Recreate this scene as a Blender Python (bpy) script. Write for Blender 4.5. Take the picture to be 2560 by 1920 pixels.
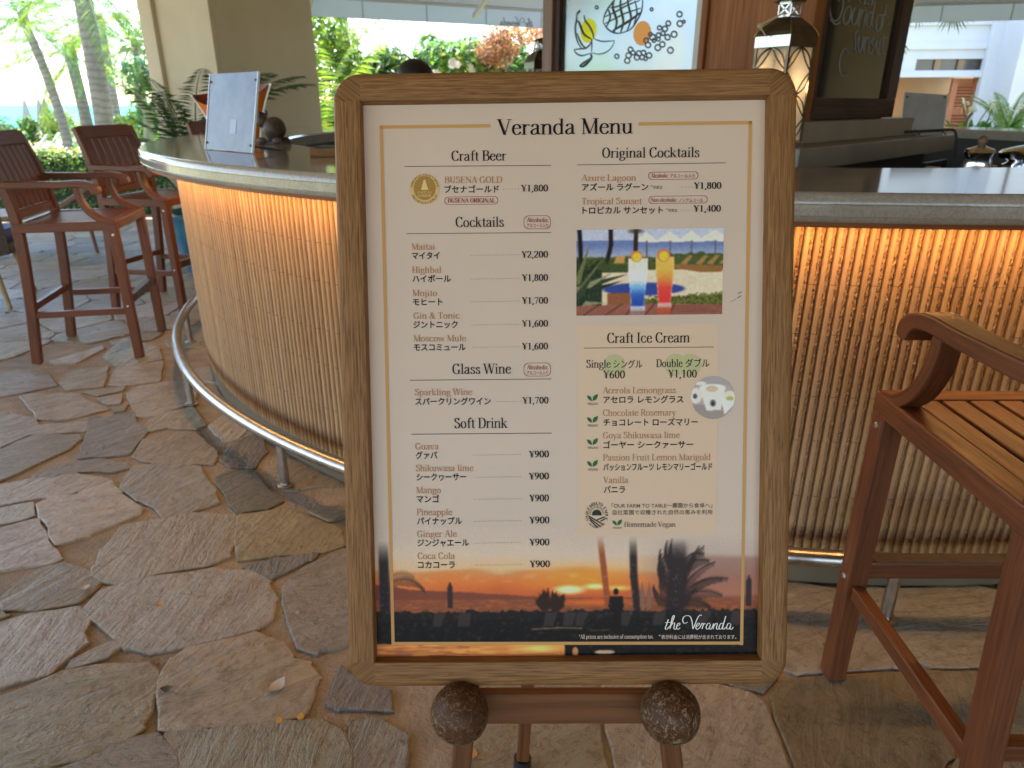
import bpy, bmesh, math, random
import numpy as np
from mathutils import Vector, Matrix
R = math.radians
for o in list(bpy.data.objects): bpy.data.objects.remove(o)
sc = bpy.context.scene
col = sc.collection
# ------------------------------------------------------------------ camera
F_PX, PITCH, CAM_H = 1745.0, R(21.8), 1.33
cam_d = bpy.data.cameras.new('camera'); cam = bpy.data.objects.new('camera', cam_d); col.objects.link(cam)
cam.location = (0, 0, CAM_H); cam.rotation_euler = (R(90) - PITCH, 0, 0)
cam_d.sensor_width = 36.0; cam_d.lens = 36.0 * F_PX / 2560.0
cam_d.clip_start = 0.05; cam_d.clip_end = 20000
cam_d.dof.use_dof = True; cam_d.dof.focus_distance = 1.06; cam_d.dof.aperture_fstop = 7.5
sc.camera = cam
# ------------------------------------------------------------------ sky, sun, exposure
SUN_EL, SUN_AZ = 68.0, -28.0            # azimuth measured from +Y towards +X
w = bpy.data.worlds.new("World"); sc.world = w; w.use_nodes = True
nt = w.node_tree; nt.nodes.clear()
sky = nt.nodes.new('ShaderNodeTexSky'); sky.sky_type = 'NISHITA'; sky.sun_disc = False
sky.sun_elevation = R(SUN_EL); sky.sun_rotation = R(SUN_AZ); sky.dust_density = 0.9; sky.air_density = 1.0
bg = nt.nodes.new('ShaderNodeBackground'); bg.inputs[1].default_value = 0.15
out = nt.nodes.new('ShaderNodeOutputWorld')
nt.links.new(sky.outputs[0], bg.inputs[0]); nt.links.new(bg.outputs[0], out.inputs[0])
sl = bpy.data.lights.new('sun', 'SUN'); sun = bpy.data.objects.new('sun', sl); col.objects.link(sun)
sl.energy = 4.6; sl.angle = R(0.5); sl.color = (1.0, 0.95, 0.86)
_d = Vector((math.sin(R(SUN_AZ)) * math.cos(R(SUN_EL)), math.cos(R(SUN_AZ)) * math.cos(R(SUN_EL)), math.sin(R(SUN_EL))))
sun.rotation_euler = (-_d).to_track_quat('-Z', 'Y').to_euler()
sun.location = _d * 50
vs = sc.view_settings; vs.view_transform = 'Standard'; vs.look = 'None'; vs.exposure = 2.32; vs.gamma = 1.0
LED_POWER = 16.5
LANTERN_W = 0.38
sc.render.engine = 'CYCLES'
sc.cycles.max_bounces = 10; sc.cycles.diffuse_bounces = 5; sc.cycles.glossy_bounces = 4
sc.cycles.transmission_bounces = 6; sc.cycles.transparent_max_bounces = 12
sc.cycles.sample_clamp_indirect = 6.0; sc.cycles.caustics_reflective = False; sc.cycles.caustics_refractive = False
try: sc.cycles.use_denoising = True
except Exception: pass

# ------------------------------------------------------------------ photo pixel (2560 wide) -> point in the place
_cp, _sp = math.cos(PITCH), math.sin(PITCH)
def ray(x, y):
    u = (x - 1280) / F_PX; v = (y - 960) / F_PX
    return Vector((u, _cp - v * _sp, -_sp - v * _cp))
def at(x, y, Y=None, z=None):
    r = ray(x, y)
    k = Y / r.y if Y is not None else (z - CAM_H) / r.z
    return Vector((0, 0, CAM_H)) + r * k
def at_plane(x, y, p, n):
    r = ray(x, y); o = Vector((0, 0, CAM_H)); p = Vector(p); n = Vector(n)
    return o + r * ((p - o).dot(n) / r.dot(n))

# ------------------------------------------------------------------ object helpers
def tag(o, label=None, cat=None, group=None, kind=None):
    if label: o['label'] = label
    if cat: o['category'] = cat
    if group: o['group'] = group
    if kind: o['kind'] = kind
    return o
def empty(name, loc=(0, 0, 0), rz=0.0, label=None, cat=None, group=None):
    o = bpy.data.objects.new(name, None); col.objects.link(o)
    o.location = loc; o.rotation_euler = (0, 0, rz); o.empty_display_size = 0.1
    return tag(o, label, cat, group)
def copy_tree(o, parent=None):
    c = o.copy(); col.objects.link(c); c.parent = parent
    for ch in [x for x in bpy.data.objects if x.parent is o]: copy_tree(ch, c)
    return c
def cr(pts, n=6, closed=False):
    """Catmull-Rom through points (any dimension)."""
    P = [np.array(p, float) for p in pts]; N = len(P); out = []
    rng = range(N if closed else N - 1)
    for i in rng:
        if closed: a, b, c, d = P[(i - 1) % N], P[i], P[(i + 1) % N], P[(i + 2) % N]
        else: a, b, c, d = P[max(i - 1, 0)], P[i], P[i + 1], P[min(i + 2, N - 1)]
        for k in range(n):
            t = k / n
            out.append(0.5 * ((2 * b) + (-a + c) * t + (2 * a - 5 * b + 4 * c - d) * t * t + (-a + 3 * b - 3 * c + d) * t ** 3))
    if not closed: out.append(P[-1])
    return out

class MB:
    def __init__(s): s.v = []; s.f = []; s.uv = []; s.c = []; s.m = []; s.cur = (1, 1, 1); s.mi = 0; s.seed = random.Random(7)
    def face(s, idx, uv=None):
        s.f.append(tuple(idx)); s.uv.append(uv if uv is not None else [(0, 0)] * len(idx)); s.c.append(s.cur); s.m.append(s.mi)
    def poly(s, pts, uv=None):
        b = len(s.v); s.v += [tuple(p) for p in pts]
        s.face(range(b, b + len(pts)), uv or [(p[0], p[1]) for p in pts])
    def beam(s, p0, p1, w, h, up=(0, 0, 1), w1=None, h1=None):
        """box along p0->p1; w across, h along 'up'; optional end size"""
        p0, p1 = Vector(p0), Vector(p1); d = p1 - p0; L = d.length; d.normalize()
        upv = Vector(up); sd = d.cross(upv)
        if sd.length < 1e-4: sd = d.cross(Vector((0, 1, 0)))
        sd.normalize(); u = sd.cross(d).normalized()
        w1 = w if w1 is None else w1; h1 = h if h1 is None else h1
        b = len(s.v)
        for p, ww, hh in ((p0, w, h), (p1, w1, h1)):
            for a, c in ((-1, -1), (1, -1), (1, 1), (-1, 1)):
                s.v.append(tuple(p + sd * (a * ww / 2) + u * (c * hh / 2)))
        o = s.seed.random() * 9; q = s.seed.random() * 9
        for i in range(4):
            j = (i + 1) % 4; wd = (w, h, w, h)[i]; off = q + i * .37
            s.face((b + i, b + j, b + 4 + j, b + 4 + i), [(o, off), (o, off + wd), (o + L, off + wd), (o + L, off)])
        s.face((b + 3, b + 2, b + 1, b), [(o, q), (o + .02, q), (o + .02, q + w), (o, q + w)])
        s.face((b + 4, b + 5, b + 6, b + 7), [(o, q), (o + .02, q), (o + .02, q + w), (o, q + w)])
    def box(s, c, size, rz=0.0, axis=0):
        """axis-aligned box (rotated about z), grain along axis"""
        c = Vector(c); m = Matrix.Rotation(rz, 3, 'Z'); e = [Vector((1, 0, 0)), Vector((0, 1, 0)), Vector((0, 0, 1))]
        L = size[axis]; d = m @ e[axis]; up = m @ e[2] if axis != 2 else m @ e[1]
        if axis == 0: ww, hh = size[1], size[2]
        elif axis == 1: ww, hh = size[0], size[2]
        else: ww, hh = size[0], size[1]
        s.beam(c - d * L / 2, c + d * L / 2, ww, hh, up)
    def sweep(s, pts, w, h, up=(0, 0, 1), ws=None, hs=None):
        """rectangular section along points"""
        P = [Vector(p) for p in pts]; b = len(s.v); n = len(P); acc = 0; o = s.seed.random() * 9; ls = [0]
        for i in range(n):
            t = (P[min(i + 1, n - 1)] - P[max(i - 1, 0)]).normalized()
            sd = t.cross(Vector(up))
            if sd.length < 1e-4: sd = Vector((1, 0, 0))
            sd.normalize(); u = sd.cross(t).normalized()
            ww = ws[i] if ws else w; hh = hs[i] if hs else h
            for a, c in ((-1, -1), (1, -1), (1, 1), (-1, 1)): s.v.append(tuple(P[i] + sd * (a * ww / 2) + u * (c * hh / 2)))
            if i: acc += (P[i] - P[i - 1]).length; ls.append(acc)
        for i in range(n - 1):
            for k in range(4):
                j = (k + 1) % 4; q = o + k * .31; wd = (w, h, w, h)[k]
                s.face((b + 4 * i + k, b + 4 * i + j, b + 4 * i + 4 + j, b + 4 * i + 4 + k),
                       [(o + ls[i], q), (o + ls[i], q + wd), (o + ls[i + 1], q + wd), (o + ls[i + 1], q)])
        s.face((b + 3, b + 2, b + 1, b)); e = b + 4 * (n - 1); s.face((e, e + 1, e + 2, e + 3))
    def tube(s, pts, r, n=8, closed=False, caps=True):
        P = [Vector(p) for p in pts]; b = len(s.v); N = len(P); prev = None; acc = 0
        rs = r if isinstance(r, (list, tuple)) else [r] * N
        ls = [0]
        for i in range(1, N): acc += (P[i] - P[i - 1]).length; ls.append(acc)
        for i in range(N):
            if closed: t = P[(i + 1) % N] - P[(i - 1) % N]
            else: t = P[min(i + 1, N - 1)] - P[max(i - 1, 0)]
            t.normalize()
            if prev is None:
                a = Vector((0, 0, 1)) if abs(t.z) < .9 else Vector((1, 0, 0)); sd = t.cross(a).normalized()
            else:
                sd = prev - t * prev.dot(t); sd.normalize()
            prev = sd; u = t.cross(sd)
            for k in range(n):
                an = 2 * math.pi * k / n; s.v.append(tuple(P[i] + (sd * math.cos(an) + u * math.sin(an)) * rs[i]))
        M = N if closed else N - 1
        for i in range(M):
            i2 = (i + 1) % N
            for k in range(n):
                k2 = (k + 1) % n; la = ls[i]; lb = ls[i2] if i2 else acc + .01; r0 = rs[i] * 6.28 / n
                s.face((b + i * n + k, b + i * n + k2, b + i2 * n + k2, b + i2 * n + k), [(la, k * r0), (la, k * r0 + r0), (lb, k * r0 + r0), (lb, k * r0)])
        if caps and not closed:
            s.face([b + k for k in range(n)][::-1]); s.face([b + (N - 1) * n + k for k in range(n)])
    def lathe(s, prof, c=(0, 0, 0), n=32, a0=0.0, a1=2 * math.pi, sx=1.0, sy=1.0):
        """profile [(r, z)] around z at c; full turn closes"""
        full = abs(a1 - a0 - 2 * math.pi) < 1e-6; m = n if full else n + 1; b = len(s.v); k = len(prof)
        pl = [0]
        for i in range(1, k): pl.append(pl[-1] + math.hypot(prof[i][0] - prof[i - 1][0], prof[i][1] - prof[i - 1][1]))
        for i in range(m):
            a = a0 + (a1 - a0) * i / n
            for r, z in prof: s.v.append((c[0] + r * math.cos(a) * sx, c[1] + r * math.sin(a) * sy, c[2] + z))
        rm = max(p[0] for p in prof)
        for i in range(n):
            j = (i + 1) % m; u0 = (a0 + (a1 - a0) * i / n) * rm; u1 = (a0 + (a1 - a0) * (i + 1) / n) * rm
            for q in range(k - 1):
                s.face((b + i * k + q, b + j * k + q, b + j * k + q + 1, b + i * k + q + 1), [(u0, pl[q]), (u1, pl[q]), (u1, pl[q + 1]), (u0, pl[q + 1])])
    def prism(s, pts, z0, z1):
        b = len(s.v); n = len(pts)
        for z in (z0, z1): s.v += [(p[0], p[1], z) for p in pts]
        acc = 0
        for i in range(n):
            j = (i + 1) % n; L = math.hypot(pts[j][0] - pts[i][0], pts[j][1] - pts[i][1])
            s.face((b + i, b + j, b + n + j, b + n + i), [(acc, z0), (acc + L, z0), (acc + L, z1), (acc, z1)]); acc += L
        s.face([b + i for i in range(n)][::-1], [(p[0], p[1]) for p in pts][::-1]); s.face([b + n + i for i in range(n)], [(p[0], p[1]) for p in pts])
    def sphere(s, c, r, n=20, m=12, sc=(1, 1, 1), fn=None):
        b = len(s.v)
        for i in range(m + 1):
            t = math.pi * i / m
            for k in range(n):
                a = 2 * math.pi * k / n; d = Vector((math.sin(t) * math.cos(a), math.sin(t) * math.sin(a), math.cos(t)))
                rr = r * (fn(d) if fn else 1)
                s.v.append((c[0] + d.x * rr * sc[0], c[1] + d.y * rr * sc[1], c[2] + d.z * rr * sc[2]))
        for i in range(m):
            for k in range(n):
                k2 = (k + 1) % n
                s.face((b + i * n + k, b + i * n + n + k, b + i * n + n + k2, b + i * n + k2), [(k / n, i / m), (k / n, (i + 1) / m), ((k + 1) / n, (i + 1) / m), ((k + 1) / n, i / m)])
    def build(s, name, mats, parent=None, bevel=0.0, smooth=False, loc=None):
        me = bpy.data.meshes.new(name); me.from_pydata([tuple(map(float, v)) for v in s.v], [], s.f)
        mats = mats if isinstance(mats, (list, tuple)) else [mats]
        for m in mats: me.materials.append(m)
        uvl = me.uv_layers.new(name='UVMap'); flat = [x for f in s.uv for p in f for x in p]
        uvl.data.foreach_set('uv', flat)
        if any(c != (1, 1, 1) for c in s.c):
            ca = me.color_attributes.new('Col', 'FLOAT_COLOR', 'CORNER')
            cc = []
            for f, c in zip(s.f, s.c): cc += [c[0], c[1], c[2], 1.0] * len(f)
            ca.data.foreach_set('color', cc)
        me.polygons.foreach_set('material_index', s.m)
        if smooth: me.polygons.foreach_set('use_smooth', [True] * len(me.polygons))
        me.update()
        o = bpy.data.objects.new(name, me); col.objects.link(o)
        if parent is not None: o.parent = parent
        if loc is not None: o.location = loc
        if bevel > 0:
            b = o.modifiers.new('bevel', 'BEVEL'); b.width = bevel; b.segments = 2; b.limit_method = 'ANGLE'; b.angle_limit = R(40)
            b.harden_normals = False
        if smooth:
            try:
                me.set_sharp_from_angle(angle=R(42))
            except Exception: pass
        return o

# ------------------------------------------------------------------ material helpers
def srgb(r, g, b):
    f = lambda c: (c / 12.92 if c <= .04045 else ((c + .055) / 1.055) ** 2.4)
    return tuple(f(x / 255.0) for x in (r, g, b))
class NT:
    def __init__(s, name):
        s.m = bpy.data.materials.new(name); s.m.use_nodes = True; s.t = s.m.node_tree; s.b = s.t.nodes['Principled BSDF']; s.o = s.t.nodes['Material Output']
    def n(s, typ, **kw):
        x = s.t.nodes.new(typ)
        for k, v in kw.items():
            if k.startswith('i_'):
                key = k[2:]; x.inputs[int(key) if key.isdigit() else key.replace('_', ' ')].default_value = v
            else: setattr(x, k, v)
        return x
    def l(s, a, b): s.t.links.new(a, b)
    def coord(s, kind='Object', scale=(1, 1, 1), rot=(0, 0, 0)):
        tc = s.n('ShaderNodeTexCoord'); mp = s.n('ShaderNodeMapping'); mp.inputs['Scale'].default_value = scale; mp.inputs['Rotation'].default_value = rot
        s.l(tc.outputs[kind], mp.inputs[0]); return mp.outputs[0]
    def noise(s, vec, scale, detail=4, rough=.55, dist=0.0):
        x = s.n('ShaderNodeTexNoise'); x.inputs['Scale'].default_value = scale; x.inputs['Detail'].default_value = detail
        x.inputs['Roughness'].default_value = rough; x.inputs['Distortion'].default_value = dist; s.l(vec, x.inputs['Vector']); return x.outputs['Fac']
    def ramp(s, fac, stops, interp='LINEAR'):
        r = s.n('ShaderNodeValToRGB'); r.color_ramp.interpolation = interp; e = r.color_ramp.elements
        while len(e) > 1: e.remove(e[-1])
        e[0].position = stops[0][0]; e[0].color = (*stops[0][1], 1)
        for p, c in stops[1:]:
            q = e.new(p); q.color = (*c, 1)
        s.l(fac, r.inputs[0]); return r.outputs[0]
    def mix(s, fac, a, b, mode='MIX'):
        x = s.n('ShaderNodeMix', data_type='RGBA', blend_type=mode)
        for k, v in ((0, fac), (6, a), (7, b)):
            if hasattr(v, 'is_output'): s.l(v, x.inputs[k])
            elif k == 0: x.inputs[0].default_value = v
            else: x.inputs[k].default_value = (*v, 1)
        return x.outputs[2]
    def math(s, op, a, b=None):
        x = s.n('ShaderNodeMath', operation=op)
        for k, v in ((0, a), (1, b)):
            if v is None: continue
            if hasattr(v, 'is_output'): s.l(v, x.inputs[k])
            else: x.inputs[k].default_value = v
        return x.outputs[0]
    def bump(s, h, strength=.3, dist=.01):
        x = s.n('ShaderNodeBump'); x.inputs['Strength'].default_value = strength; x.inputs['Distance'].default_value = dist; s.l(h, x.inputs['Height']); s.l(x.outputs[0], s.b.inputs['Normal'])
    def base(s, c):
        if hasattr(c, 'is_output'): s.l(c, s.b.inputs['Base Color'])
        else: s.b.inputs['Base Color'].default_value = (*c, 1)
    def set(s, **kw):
        for k, v in kw.items():
            key = {'rough': 'Roughness', 'metal': 'Metallic', 'spec': 'Specular IOR Level', 'trans': 'Transmission Weight', 'ior': 'IOR', 'coat': 'Coat Weight', 'coatr': 'Coat Roughness', 'alpha': 'Alpha'}[k]
            if hasattr(v, 'is_output'): s.l(v, s.b.inputs[key])
            else: s.b.inputs[key].default_value = v
        return s
def simple(name, c1, c2=None, scale=8, rough=.5, bump=0.0, bdist=.003, kind='Object', detail=4, stretch=(1, 1, 1), metal=0.0, coat=0.0, spec=.5, bscale=None):
    m = NT(name); v = m.coord(kind, stretch); f = m.noise(v, scale, detail)
    m.base(m.ramp(f, [(.3, c1), (.7, c2 or c1)]))
    m.set(rough=rough, metal=metal, coat=coat, spec=spec)
    if bump > 0: m.bump(m.noise(v, bscale or scale * 3, 5), bump, bdist)
    return m.m
def wood(name, c1, c2, c3=None, rough=.4, freq=110, coat=0.0, bump=.12, spec=.5, wav=True, along=2.2):
    """grain runs along UV.x"""
    m = NT(name); v = m.coord('UV', (along, freq, 1)); w2 = m.coord('UV', (1.3, 9, 1))
    a = m.noise(v, 1.0, 6, .65, .6); b = m.noise(w2, 1.0, 3, .5, .4)
    c = m.ramp(a, [(.32, c1), (.62, c2)])
    c = m.mix(m.ramp(b, [(.35, (0, 0, 0)), (.75, (.55, .55, .55))]), c, c3 or c1)
    m.base(c); m.set(rough=rough, coat=coat, spec=spec)
    r = m.ramp(a, [(.3, (rough + .15,) * 3), (.7, (rough,) * 3)]); m.l(r, m.b.inputs['Roughness'])
    m.bump(a, bump, .0012)
    return m.m
def leafmat(name, trans=.35, rough=.45, tint=(1, 1, 1)):
    m = NT(name); a = m.n('ShaderNodeAttribute', attribute_name='Col'); c = a.outputs['Color']
    if tint != (1, 1, 1): c = m.mix(1.0, c, tint, 'MULTIPLY')
    m.base(c); m.set(rough=rough, spec=.4)
    tr = m.n('ShaderNodeBsdfTranslucent'); m.l(m.mix(1.0, c, (1.5, 1.6, .7), 'MULTIPLY'), tr.inputs[0])
    ms = m.n('ShaderNodeMixShader'); ms.inputs[0].default_value = trans
    m.l(m.b.outputs[0], ms.inputs[1]); m.l(tr.outputs[0], ms.inputs[2]); m.l(ms.outputs[0], m.o.inputs[0])
    return m.m
def colmat(name, rough=.5, spec=.5, coat=0.0):
    m = NT(name); a = m.n('ShaderNodeAttribute', attribute_name='Col'); m.base(a.outputs['Color']); m.set(rough=rough, spec=spec, coat=coat); return m.m
def emis(name, c, s):
    m = NT(name); m.base((0, 0, 0)); m.b.inputs['Emission Color'].default_value = (*c, 1); m.b.inputs['Emission Strength'].default_value = s; return m.m
M = {}
M['chair'] = wood('reddish teak', (.07, .020, .0075), (.20, .063, .022), (.10, .030, .011), rough=.34, freq=120, coat=.0, spec=.4, along=5)
M['oak'] = wood('oak', (.090, .038, .011), (.35, .175, .064), (.25, .115, .039), rough=.45, freq=430, bump=.5, along=16, spec=.22)
M['oak_end'] = wood('oak end', (.105, .046, .014), (.30, .150, .054), (.21, .098, .033), rough=.45, freq=430, bump=.35, along=10, spec=.22)
M['mahog'] = wood('mahogany panel', (.20, .066, .017), (.33, .12, .034), (.15, .046, .013), rough=.42, freq=60, coat=.0, spec=.25)
M['darkwood'] = wood('dark wood', (.035, .015, .009), (.06, .027, .016), rough=.45, freq=60, spec=.25)
M['postwood'] = wood('post wood', (.16, .075, .045), (.23, .115, .07), rough=.4, freq=60)
M['easel'] = wood('easel wood', (.10, .034, .010), (.20, .076, .023), (.08, .027, .008), rough=.5, freq=80, spec=.25)
M['chrome'] = simple('polished steel', (.72, .72, .74), (.8, .8, .82), 4, rough=.12, metal=1.0)
M['steel'] = simple('brushed steel', (.45, .42, .38), (.62, .58, .53), 40, rough=.28, metal=1.0, bump=.05)
M['black'] = simple('black', (.012, .012, .013), (.02, .02, .02), 10, rough=.5)
M['dark'] = simple('dark cabinet', (.03, .02, .016), (.045, .032, .026), 6, rough=.5)
M['screw'] = simple('bolt', (.5, .5, .5), (.6, .6, .6), 10, rough=.3, metal=1.0)
# ================================================================== SETTING
BC = (1.218, 4.820); R_WALL, R_OUT, R_IN, R_RAIL, H_BAR = 3.127, 3.275, 2.575, 3.262, 1.15
rnd = random.Random(11)
def inpoly(px, py, P):
    c = False; n = len(P); j = n - 1
    for i in range(n):
        xi, yi = P[i][0], P[i][1]; xj, yj = P[j][0], P[j][1]
        if (yi > py) != (yj > py) and px < (xj - xi) * (py - yi) / (yj - yi) + xi: c = not c
        j = i
    return c
# ---- flagstones: the big stones of the foreground, outlines laid on the floor plane
CA = [[130,470,190,450,490,450,560,500,660,545,420,600,240,605],[0,570,130,580,230,600,240,640,545,620,520,680,180,700,0,775],
[560,590,640,600,815,560,835,620,925,665,860,735,800,815,490,840,530,720],[-30,815,110,740,220,700,480,700,490,735,430,790,330,830,-30,1000],
[210,960,290,910,440,870,640,850,775,870,790,905,700,930,480,930,300,970],[-30,1015,200,970,480,940,680,975,640,1000,450,1060,250,1090,-30,1135],
[230,1130,340,1080,480,1070,560,1010,670,980,740,1060,870,1150,850,1190,720,1240,560,1310,340,1370,310,1320],[-30,1165,205,1110,205,1200,130,1230,-30,1262],
[-30,1285,230,1220,300,1340,370,1460,330,1485,-30,1532],[760,1000,820,900,960,880,1220,900,1300,1010,1345,1120,1010,1215,930,1140,850,1110,740,1030],
[820,830,880,730,1020,690,1190,690,1330,800,1310,880,1100,880,960,870,860,860],[780,450,850,410,1000,380,1190,370,1200,500,1140,520,960,580,840,590],
[880,645,980,570,1180,530,1270,640,1200,670,1040,660,930,680],[500,440,770,400,760,430,600,465],[590,480,750,450,740,510,660,520],[690,540,790,520,770,555,700,565],
[365,380,460,310,660,280,640,400,410,430],[670,390,720,290,1000,250,980,370,760,400],[1330,970,1400,930,1560,920,1640,1040,1740,1100,1650,1150,1450,1180,1400,1120],
[560,1570,590,1500,640,1400,760,1260,960,1230,1150,1180,1440,1200,1440,1300,1405,1440,1290,1500,920,1560,730,1610],[1465,1200,1740,1160,2100,1280,2110,1380,1960,1420,1465,1470],
[-30,350,100,300,290,330,340,400,150,440,-30,470],[1400,560,1560,600,1480,720,1380,740,1285,650],[640,220,760,110,980,170,990,240,720,285],[300,250,620,160,630,180,470,260,320,268],
[1430,760,1600,690,1640,800,1560,905,1410,900,1340,860],[1480,730,1590,610,1720,700,1610,680]]
CB = [[0,490,110,390,250,290,410,260,580,320,655,345,600,410,480,500,250,545,30,540],[530,540,640,430,800,370,1280,300,1550,310,1650,380,1690,490,1650,600,1560,670,1180,760,940,800,800,780,620,640],
[-30,640,200,570,480,530,570,600,520,680,530,760,430,830,280,950,-30,1015],[-30,1095,200,1010,400,920,720,880,930,880,970,960,950,1060,880,1260,750,1350,480,1460,-30,1535],
[990,970,1060,850,1170,790,1560,690,1740,740,1800,840,1900,880,1960,960,1930,1050,1860,1180,1600,1230,1260,1270,1000,1270],[1030,1300,1260,1280,1620,1240,1980,1230,2080,1280,2150,1420,2150,1560,1100,1560],
[1740,420,1850,300,2110,180,2300,180,2300,700,1960,800,1850,780,1760,600],[1500,290,1660,230,1960,200,1900,250,1660,360],[310,1540,560,1435,760,1345,960,1290,1060,1400,1110,1540],
[430,860,700,730,750,760,640,850,420,910],[2010,1130,2080,890,2212,980,2400,1040,2400,1180,2100,1160],[2150,1230,2300,1200,2500,1300,2500,1560,2190,1560],[-30,560,20,552,60,575,-30,620]]
traced = []
for L, oy in ((CA, 800), (CB, 1300)):
    for q in L:
        P = [at(q[i] / 2.458, oy + q[i + 1] / 2.458, z=0) for i in range(0, len(q), 2)]
        cx_, cy_ = sum(p.x for p in P) / len(P), sum(p.y for p in P) / len(P); k_ = 1.05
        traced.append([(cx_ + (p.x - cx_) * k_, cy_ + (p.y - cy_) * k_) for p in P])
def clip(P, a, b):
    """keep the side of the bisector of a-b nearer to a"""
    mx, my = (a[0] + b[0]) / 2, (a[1] + b[1]) / 2; nx, ny = b[0] - a[0], b[1] - a[1]; out = []
    n = len(P)
    for i in range(n):
        p, q = P[i], P[(i + 1) % n]; dp = (p[0] - mx) * nx + (p[1] - my) * ny; dq = (q[0] - mx) * nx + (q[1] - my) * ny
        if dp <= 0: out.append(p)
        if (dp < 0 < dq) or (dq < 0 < dp):
            t = dp / (dp - dq); out.append((p[0] + (q[0] - p[0]) * t, p[1] + (q[1] - p[1]) * t))
    return out
seeds = []
y = 0.2
while y < 9.2:
    x = -9.0 + rnd.random() * .3
    while x < 5.2:
        seeds.append((x + rnd.uniform(-.13, .13), y + rnd.uniform(-.12, .12))); x += rnd.uniform(.28, .52)
    y += .33
SA = np.array(seeds); cells = []
for i, s in enumerate(seeds):
    if math.hypot(s[0] - BC[0], s[1] - BC[1]) < 2.95: continue
    d = ((SA - SA[i]) ** 2).sum(1); idx = np.argsort(d)[1:15]
    P = [(s[0] - .6, s[1] - .6), (s[0] + .6, s[1] - .6), (s[0] + .6, s[1] + .6), (s[0] - .6, s[1] + .6)]
    for j in idx:
        P = clip(P, s, seeds[j])
        if len(P) < 3: break
    if len(P) < 3: continue
    c = np.mean(P, 0); P = [(c[0] + (p[0] - c[0]) * .975, c[1] + (p[1] - c[1]) * .975) for p in P]
    ok = True
    for k in (1.0, .8, .62, .42, .3):
        Q = [(c[0] + (p[0] - c[0]) * k, c[1] + (p[1] - c[1]) * k) for p in P]; ok = True
        for T in traced:
            if abs(T[0][0] - c[0]) > 1.2 or abs(T[0][1] - c[1]) > 1.2: continue
            if inpoly(c[0], c[1], T) or any(inpoly(p[0], p[1], T) for p in Q) or any(inpoly(p[0], p[1], Q) for p in T): ok = False; break
        if ok: P = Q; break
    if ok: cells.append(P)
fl = MB()
STONE = [srgb(166, 158, 142), srgb(154, 146, 130), srgb(160, 152, 132), srgb(146, 137, 114), srgb(170, 163, 150), srgb(152, 139, 110), srgb(156, 147, 124), srgb(122, 117, 108), srgb(160, 155, 146)]
def stone(P, tr):
    n = len(P); Q = []
    for i in range(n):                        # round the corners, then roughen the outline
        a, b = P[i], P[(i + 1) % n]; L = math.hypot(b[0] - a[0], b[1] - a[1]); ex = .05 if tr else .09
        for t in (ex, *([k / max(1, int(L / .05)) for k in range(1, max(1, int(L / .05)))]), 1 - ex):
            if ex <= t <= 1 - ex: Q.append((a[0] + (b[0] - a[0]) * t + rnd.uniform(-.006, .006), a[1] + (b[1] - a[1]) * t + rnd.uniform(-.006, .006)))
    P = Q; n = len(P); c = np.mean(P, 0); sz = np.mean([math.hypot(p[0] - c[0], p[1] - c[1]) for p in P])
    an = rnd.random() * math.pi * .5 + .1; ca, sa = math.cos(an), math.sin(an); ox, oy = rnd.random() * 40, rnd.random() * 40
    tx, ty = rnd.uniform(-.004, .004), rnd.uniform(-.004, .004); b = len(fl.v)
    rough = rnd.random()
    base = STONE[rnd.randrange(len(STONE))]; k = rnd.uniform(.80, 1.10); fl.cur = tuple(min(1, v * k * rnd.uniform(.97, 1.03)) for v in base)
    for sc_, z in ((1.006, -.0125), (1.0, -.0022), (1 - .005 / sz, -.0003)):
        for p in P:
            dx, dy = (p[0] - c[0]) * sc_, (p[1] - c[1]) * sc_
            fl.v.append((c[0] + dx, c[1] + dy, z + (dx * tx + dy * ty if z > -.01 else 0)))
    us_ = rnd.uniform(.55, 1.5); uvf = lambda v: ((v[0] * ca + v[1] * sa) * us_ + ox, (-v[0] * sa + v[1] * ca) * us_ + oy)
    for r in range(2):
        for i in range(n):
            j = (i + 1) % n; q = (b + r * n + i, b + r * n + j, b + r * n + n + j, b + r * n + n + i)
            fl.face(q, [uvf(fl.v[t]) for t in q])
    q = [b + 2 * n + i for i in range(n)]; fl.face(q, [uvf(fl.v[t]) for t in q])
for P in traced: stone(P, True)
for P in cells: stone(P, False)
fl.mi = 1; fl.cur = (.99, 1, 1)
fl.poly([(-9, -16, -.0095), (12, -16, -.0095), (12, 9.2, -.0095), (-9, 9.2, -.0095)])
m = NT('flagstone'); v = m.coord('UV', (1, 1, 1)); va = m.coord('UV', (2.2, 9, 1))
at_ = m.n('ShaderNodeAttribute', attribute_name='Col').outputs['Color']
n1 = m.noise(v, 5, 5, .6, .3); n2 = m.noise(va, 2.6, 7, .68, .8); n3 = m.noise(v, 90, 3, .6)
c = m.mix(m.ramp(n1, [(.35, (0, 0, 0)), (.7, (.75, .75, .75))]), at_, m.mix(1.0, at_, (.74, .63, .48), 'MULTIPLY'))
c = m.mix(m.ramp(n2, [(.3, (.5, .5, .5)), (.55, (0, 0, 0))]), c, m.mix(1.0, c, (.6, .58, .56), 'MULTIPLY'))
edge = m.ramp(m.math('FRACT', m.math('MULTIPLY', m.noise(m.coord('UV', (1.1, 3.4, 1)), 2.3, 6, .62, 1.6), 9.0)), [(.0, (.6,) * 3), (.06, (0, 0, 0)), (.93, (0, 0, 0)), (1.0, (.6,) * 3)])
c = m.mix(edge, c, m.mix(1.0, c, (.5, .46, .42), 'MULTIPLY'))
n5 = m.noise(v, 38, 6, .72, .3); c = m.mix(m.ramp(n5, [(.38, (.75,) * 3), (.5, (0, 0, 0))]), c, m.mix(1.0, c, (.62, .6, .58), 'MULTIPLY'))
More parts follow.
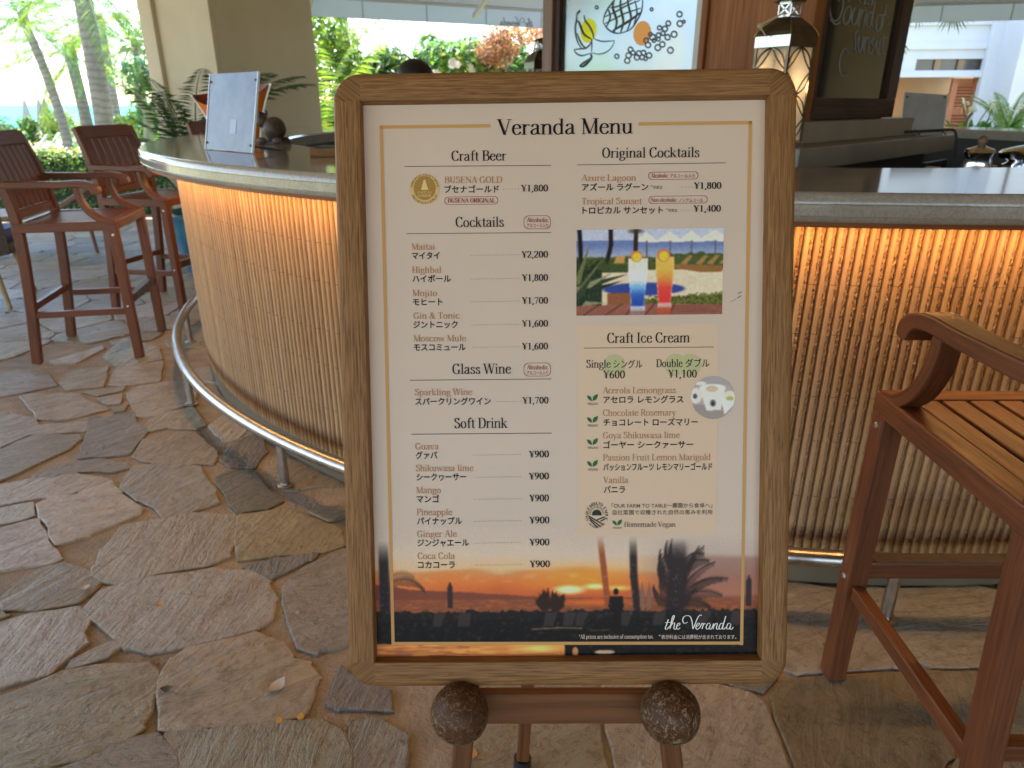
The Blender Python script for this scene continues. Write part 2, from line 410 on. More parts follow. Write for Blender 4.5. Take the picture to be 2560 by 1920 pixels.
c = m.mix(m.ramp(n3, [(.58, (0, 0, 0)), (.8, (.5, .5, .5))]), c, m.mix(1.0, c, (1.35, 1.3, 1.22), 'MULTIPLY'))
m.base(c); m.set(spec=.42); m.l(m.ramp(n2, [(.3, (.5,) * 3), (.7, (.25,) * 3)]), m.b.inputs['Roughness'])
wrp = m.noise(m.coord('UV', (1.1, 3.4, 1)), 2.3, 6, .62, 1.6); ter = m.math('ADD', m.math('FLOOR', m.math('MULTIPLY', wrp, 9.0)), m.math('POWER', m.math('FRACT', m.math('MULTIPLY', wrp, 9.0)), 5.0))
n4 = m.noise(v, 34, 6, .7, .4)
m.bump(m.math('ADD', m.math('ADD', m.math('MULTIPLY', n2, .9), m.math('MULTIPLY', ter, .13)), m.math('ADD', m.math('MULTIPLY', n3, .14), m.math('MULTIPLY', n4, .42))), .8, .020)
m_mortar = simple('mortar', (.215, .18, .13), (.36, .30, .225), 9, rough=.9, bump=.9, bdist=.010, bscale=70, detail=8)
floor = tag(fl.build('floor', [m.m, m_mortar]), kind='structure')

# ---- ground falling to the beach, sea
gm = MB(); NX, NY = 24, 20
def gz(y): return -.05 if y < 10 else -.05 - .6 * min(1, (y - 10) / 18)
xs = [-160 + 320 * i / NX for i in range(NX + 1)]; ys = [-40 + 120 * i / NY for i in range(NY + 1)]
for yy in ys:
    for xx in xs: gm.v.append((xx, yy, gz(yy) if yy < 70 else -3.5))
for j in range(NY):
    for i in range(NX):
        a = j * (NX + 1) + i; gm.face((a, a + 1, a + NX + 2, a + NX + 1))
m_ground = simple('lawn and sand', (.10, .15, .045), (.30, .27, .15), 1.4, rough=.9, bump=.4, bdist=.03, bscale=14)
tag(gm.build('ground', m_ground), kind='structure')
sm = MB(); sm.poly([(-9000, 62, -2.2), (9000, 62, -2.2), (9000, 12000, -2.2), (-9000, 12000, -2.2)])
m = NT('sea water'); v = m.coord('Object', (.05, .2, 1))
m.base(m.ramp(m.noise(v, .6, 4), [(.35, (.02, .22, .27)), (.7, (.05, .34, .36))])); m.set(rough=.5, spec=.06); m.bump(m.noise(v, 9, 4), .5, .3)
tag(sm.build('sea', m.m), kind='structure')

# ---- veranda ceiling
cb = MB(); cb.box((-.2, 1.55, 3.42), (13.2, 17.1, .14), axis=1)
for i in range(9): cb.box((-6.2 + i * 1.5, 1.55, 3.27), (.14, 16.9, .16), axis=1)
m_ceil = simple('cream ceiling', (.70, .51, .32), (.76, .56, .36), 3, rough=.7)
tag(cb.build('ceiling', m_ceil), kind='structure')

# ---- lobby wall that closes the veranda on the right (seen in reflections)
lw = empty('lobby_wall', (6.4, 0, 0), label='warm beige lobby wall with dark posts beyond the right edge, seen in the glass', cat='wall')
b = MB(); b.box((.1, .4, 1.7), (.2, 14.6, 3.4), axis=1)
m_lobby = simple('beige plaster', (.52, .36, .2), (.6, .43, .25), 2, rough=.8)
b.build('wall_panel', m_lobby, lw)
for yy in (-2.2, .2, 2.6, 4.2, 5.6, 6.9):
    b = MB(); b.box((-.06, yy, 1.5), (.12, .22, 3.0), axis=2); b.build('post', M['darkwood'], lw)

# ---- square pillar of the veranda
m_cream = simple('cream plaster', (.47, .40, .285), (.53, .455, .33), 2.5, rough=.8, bump=.1, bdist=.004)
pc = empty('pillar', (-2.62, 6.9, 0), label='broad square cream plaster pillar behind the round counter', cat='pillar')
a0 = math.atan2(.60, -.89); dl = Vector((math.cos(a0), math.sin(a0), 0)); dr = Vector((-dl.y, dl.x, 0)) * -1
if dr.y < 0: dr = -dr
o0 = Vector((0, 0, 0)); WL, WR = 1.10, 1.12
b = MB(); b.prism([tuple(o0)[:2], tuple(o0 + dr * WR)[:2], tuple(o0 + dr * WR + dl * WL)[:2], tuple(o0 + dl * WL)[:2]], 0, 3.36); b.build('shaft', m_cream, pc, bevel=.012)
nl = -Vector((-dl.y, dl.x, 0)); nl = nl if nl.dot(Vector((-1, -1, 0))) > 0 else -nl
def strip(t0, t1, nm):
    b = MB(); p, q = dl * t0, dl * t1
    b.prism([tuple(p - dr * .045)[:2], tuple(p)[:2], tuple(q)[:2], tuple(q - dr * .045)[:2]][::-1], 0, 3.36); b.build(nm, m_cream, pc, bevel=.006)
strip(WL - .22, WL, 'corner_strip'); strip(0.0, .035, 'corner_strip')
b = MB(); b.prism([tuple(-dl * .02 - dr * .02)[:2], tuple(dr * (WR + .02) - dl * .02)[:2], tuple(dr * (WR + .02) + dl * (WL + .02))[:2], tuple(dl * (WL + .02) - dr * .07)[:2]], 0, .16); b.build('plinth', m_cream, pc, bevel=.01)

# ---- canvas awnings hanging outside
m = NT('white canvas'); v = m.coord('Object', (1, 1, 1)); m.base(m.ramp(m.noise(v, 2), [(.3, (.74, .78, .82)), (.7, (.82, .85, .88))])); m.set(rough=.8)
tr = m.n('ShaderNodeBsdfTranslucent'); tr.inputs[0].default_value = (.7, .76, .82, 1); ms = m.n('ShaderNodeMixShader'); ms.inputs[0].default_value = .6
m.l(m.b.outputs[0], ms.inputs[1]); m.l(tr.outputs[0], ms.inputs[2]); m.l(ms.outputs[0], m.o.inputs[0]); m_canvas = m.m
m_seam = simple('canvas seam', (.45, .48, .5), None, 4, rough=.8)
def awning(A, B, back, vh, label, name_txt=None, struts=()):
    A, B = Vector(A), Vector(B); d = (B - A).normalized(); nrm = Vector((-d.y, d.x, 0)); nrm = nrm if nrm.y > 0 else -nrm
    root = empty('awning', tuple((A + B) / 2), label=label, cat='awning', group='white canvas awnings round the veranda')
    off = -(A + B) / 2; T = Vector((0, 0, vh))
    b = MB(); P = [A, B, B + T, A + T]
    b.poly([p + off for p in P]); b.poly([p + off + nrm * .012 for p in P[::-1]])
    b.poly([A + off, A + off + nrm * .012, B + off + nrm * .012, B + off]); b.build('valance', m_canvas, root)
    b = MB(); up = Vector((0, 0, .62)) - nrm * back
    N = 10
    for i in range(N):
        p, q = A.lerp(B, i / N) + T + off, A.lerp(B, (i + 1) / N) + T + off
        for dz in (0, .012):
            z = Vector((0, 0, dz)); f = [p + z, q + z, q + up + z, p + up + z]
            b.poly(f if dz else f[::-1])
    b.build('canopy', m_canvas, root)
    b = MB(); b.tube([A + T + off - nrm * .03, B + T + off - nrm * .03], .02, 8); b.build('front_bar', simple('bar paint', (.6, .63, .66), None, 5), root)
    L = (B - A).length
    for t in struts:
        p = A.lerp(B, t) + off - nrm * .06; b = MB()
        b.beam(p + T * .4, p + T + Vector((0, 0, .5)) - nrm * back * .8, .035, .05); b.build('strut', M_strut, root)
    k = int(L / .62)
    for i in range(1, k):
        b = MB(); p = A.lerp(B, i / k) + off - nrm * .004; b.box(p + T / 2, (.012, .004, vh * .98), math.atan2(d.y, d.x), 2); b.build('seam', m_seam, root)
    return root, off, d, nrm
M_strut = simple('white metal', (.7, .7, .72), (.75, .75, .77), 5, rough=.4)
A0 = at(735, 38, Y=8.1); B0 = at(1480, 77, z=A0.z)
awn, aoff, ad, an_ = awning(A0, B0, 1.9, .185, 'long white canvas awning with a reversed script name, hanging over the garden opening', struts=(.04, .55, .8))
A1 = at(2180, 59, Y=8.4); B1 = at(2900, 42, z=A1.z)
awn2, _, _, _ = awning(A1, B1, 1.4, .17, 'white canvas awning hanging in front of the white hotel wall', struts=(.12,))

# ---- hotel wing with louvred doors, far right
HP = Vector((7.4, 14.2, 0)); hd = Vector((1, -.16, 0)).normalized(); hn = Vector((hd.y, -hd.x, 0))   # hn faces the camera
if hn.y > 0: hn = -hn
def hx(x, y):
    p = at_plane(x, y, HP, hn); return ((p - HP).dot(hd), p.z)
hotel = empty('hotel_wing', tuple(HP), math.atan2(hd.y, hd.x), label='white hotel wing with a window strip and an orange louvred door', cat='building')
m_hw = simple('white render', (.66, .68, .72), (.72, .74, .77), 1.5, rough=.85)
def hbox(name, x0, x1, z0, z1, d0, d1, mt, parent=None, bev=0.0):
    """slab on the facade; d = distance out of the wall towards the viewer"""
    b = MB(); b.box(((x0 + x1) / 2, -(d0 + d1) / 2, (z0 + z1) / 2), (x1 - x0, d1 - d0, z1 - z0), axis=0); return b.build(name, mt, parent or hotel, bevel=bev)
wx0, wz1 = hx(2292, 148); wx1, wz0 = hx(2462, 175); dx0, dz1 = hx(2388, 196); dx1, _ = hx(2458, 196); lx0 = hx(2268, 200)[0]; rx0 = hx(2505, 60)[0]
top = 7.0; left = -7.0
hbox('wall', left, rx0, wz1, top, -.4, 0, m_hw)
hbox('wall', wx1, rx0, -.2, wz1, -.4, 0, m_hw)
hbox('wall', left, wx1, dz1 + .10, wz0, -.4, 0, m_hw)
hbox('wall', left, wx0 - .9, -.2, dz1 + .1, -.4, 0.002, m_hw)
wxm = wx0 - .12
hbox('wall', wxm - .28, wxm + .12, wz0, wz1, -.4, .003, m_hw)
for a, c in ((wx0, wx1), (wxm - 1.6, wxm - .28)):
    f = hbox('window', a, c, wz0, wz1, -.2, -.12, simple('window glass', (.10, .09, .08), (.16, .14, .12), 2, rough=.1))
    for k in range(4):
        xx = a + (c - a) * k / 3
        hbox('mullion', xx - .05, xx + .05, wz0, wz1, -.12, -.06, simple('timber frame', (.32, .2, .1), (.36, .23, .12), 4), f)
hbox('lintel_band', left, wx1 + .25, dz1 + .02, dz1 + .12, 0, .09, m_hw)
hbox('lintel_band', wxm - .28, wx1 + .2, wz1 + .16, wz1 + .27, 0, .05, m_hw)
hbox('recess', left, wx1 + 4, -.2, dz1 + .1, -2.2, -2.1, simple('recess wall', (.40, .27, .16), (.45, .31, .19), 2, rough=.8))
hbox('soffit', left, wx1 + .3, dz1 + .101, dz1 + .3, -2.3, -.41, m_hw)
hbox('cornice', left, rx0, hx(2400, 66)[1] + .02, hx(2400, 66)[1] + .3, 0, .06, m_hw)
m_lou = simple('terracotta louvre', (.46, .17, .075), (.52, .2, .09), 4, rough=.55)
lz0 = -.1
sh = hbox('shutter_door', dx0, dx1, lz0, dz1, -.16, -.12, m_lou)
for nm, (x0, x1, z0, z1) in {'stile': (dx0, dx0 + .1, lz0, dz1), 'stile ': (dx1 - .1, dx1, lz0, dz1)}.items(): hbox('stile', x0, x1, z0, z1, -.12, -.06, m_lou, sh)
lz = dz1 - .08; lm = MB(); zz = lz0 + .1
while zz < lz:
    if not (abs(zz - hx(2420, 275)[1]) < .06):
        lm.beam(((dx0 + .1), .09, zz), ((dx1 - .1), .09, zz), .05, .018, (0, .5, .8))
    zz += .055
lm.build('louvre', m_lou, sh)
m_pl = simple('grey pier render', (.62, .63, .67), (.68, .69, .73), 2, rough=.85)
b = MB(); b.box((rx0 + 1.5, -.35, 3.4), (3.0, 1.1, 7.2), axis=2); b.build('pier', m_pl, hotel)
b = MB(); b.box((rx0 - .09, -.06, 3.4), (.18, .16, 7.2), axis=2); b.build('pier_trim', m_hw, hotel)
gx = hx(2517, 120)[0]; b = MB(); b.box((rx0 + .28, -.915, 3.4), (.035, .03, 7.2), axis=2); b.build('drain_pipe', simple('dark joint', (.12, .12, .13), None, 5), hotel)
b = MB(); b.box((rx0 + 1.35, -.98, 3.4), (.5, .16, 7.2), axis=2); b.build('pier_trim', m_hw, hotel)
pf = hbox('picture', lx0 - .35, lx0 - .02, 1.25, 1.75, -2.08, -2.04, simple('picture blue', (.35, .5, .6), (.5, .62, .68), 3)); 
b = MB(); b.sphere((lx0 + .12, 1.9, 1.3), .17, sc=(.8, .8, 1.15)); b.build('wall_lamp', emis('orange lamp', (1.0, .42, .08), 1.6), hotel, smooth=True)
# ================================================================== THE ROUND BAR
bar = empty('round_bar', (BC[0], BC[1], 0), label='round bar with polished stone top, lit ribbed clay front and steel foot rail', cat='bar counter')
def stone_mat(name, c1, c2, c3, rough, bump=.02):
    m = NT(name); v = m.coord('Object', (1, 1, 1)); v2 = m.coord('Object', (3, 3, 3), (0, 0, .5))
    a = m.noise(v, 3.0, 6, .6, .7); b = m.noise(v2, 9, 8, .7, 2.0); c = m.noise(v, 140, 2)
    cc = m.ramp(a, [(.3, c1), (.7, c2)]); cc = m.mix(m.ramp(b, [(.46, (0, 0, 0)), (.5, (.55,) * 3), (.54, (0, 0, 0))]), cc, c3)
    cc = m.mix(m.ramp(c, [(.55, (0, 0, 0)), (.75, (.35,) * 3)]), cc, c3); m.base(cc); m.set(rough=rough, spec=.6); m.bump(b, bump, .002); return m.m
m_top = stone_mat('polished beige stone', (.38, .34, .28), (.47, .42, .35), (.24, .21, .17), .09, .015)
m_ledge = stone_mat('honed grey stone', (.24, .20, .15), (.32, .27, .20), (.16, .13, .10), .38, .02)
t = .067; zb = H_BAR - t
prof = [(R_IN, zb), (R_IN, H_BAR - .01), (R_IN + .01, H_BAR), (R_IN + .013, H_BAR), (R_IN + .02, H_BAR), (R_OUT - .026, H_BAR), (R_OUT - .019, H_BAR), (R_OUT - .016, H_BAR), (R_OUT - .007, H_BAR - .004), (R_OUT - .001, H_BAR - .012)]
for g in (.026, .052): prof += [(R_OUT, H_BAR - g + .0012), (R_OUT - .0014, H_BAR - g), (R_OUT, H_BAR - g - .0012)]
prof += [(R_OUT - .004, zb + .004), (R_OUT - .01, zb), (R_IN, zb)]
b = MB(); b.lathe(prof, (0, 0, 0), 220); b.build('counter_top', m_top, bar, smooth=True)
# ribbed clay tiles: every rib has a smooth half and a split rough half
rr = random.Random(3); ribs = MB(); P_R = .0253
n0, n1 = R(160), R(338); N = int((n1 - n0) * R_WALL / P_R)
ZB, ZT = .118, zb - .004
COLS = [srgb(186, 147, 106), srgb(194, 156, 114), srgb(176, 138, 100), srgb(190, 152, 116)]
for i in range(N):
    a = n0 + (n1 - n0) * i / N; da = (n1 - n0) / N; deg = math.degrees(a)
    fine = 246 < deg < 312; rows = 150 if fine else (30 if deg < 246 else 8)
    amp = .0023 if fine else .0020
    k = rr.uniform(.93, 1.06); bc = COLS[rr.randrange(4)]; ribs.cur = tuple(min(1, c * k) for c in bc)
    us = [0.0, .09, .18, .48, .55, .66, .77, .86, .94]; rad = [-.016, -.002, .0035, .0030, .0012, .0016, .0014, .0002, -.015]
    jz = (.34, .66) if i % 2 else (.48, .82)
    b0 = len(ribs.v); K = len(us)
    for r in range(rows + 1):
        z = ZB + (ZT - ZB) * r / rows
        for q in range(K):
            d = rad[q]
            if 4 <= q <= 7: d += rr.uniform(-amp, amp)
            an = a + da * us[q] + (rr.uniform(-.04, .04) * da if 4 <= q <= 6 else 0); rad_ = R_WALL + d
            ribs.v.append((rad_ * math.cos(an), rad_ * math.sin(an), z))
    for r in range(rows):
        v0 = ZB + (ZT - ZB) * r / rows; v1 = ZB + (ZT - ZB) * (r + 1) / rows
        for q in range(K - 1):
            x0, x1 = i + us[q], i + us[q + 1]
            ribs.face((b0 + r * K + q, b0 + r * K + q + 1, b0 + (r + 1) * K + q + 1, b0 + (r + 1) * K + q), [(x0, v0), (x1, v0), (x1, v1), (x0, v1)])
    # floor of the joint
m = NT('ribbed clay tile'); a_ = m.n('ShaderNodeAttribute', attribute_name='Col').outputs['Color']
v = m.coord('Object'); uv = m.n('ShaderNodeTexCoord').outputs['UV']; sp = m.n('ShaderNodeSeparateXYZ'); m.l(uv, sp.inputs[0])
fx = m.math('FRACT', sp.outputs[0]); ro = m.ramp(fx, [(.48, (0, 0, 0)), (.56, (1, 1, 1)), (.93, (1, 1, 1)), (.97, (0, 0, 0))])
n1_ = m.noise(v, 190, 4, .6); n2_ = m.noise(v, 2.5, 3)
c = m.mix(m.ramp(n2_, [(.35, (0, 0, 0)), (.7, (.4,) * 3)]), a_, m.mix(1.0, a_, (.8, .72, .62), 'MULTIPLY'))
c = m.mix(m.math('MULTIPLY', m.ramp(n1_, [(.5, (.75,) * 3), (.36, (1, 1, 1))]), m.math('MULTIPLY', ro, .6)), c, m.mix(1.0, c, (.45, .38, .32), 'MULTIPLY'))
par = m.math('FLOOR', m.math('MULTIPLY', m.math('FRACT', m.math('MULTIPLY', sp.outputs[0], .5)), 2.0))
jv = m.math('FRACT', m.math('ADD', m.math('MULTIPLY', sp.outputs[1], 3.3), m.math('MULTIPLY', par, .43)))
jl = m.ramp(jv, [(.0, (1, 1, 1)), (.005, (1, 1, 1)), (.0075, (0, 0, 0))], 'LINEAR')
c = m.mix(m.math('MULTIPLY', jl, .8), c, (.07, .045, .03)); m.base(c); m.set(rough=.75, spec=.3)
m.bump(m.math('MULTIPLY', n1_, m.math('ADD', ro, .06)), .9, .004)
ribs.build('ribbed_front', m.m, bar)
b = MB(); b.lathe([(R_WALL - .012, ZB), (R_WALL - .012, zb)], n=200); b.build('front_core', simple('clay core', (.14, .085, .05), (.18, .11, .065), 6, rough=.8), bar, smooth=True)
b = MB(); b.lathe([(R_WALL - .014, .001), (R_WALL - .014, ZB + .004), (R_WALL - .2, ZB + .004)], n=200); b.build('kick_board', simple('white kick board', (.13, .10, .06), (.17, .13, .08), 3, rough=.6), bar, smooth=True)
b = MB(); b.lathe([(R_IN + .03, .001), (R_IN + .03, zb)], n=160); b.build('back_panel', M['dark'], bar, smooth=True)
b = MB(); b.lathe([(R_IN + .03, .80), (R_IN - .42, .80), (R_IN - .42, .84), (R_IN + .03, .84)], n=120); b.build('work_top', simple('dull steel', (.2, .2, .2), (.26, .26, .26), 5, rough=.35, metal=.8), bar, smooth=True)
# timber batten and light strip under the overhang
b = MB(); b.lathe([(R_WALL + .008, zb - .001), (R_OUT - .02, zb - .001), (R_OUT - .02, zb - .012), (R_OUT - .034, zb - .012), (R_OUT - .034, zb - .003)], n=200); b.build('batten', M['mahog'], bar, smooth=True)
b = MB(); b.lathe([(R_WALL + .062, zb - .006), (R_WALL + .074, zb - .006)], n=150, a0=R(158), a1=R(340)); o = b.build('light_strip', emis('warm light strip', (1.0, .56, .19), LED_POWER), bar)
# foot rail on posts
b = MB(); b.tube([(R_RAIL * math.cos(a), R_RAIL * math.sin(a), .19) for a in [R(110 + 245 * i / 200) for i in range(201)]], .0245, 14); rail = b.build('foot_rail', M['steel'], bar, smooth=True)
pa = math.atan2(2.293 - BC[1], -.857 - BC[0]); pb = math.atan2(1.57 - BC[1], 1.039 - BC[0]); st = (pb - pa) / 2
for k in range(-4, 6):
    an = pa + st * k; b = MB(); x, y = R_RAIL * math.cos(an), R_RAIL * math.sin(an)
    b.tube([(x, y, 0), (x, y, .185)], .0165, 12); b.lathe([(.030, .0), (.030, .005), (.018, .008)], (x, y, 0), 20); b.build('rail_post', M['steel'], bar, smooth=True)

# ---- stone service island (diamond plan) with dark cupboards
IC = (1.27, 4.92)
isl = empty('service_island', (IC[0], IC[1], 0), label='grey stone service island with black panels for shaded cupboard openings in the middle of the bar', cat='counter')
dia = lambda r: [(r, 0), (0, r), (-r, 0), (0, -r)]
b = MB(); b.prism(dia(1.68), 1.05, 1.15); b.build('stone_slab', m_ledge, isl, bevel=.006)
b = MB(); b.prism(dia(1.5), 0, 1.05); b.build('cupboard', M['dark'], isl)
s2 = math.sqrt(.5)
for k in range(3):
    b = MB(); tt = .25 + .42 * k; c0 = Vector((0, -1.5, 0)).lerp(Vector((1.5, 0, 0)), tt)
    b.box((c0.x + .012, c0.y - .012, .72), (.5, .03, .5), R(45)); b.build('cupboard_shade_panel', M['black'], isl)  # solid black panel painted as the shade inside an open cupboard

# ---- timber core standing on the island
CC = (1.37, 4.84); HD = 1.25
core = empty('timber_core', (CC[0], CC[1], 1.15), label='timber back bar tower with a painted glass window, on a grey stone plinth', cat='tower')
b = MB(); b.prism(dia(HD + .03), 0.001, .105); b.build('stone_plinth', m_ledge, core, bevel=.004)
K0 = Vector((0, -HD, .105)); KL = Vector((-s2, s2, 0)); KR = Vector((s2, s2, 0)); NL = Vector((-s2, -s2, 0)); NR = Vector((s2, -s2, 0))
CW = Vector((CC[0], CC[1], 1.15))
def onL(x, y):
    p = at_plane(x, y, CW + K0, NL); return (p - CW - K0).dot(KL), p.z - 1.15
def onR(x, y):
    p = at_plane(x, y, CW + K0, NR); return (p - CW - K0).dot(KR), p.z - 1.15
TOPZ = 1.93
def pan(name, f, t0, t1, z0, z1, d0, d1, mt, parent=None, axis='z', bev=.003):
    """board on face f ('L'/'R'), t along the face, d outwards"""
    D, Nn = (KL, NL) if f == 'L' else (KR, NR); base_ = Vector((K0.x, K0.y, 0))
    b = MB(); p = base_ + D * ((t0 + t1) / 2) + Nn * ((d0 + d1) / 2)
    if axis == 'z': b.beam(p + Vector((0, 0, z0)), p + Vector((0, 0, z1)), d1 - d0, t1 - t0, D)
    else: b.beam(p + D * (-(t1 - t0) / 2) + Vector((0, 0, (z0 + z1) / 2)), p + D * ((t1 - t0) / 2) + Vector((0, 0, (z0 + z1) / 2)), d1 - d0, z1 - z0)
    return b.build(name, mt, parent or core, bevel=bev)
tp = [onL(x, 90)[0] for x in (2037, 2004, 1768, 1738, 1401, 1388, 1364)]
pan('corner_post', 'L', -.03, tp[1] + .01, .105, TOPZ, -.12, .03, M['mahog'])
pan('timber_panel', 'L', tp[1] + .018, tp[2], .105, TOPZ, -.08, 0, M['mahog'])
pan('edge_post', 'L', tp[2] + .002, tp[2] + .035, .105, TOPZ, -.06, .02, M['mahog'])
pan('window_frame', 'L', tp[2] + .036, tp[3] + .002, .105, TOPZ, -.05, .008, simple('pale window frame', (.5, .48, .46), (.56, .54, .52), 5, rough=.5))
pan('window_frame', 'L', tp[4], tp[5], .105, TOPZ, -.05, .012, M['darkwood'])
pan('corner_post', 'L', tp[5] + .001, tp[6], .105, TOPZ, -.1, .03, M['postwood'])
m = NT('frosted window glass'); m.base((.80, .86, .84)); m.set(rough=.45, trans=.97, ior=1.1, spec=.4)
v = m.coord('Object'); m.base(m.ramp(m.noise(v, 2.2, 2), [(.3, (.99, .95, .72)), (.45, (.80, .94, .80)), (.58, (.84, .93, .96)), (.72, (.99, .96, .84))]))
m_glass = m.m
gl = pan('painted_window', 'L', tp[3] + .004, tp[4] - .004, .105, TOPZ, -.02, -.014, m_glass, bev=0)
# fruit drawing on the glass
inkm = simple('dark glass paint', (.05, .06, .065), (.09, .1, .11), 10, rough=.4)
gb = MB(); off = NL * .0 
def gp(cx, cy):
    """pixel of the zoom of (1360,0)-(1560,180)x9.215"""
    t_, z_ = onL(1360 + cx / 9.215, cy / 9.215); return Vector((K0.x, K0.y, 0)) + KL * t_ + Vector((0, 0, z_)) - NL * .0125
def gq(cx, cy):
    """pixel of the zoom of (1340,0)-(2060,260)x3.072"""
    t_, z_ = onL(1340 + cx / 3.072, cy / 3.072); return Vector((K0.x, K0.y, 0)) + KL * t_ + Vector((0, 0, z_)) - NL * .0125
def gline(pts, r, f=gp):
    P = [f(*p) for p in cr(pts, 6)]; n = len(P); gb.tube(P, [r * (.45 + .55 * math.sin(math.pi * (i + .5) / n)) for i in range(n)], 5)
for L, r in (([(790, 240), (730, 320), (715, 460), (690, 620), (700, 800), (750, 980), (830, 1110)], .006), ([(720, 470), (780, 520), (830, 660), (900, 790), (1060, 900)], .008),
             ([(890, 350), (920, 480), (1010, 600), (1090, 760), (1110, 870)], .007), ([(730, 760), (780, 900), (850, 1030), (920, 1090)], .006), ([(1070, 900), (1040, 1000), (940, 1100), (830, 1120), (660, 1140)], .006),
             ([(660, 1140), (720, 1230), (850, 1280), (1020, 1230)], .005), ([(1070, 900), (1070, 1050), (1060, 1200)], .004), ([(1110, 880), (1300, 950), (1590, 935)], .004), ([(1590, 935), (1530, 1080), (1400, 1200), (1230, 1245), (1070, 1215)], .004),
             ([(1040, 1220), (1060, 1330), (960, 1400), (860, 1460), (790, 1520)], .009), ([(790, 1525), (870, 1530), (960, 1470), (1060, 1360)], .007), ([(800, 235), (760, 280), (720, 330)], .008)): gline(L, r)
for L, r in (([(505, 170), (515, 120), (545, 60), (590, 0), (620, -60)], .005), ([(505, 170), (540, 220), (590, 250), (640, 255)], .005), ([(640, 255), (720, 220), (780, 130), (805, 60), (808, -40)], .005), ([(580, 235), (640, 200), (720, 150), (790, 95)], .008),
             ([(530, 205), (560, 130), (540, 60)], .006), ([(590, 245), (610, 160), (580, 60), (590, 0)], .008), ([(640, 250), (660, 160), (640, 60), (640, -10)], .008), ([(690, 235), (720, 140), (700, 40), (690, -30)], .007), ([(740, 190), (765, 100), (750, 0)], .005),
             ([(520, 180), (600, 140), (680, 100), (800, 60)], .005), ([(515, 130), (600, 90), (690, 40), (790, 0)], .005), ([(560, 60), (640, 40), (740, -10)], .005)): gline(L, r, gq)
for x, y, r_ in ((455, 55, 11), (877, 70, 11), (1092, 108, 20), (1095, 180, 22), (1005, 178, 18), (980, 220, 20), (938, 213, 16), (1050, 262, 22), (1000, 285, 20), (965, 255, 16), (930, 270, 18), (885, 285, 22), (868, 262, 14), (835, 310, 18), (850, 345, 20), (930, 300, 14), (1022, 385, 22), (925, 365, 22), (960, 340, 20), (895, 310, 14), (610, 432, 16), (715, 380, 18), (735, 405, 16), (700, 425, 20), (690, 465, 20), (780, 410, 20), (815, 405, 18), (765, 440, 20), (805, 440, 18), (858, 425, 20), (830, 450, 14), (1125, 165, 10)):
    gb.tube([gq(x + r_ * math.cos(q * .4487), y + r_ * math.sin(q * .4487)) for q in range(14)], .0045, 5, closed=True)
gb.build('fruit_drawing', inkm, gl)
def disc(x, y, rx, ry, tilt, c, nm):  # a coat of glass paint
    b = MB(); pts = []
    for q in range(28):
        a = 2 * math.pi * q / 28; u, v_ = rx * math.cos(a), ry * math.sin(a); pts.append(gq(x + u * math.cos(tilt) - v_ * math.sin(tilt), y + u * math.sin(tilt) + v_ * math.cos(tilt)) + NL * .0)
    b.poly(pts)
    mm = NT(nm); mm.base(c); mm.set(rough=.3); tr = mm.n('ShaderNodeBsdfTransparent'); tr.inputs[0].default_value = (*c, 1); ms = mm.n('ShaderNodeMixShader'); ms.inputs[0].default_value = .82
    mm.l(mm.b.outputs[0], ms.inputs[1]); mm.l(tr.outputs[0], ms.inputs[2]); mm.l(ms.outputs[0], mm.o.inputs[0]); b.build(nm, mm.m, gl)
disc(392, 235, 62, 94, .15, (1.0, .80, .01), 'yellow_spot'); disc(806, 255, 68, 96, .12, (1.0, .36, .08), 'orange_spot')

# ---- framed chalkboard on the right face
def rp(cx, cy, d=0.0):
    """pixel of the zoom of (1960,0)-(2280,340)x4.878 on the right face"""
    t_, z_ = onR(1960 + cx / 4.878, cy / 4.878); return t_, z_
pan('timber_panel', 'R', .12, rp(1250, 1400)[0] - .02, .105, TOPZ, -.1, -.02, M['mahog'])
bl, _ = rp(300, 1440); br, _ = rp(1250, 1400); z0 = .112
t0, t1 = .075, br
cbd = empty('chalkboard', tuple(CW), label='dark framed chalkboard with white script, leaning on the back bar tower', cat='chalkboard')
pan('frame_rail', 'R', t0, t1, z0, z0 + .10, -.018, .035, M['darkwood'], cbd, 'x')
pan('frame_stile', 'R', t0, t0 + .035, z0 + .101, TOPZ - .2, -.018, .035, M['darkwood'], cbd)
pan('frame_stile', 'R', t1 - .15, t1, z0 + .101, TOPZ - .2, -.018, .035, M['darkwood'], cbd)
m_cb = NT('glossy chalkboard'); m_cb.base((.012, .013, .014)); m_cb.set(rough=.06, spec=1.0, coat=.6, coatr=.03)
board = pan('board', 'R', t0 + .036, t1 - .151, z0 + .101, TOPZ - .2, -.016, .012, m_cb.m, cbd, bev=0)
m_chalk = simple('chalk', (.20, .20, .195), (.27, .27, .26), 20, rough=.9)
def rpt(cx, cy): 
    t_, z_ = rp(cx, cy); return Vector((K0.x, K0.y, 0)) + KR * t_ + NR * .0135 + Vector((0, 0, z_))
ck = MB()
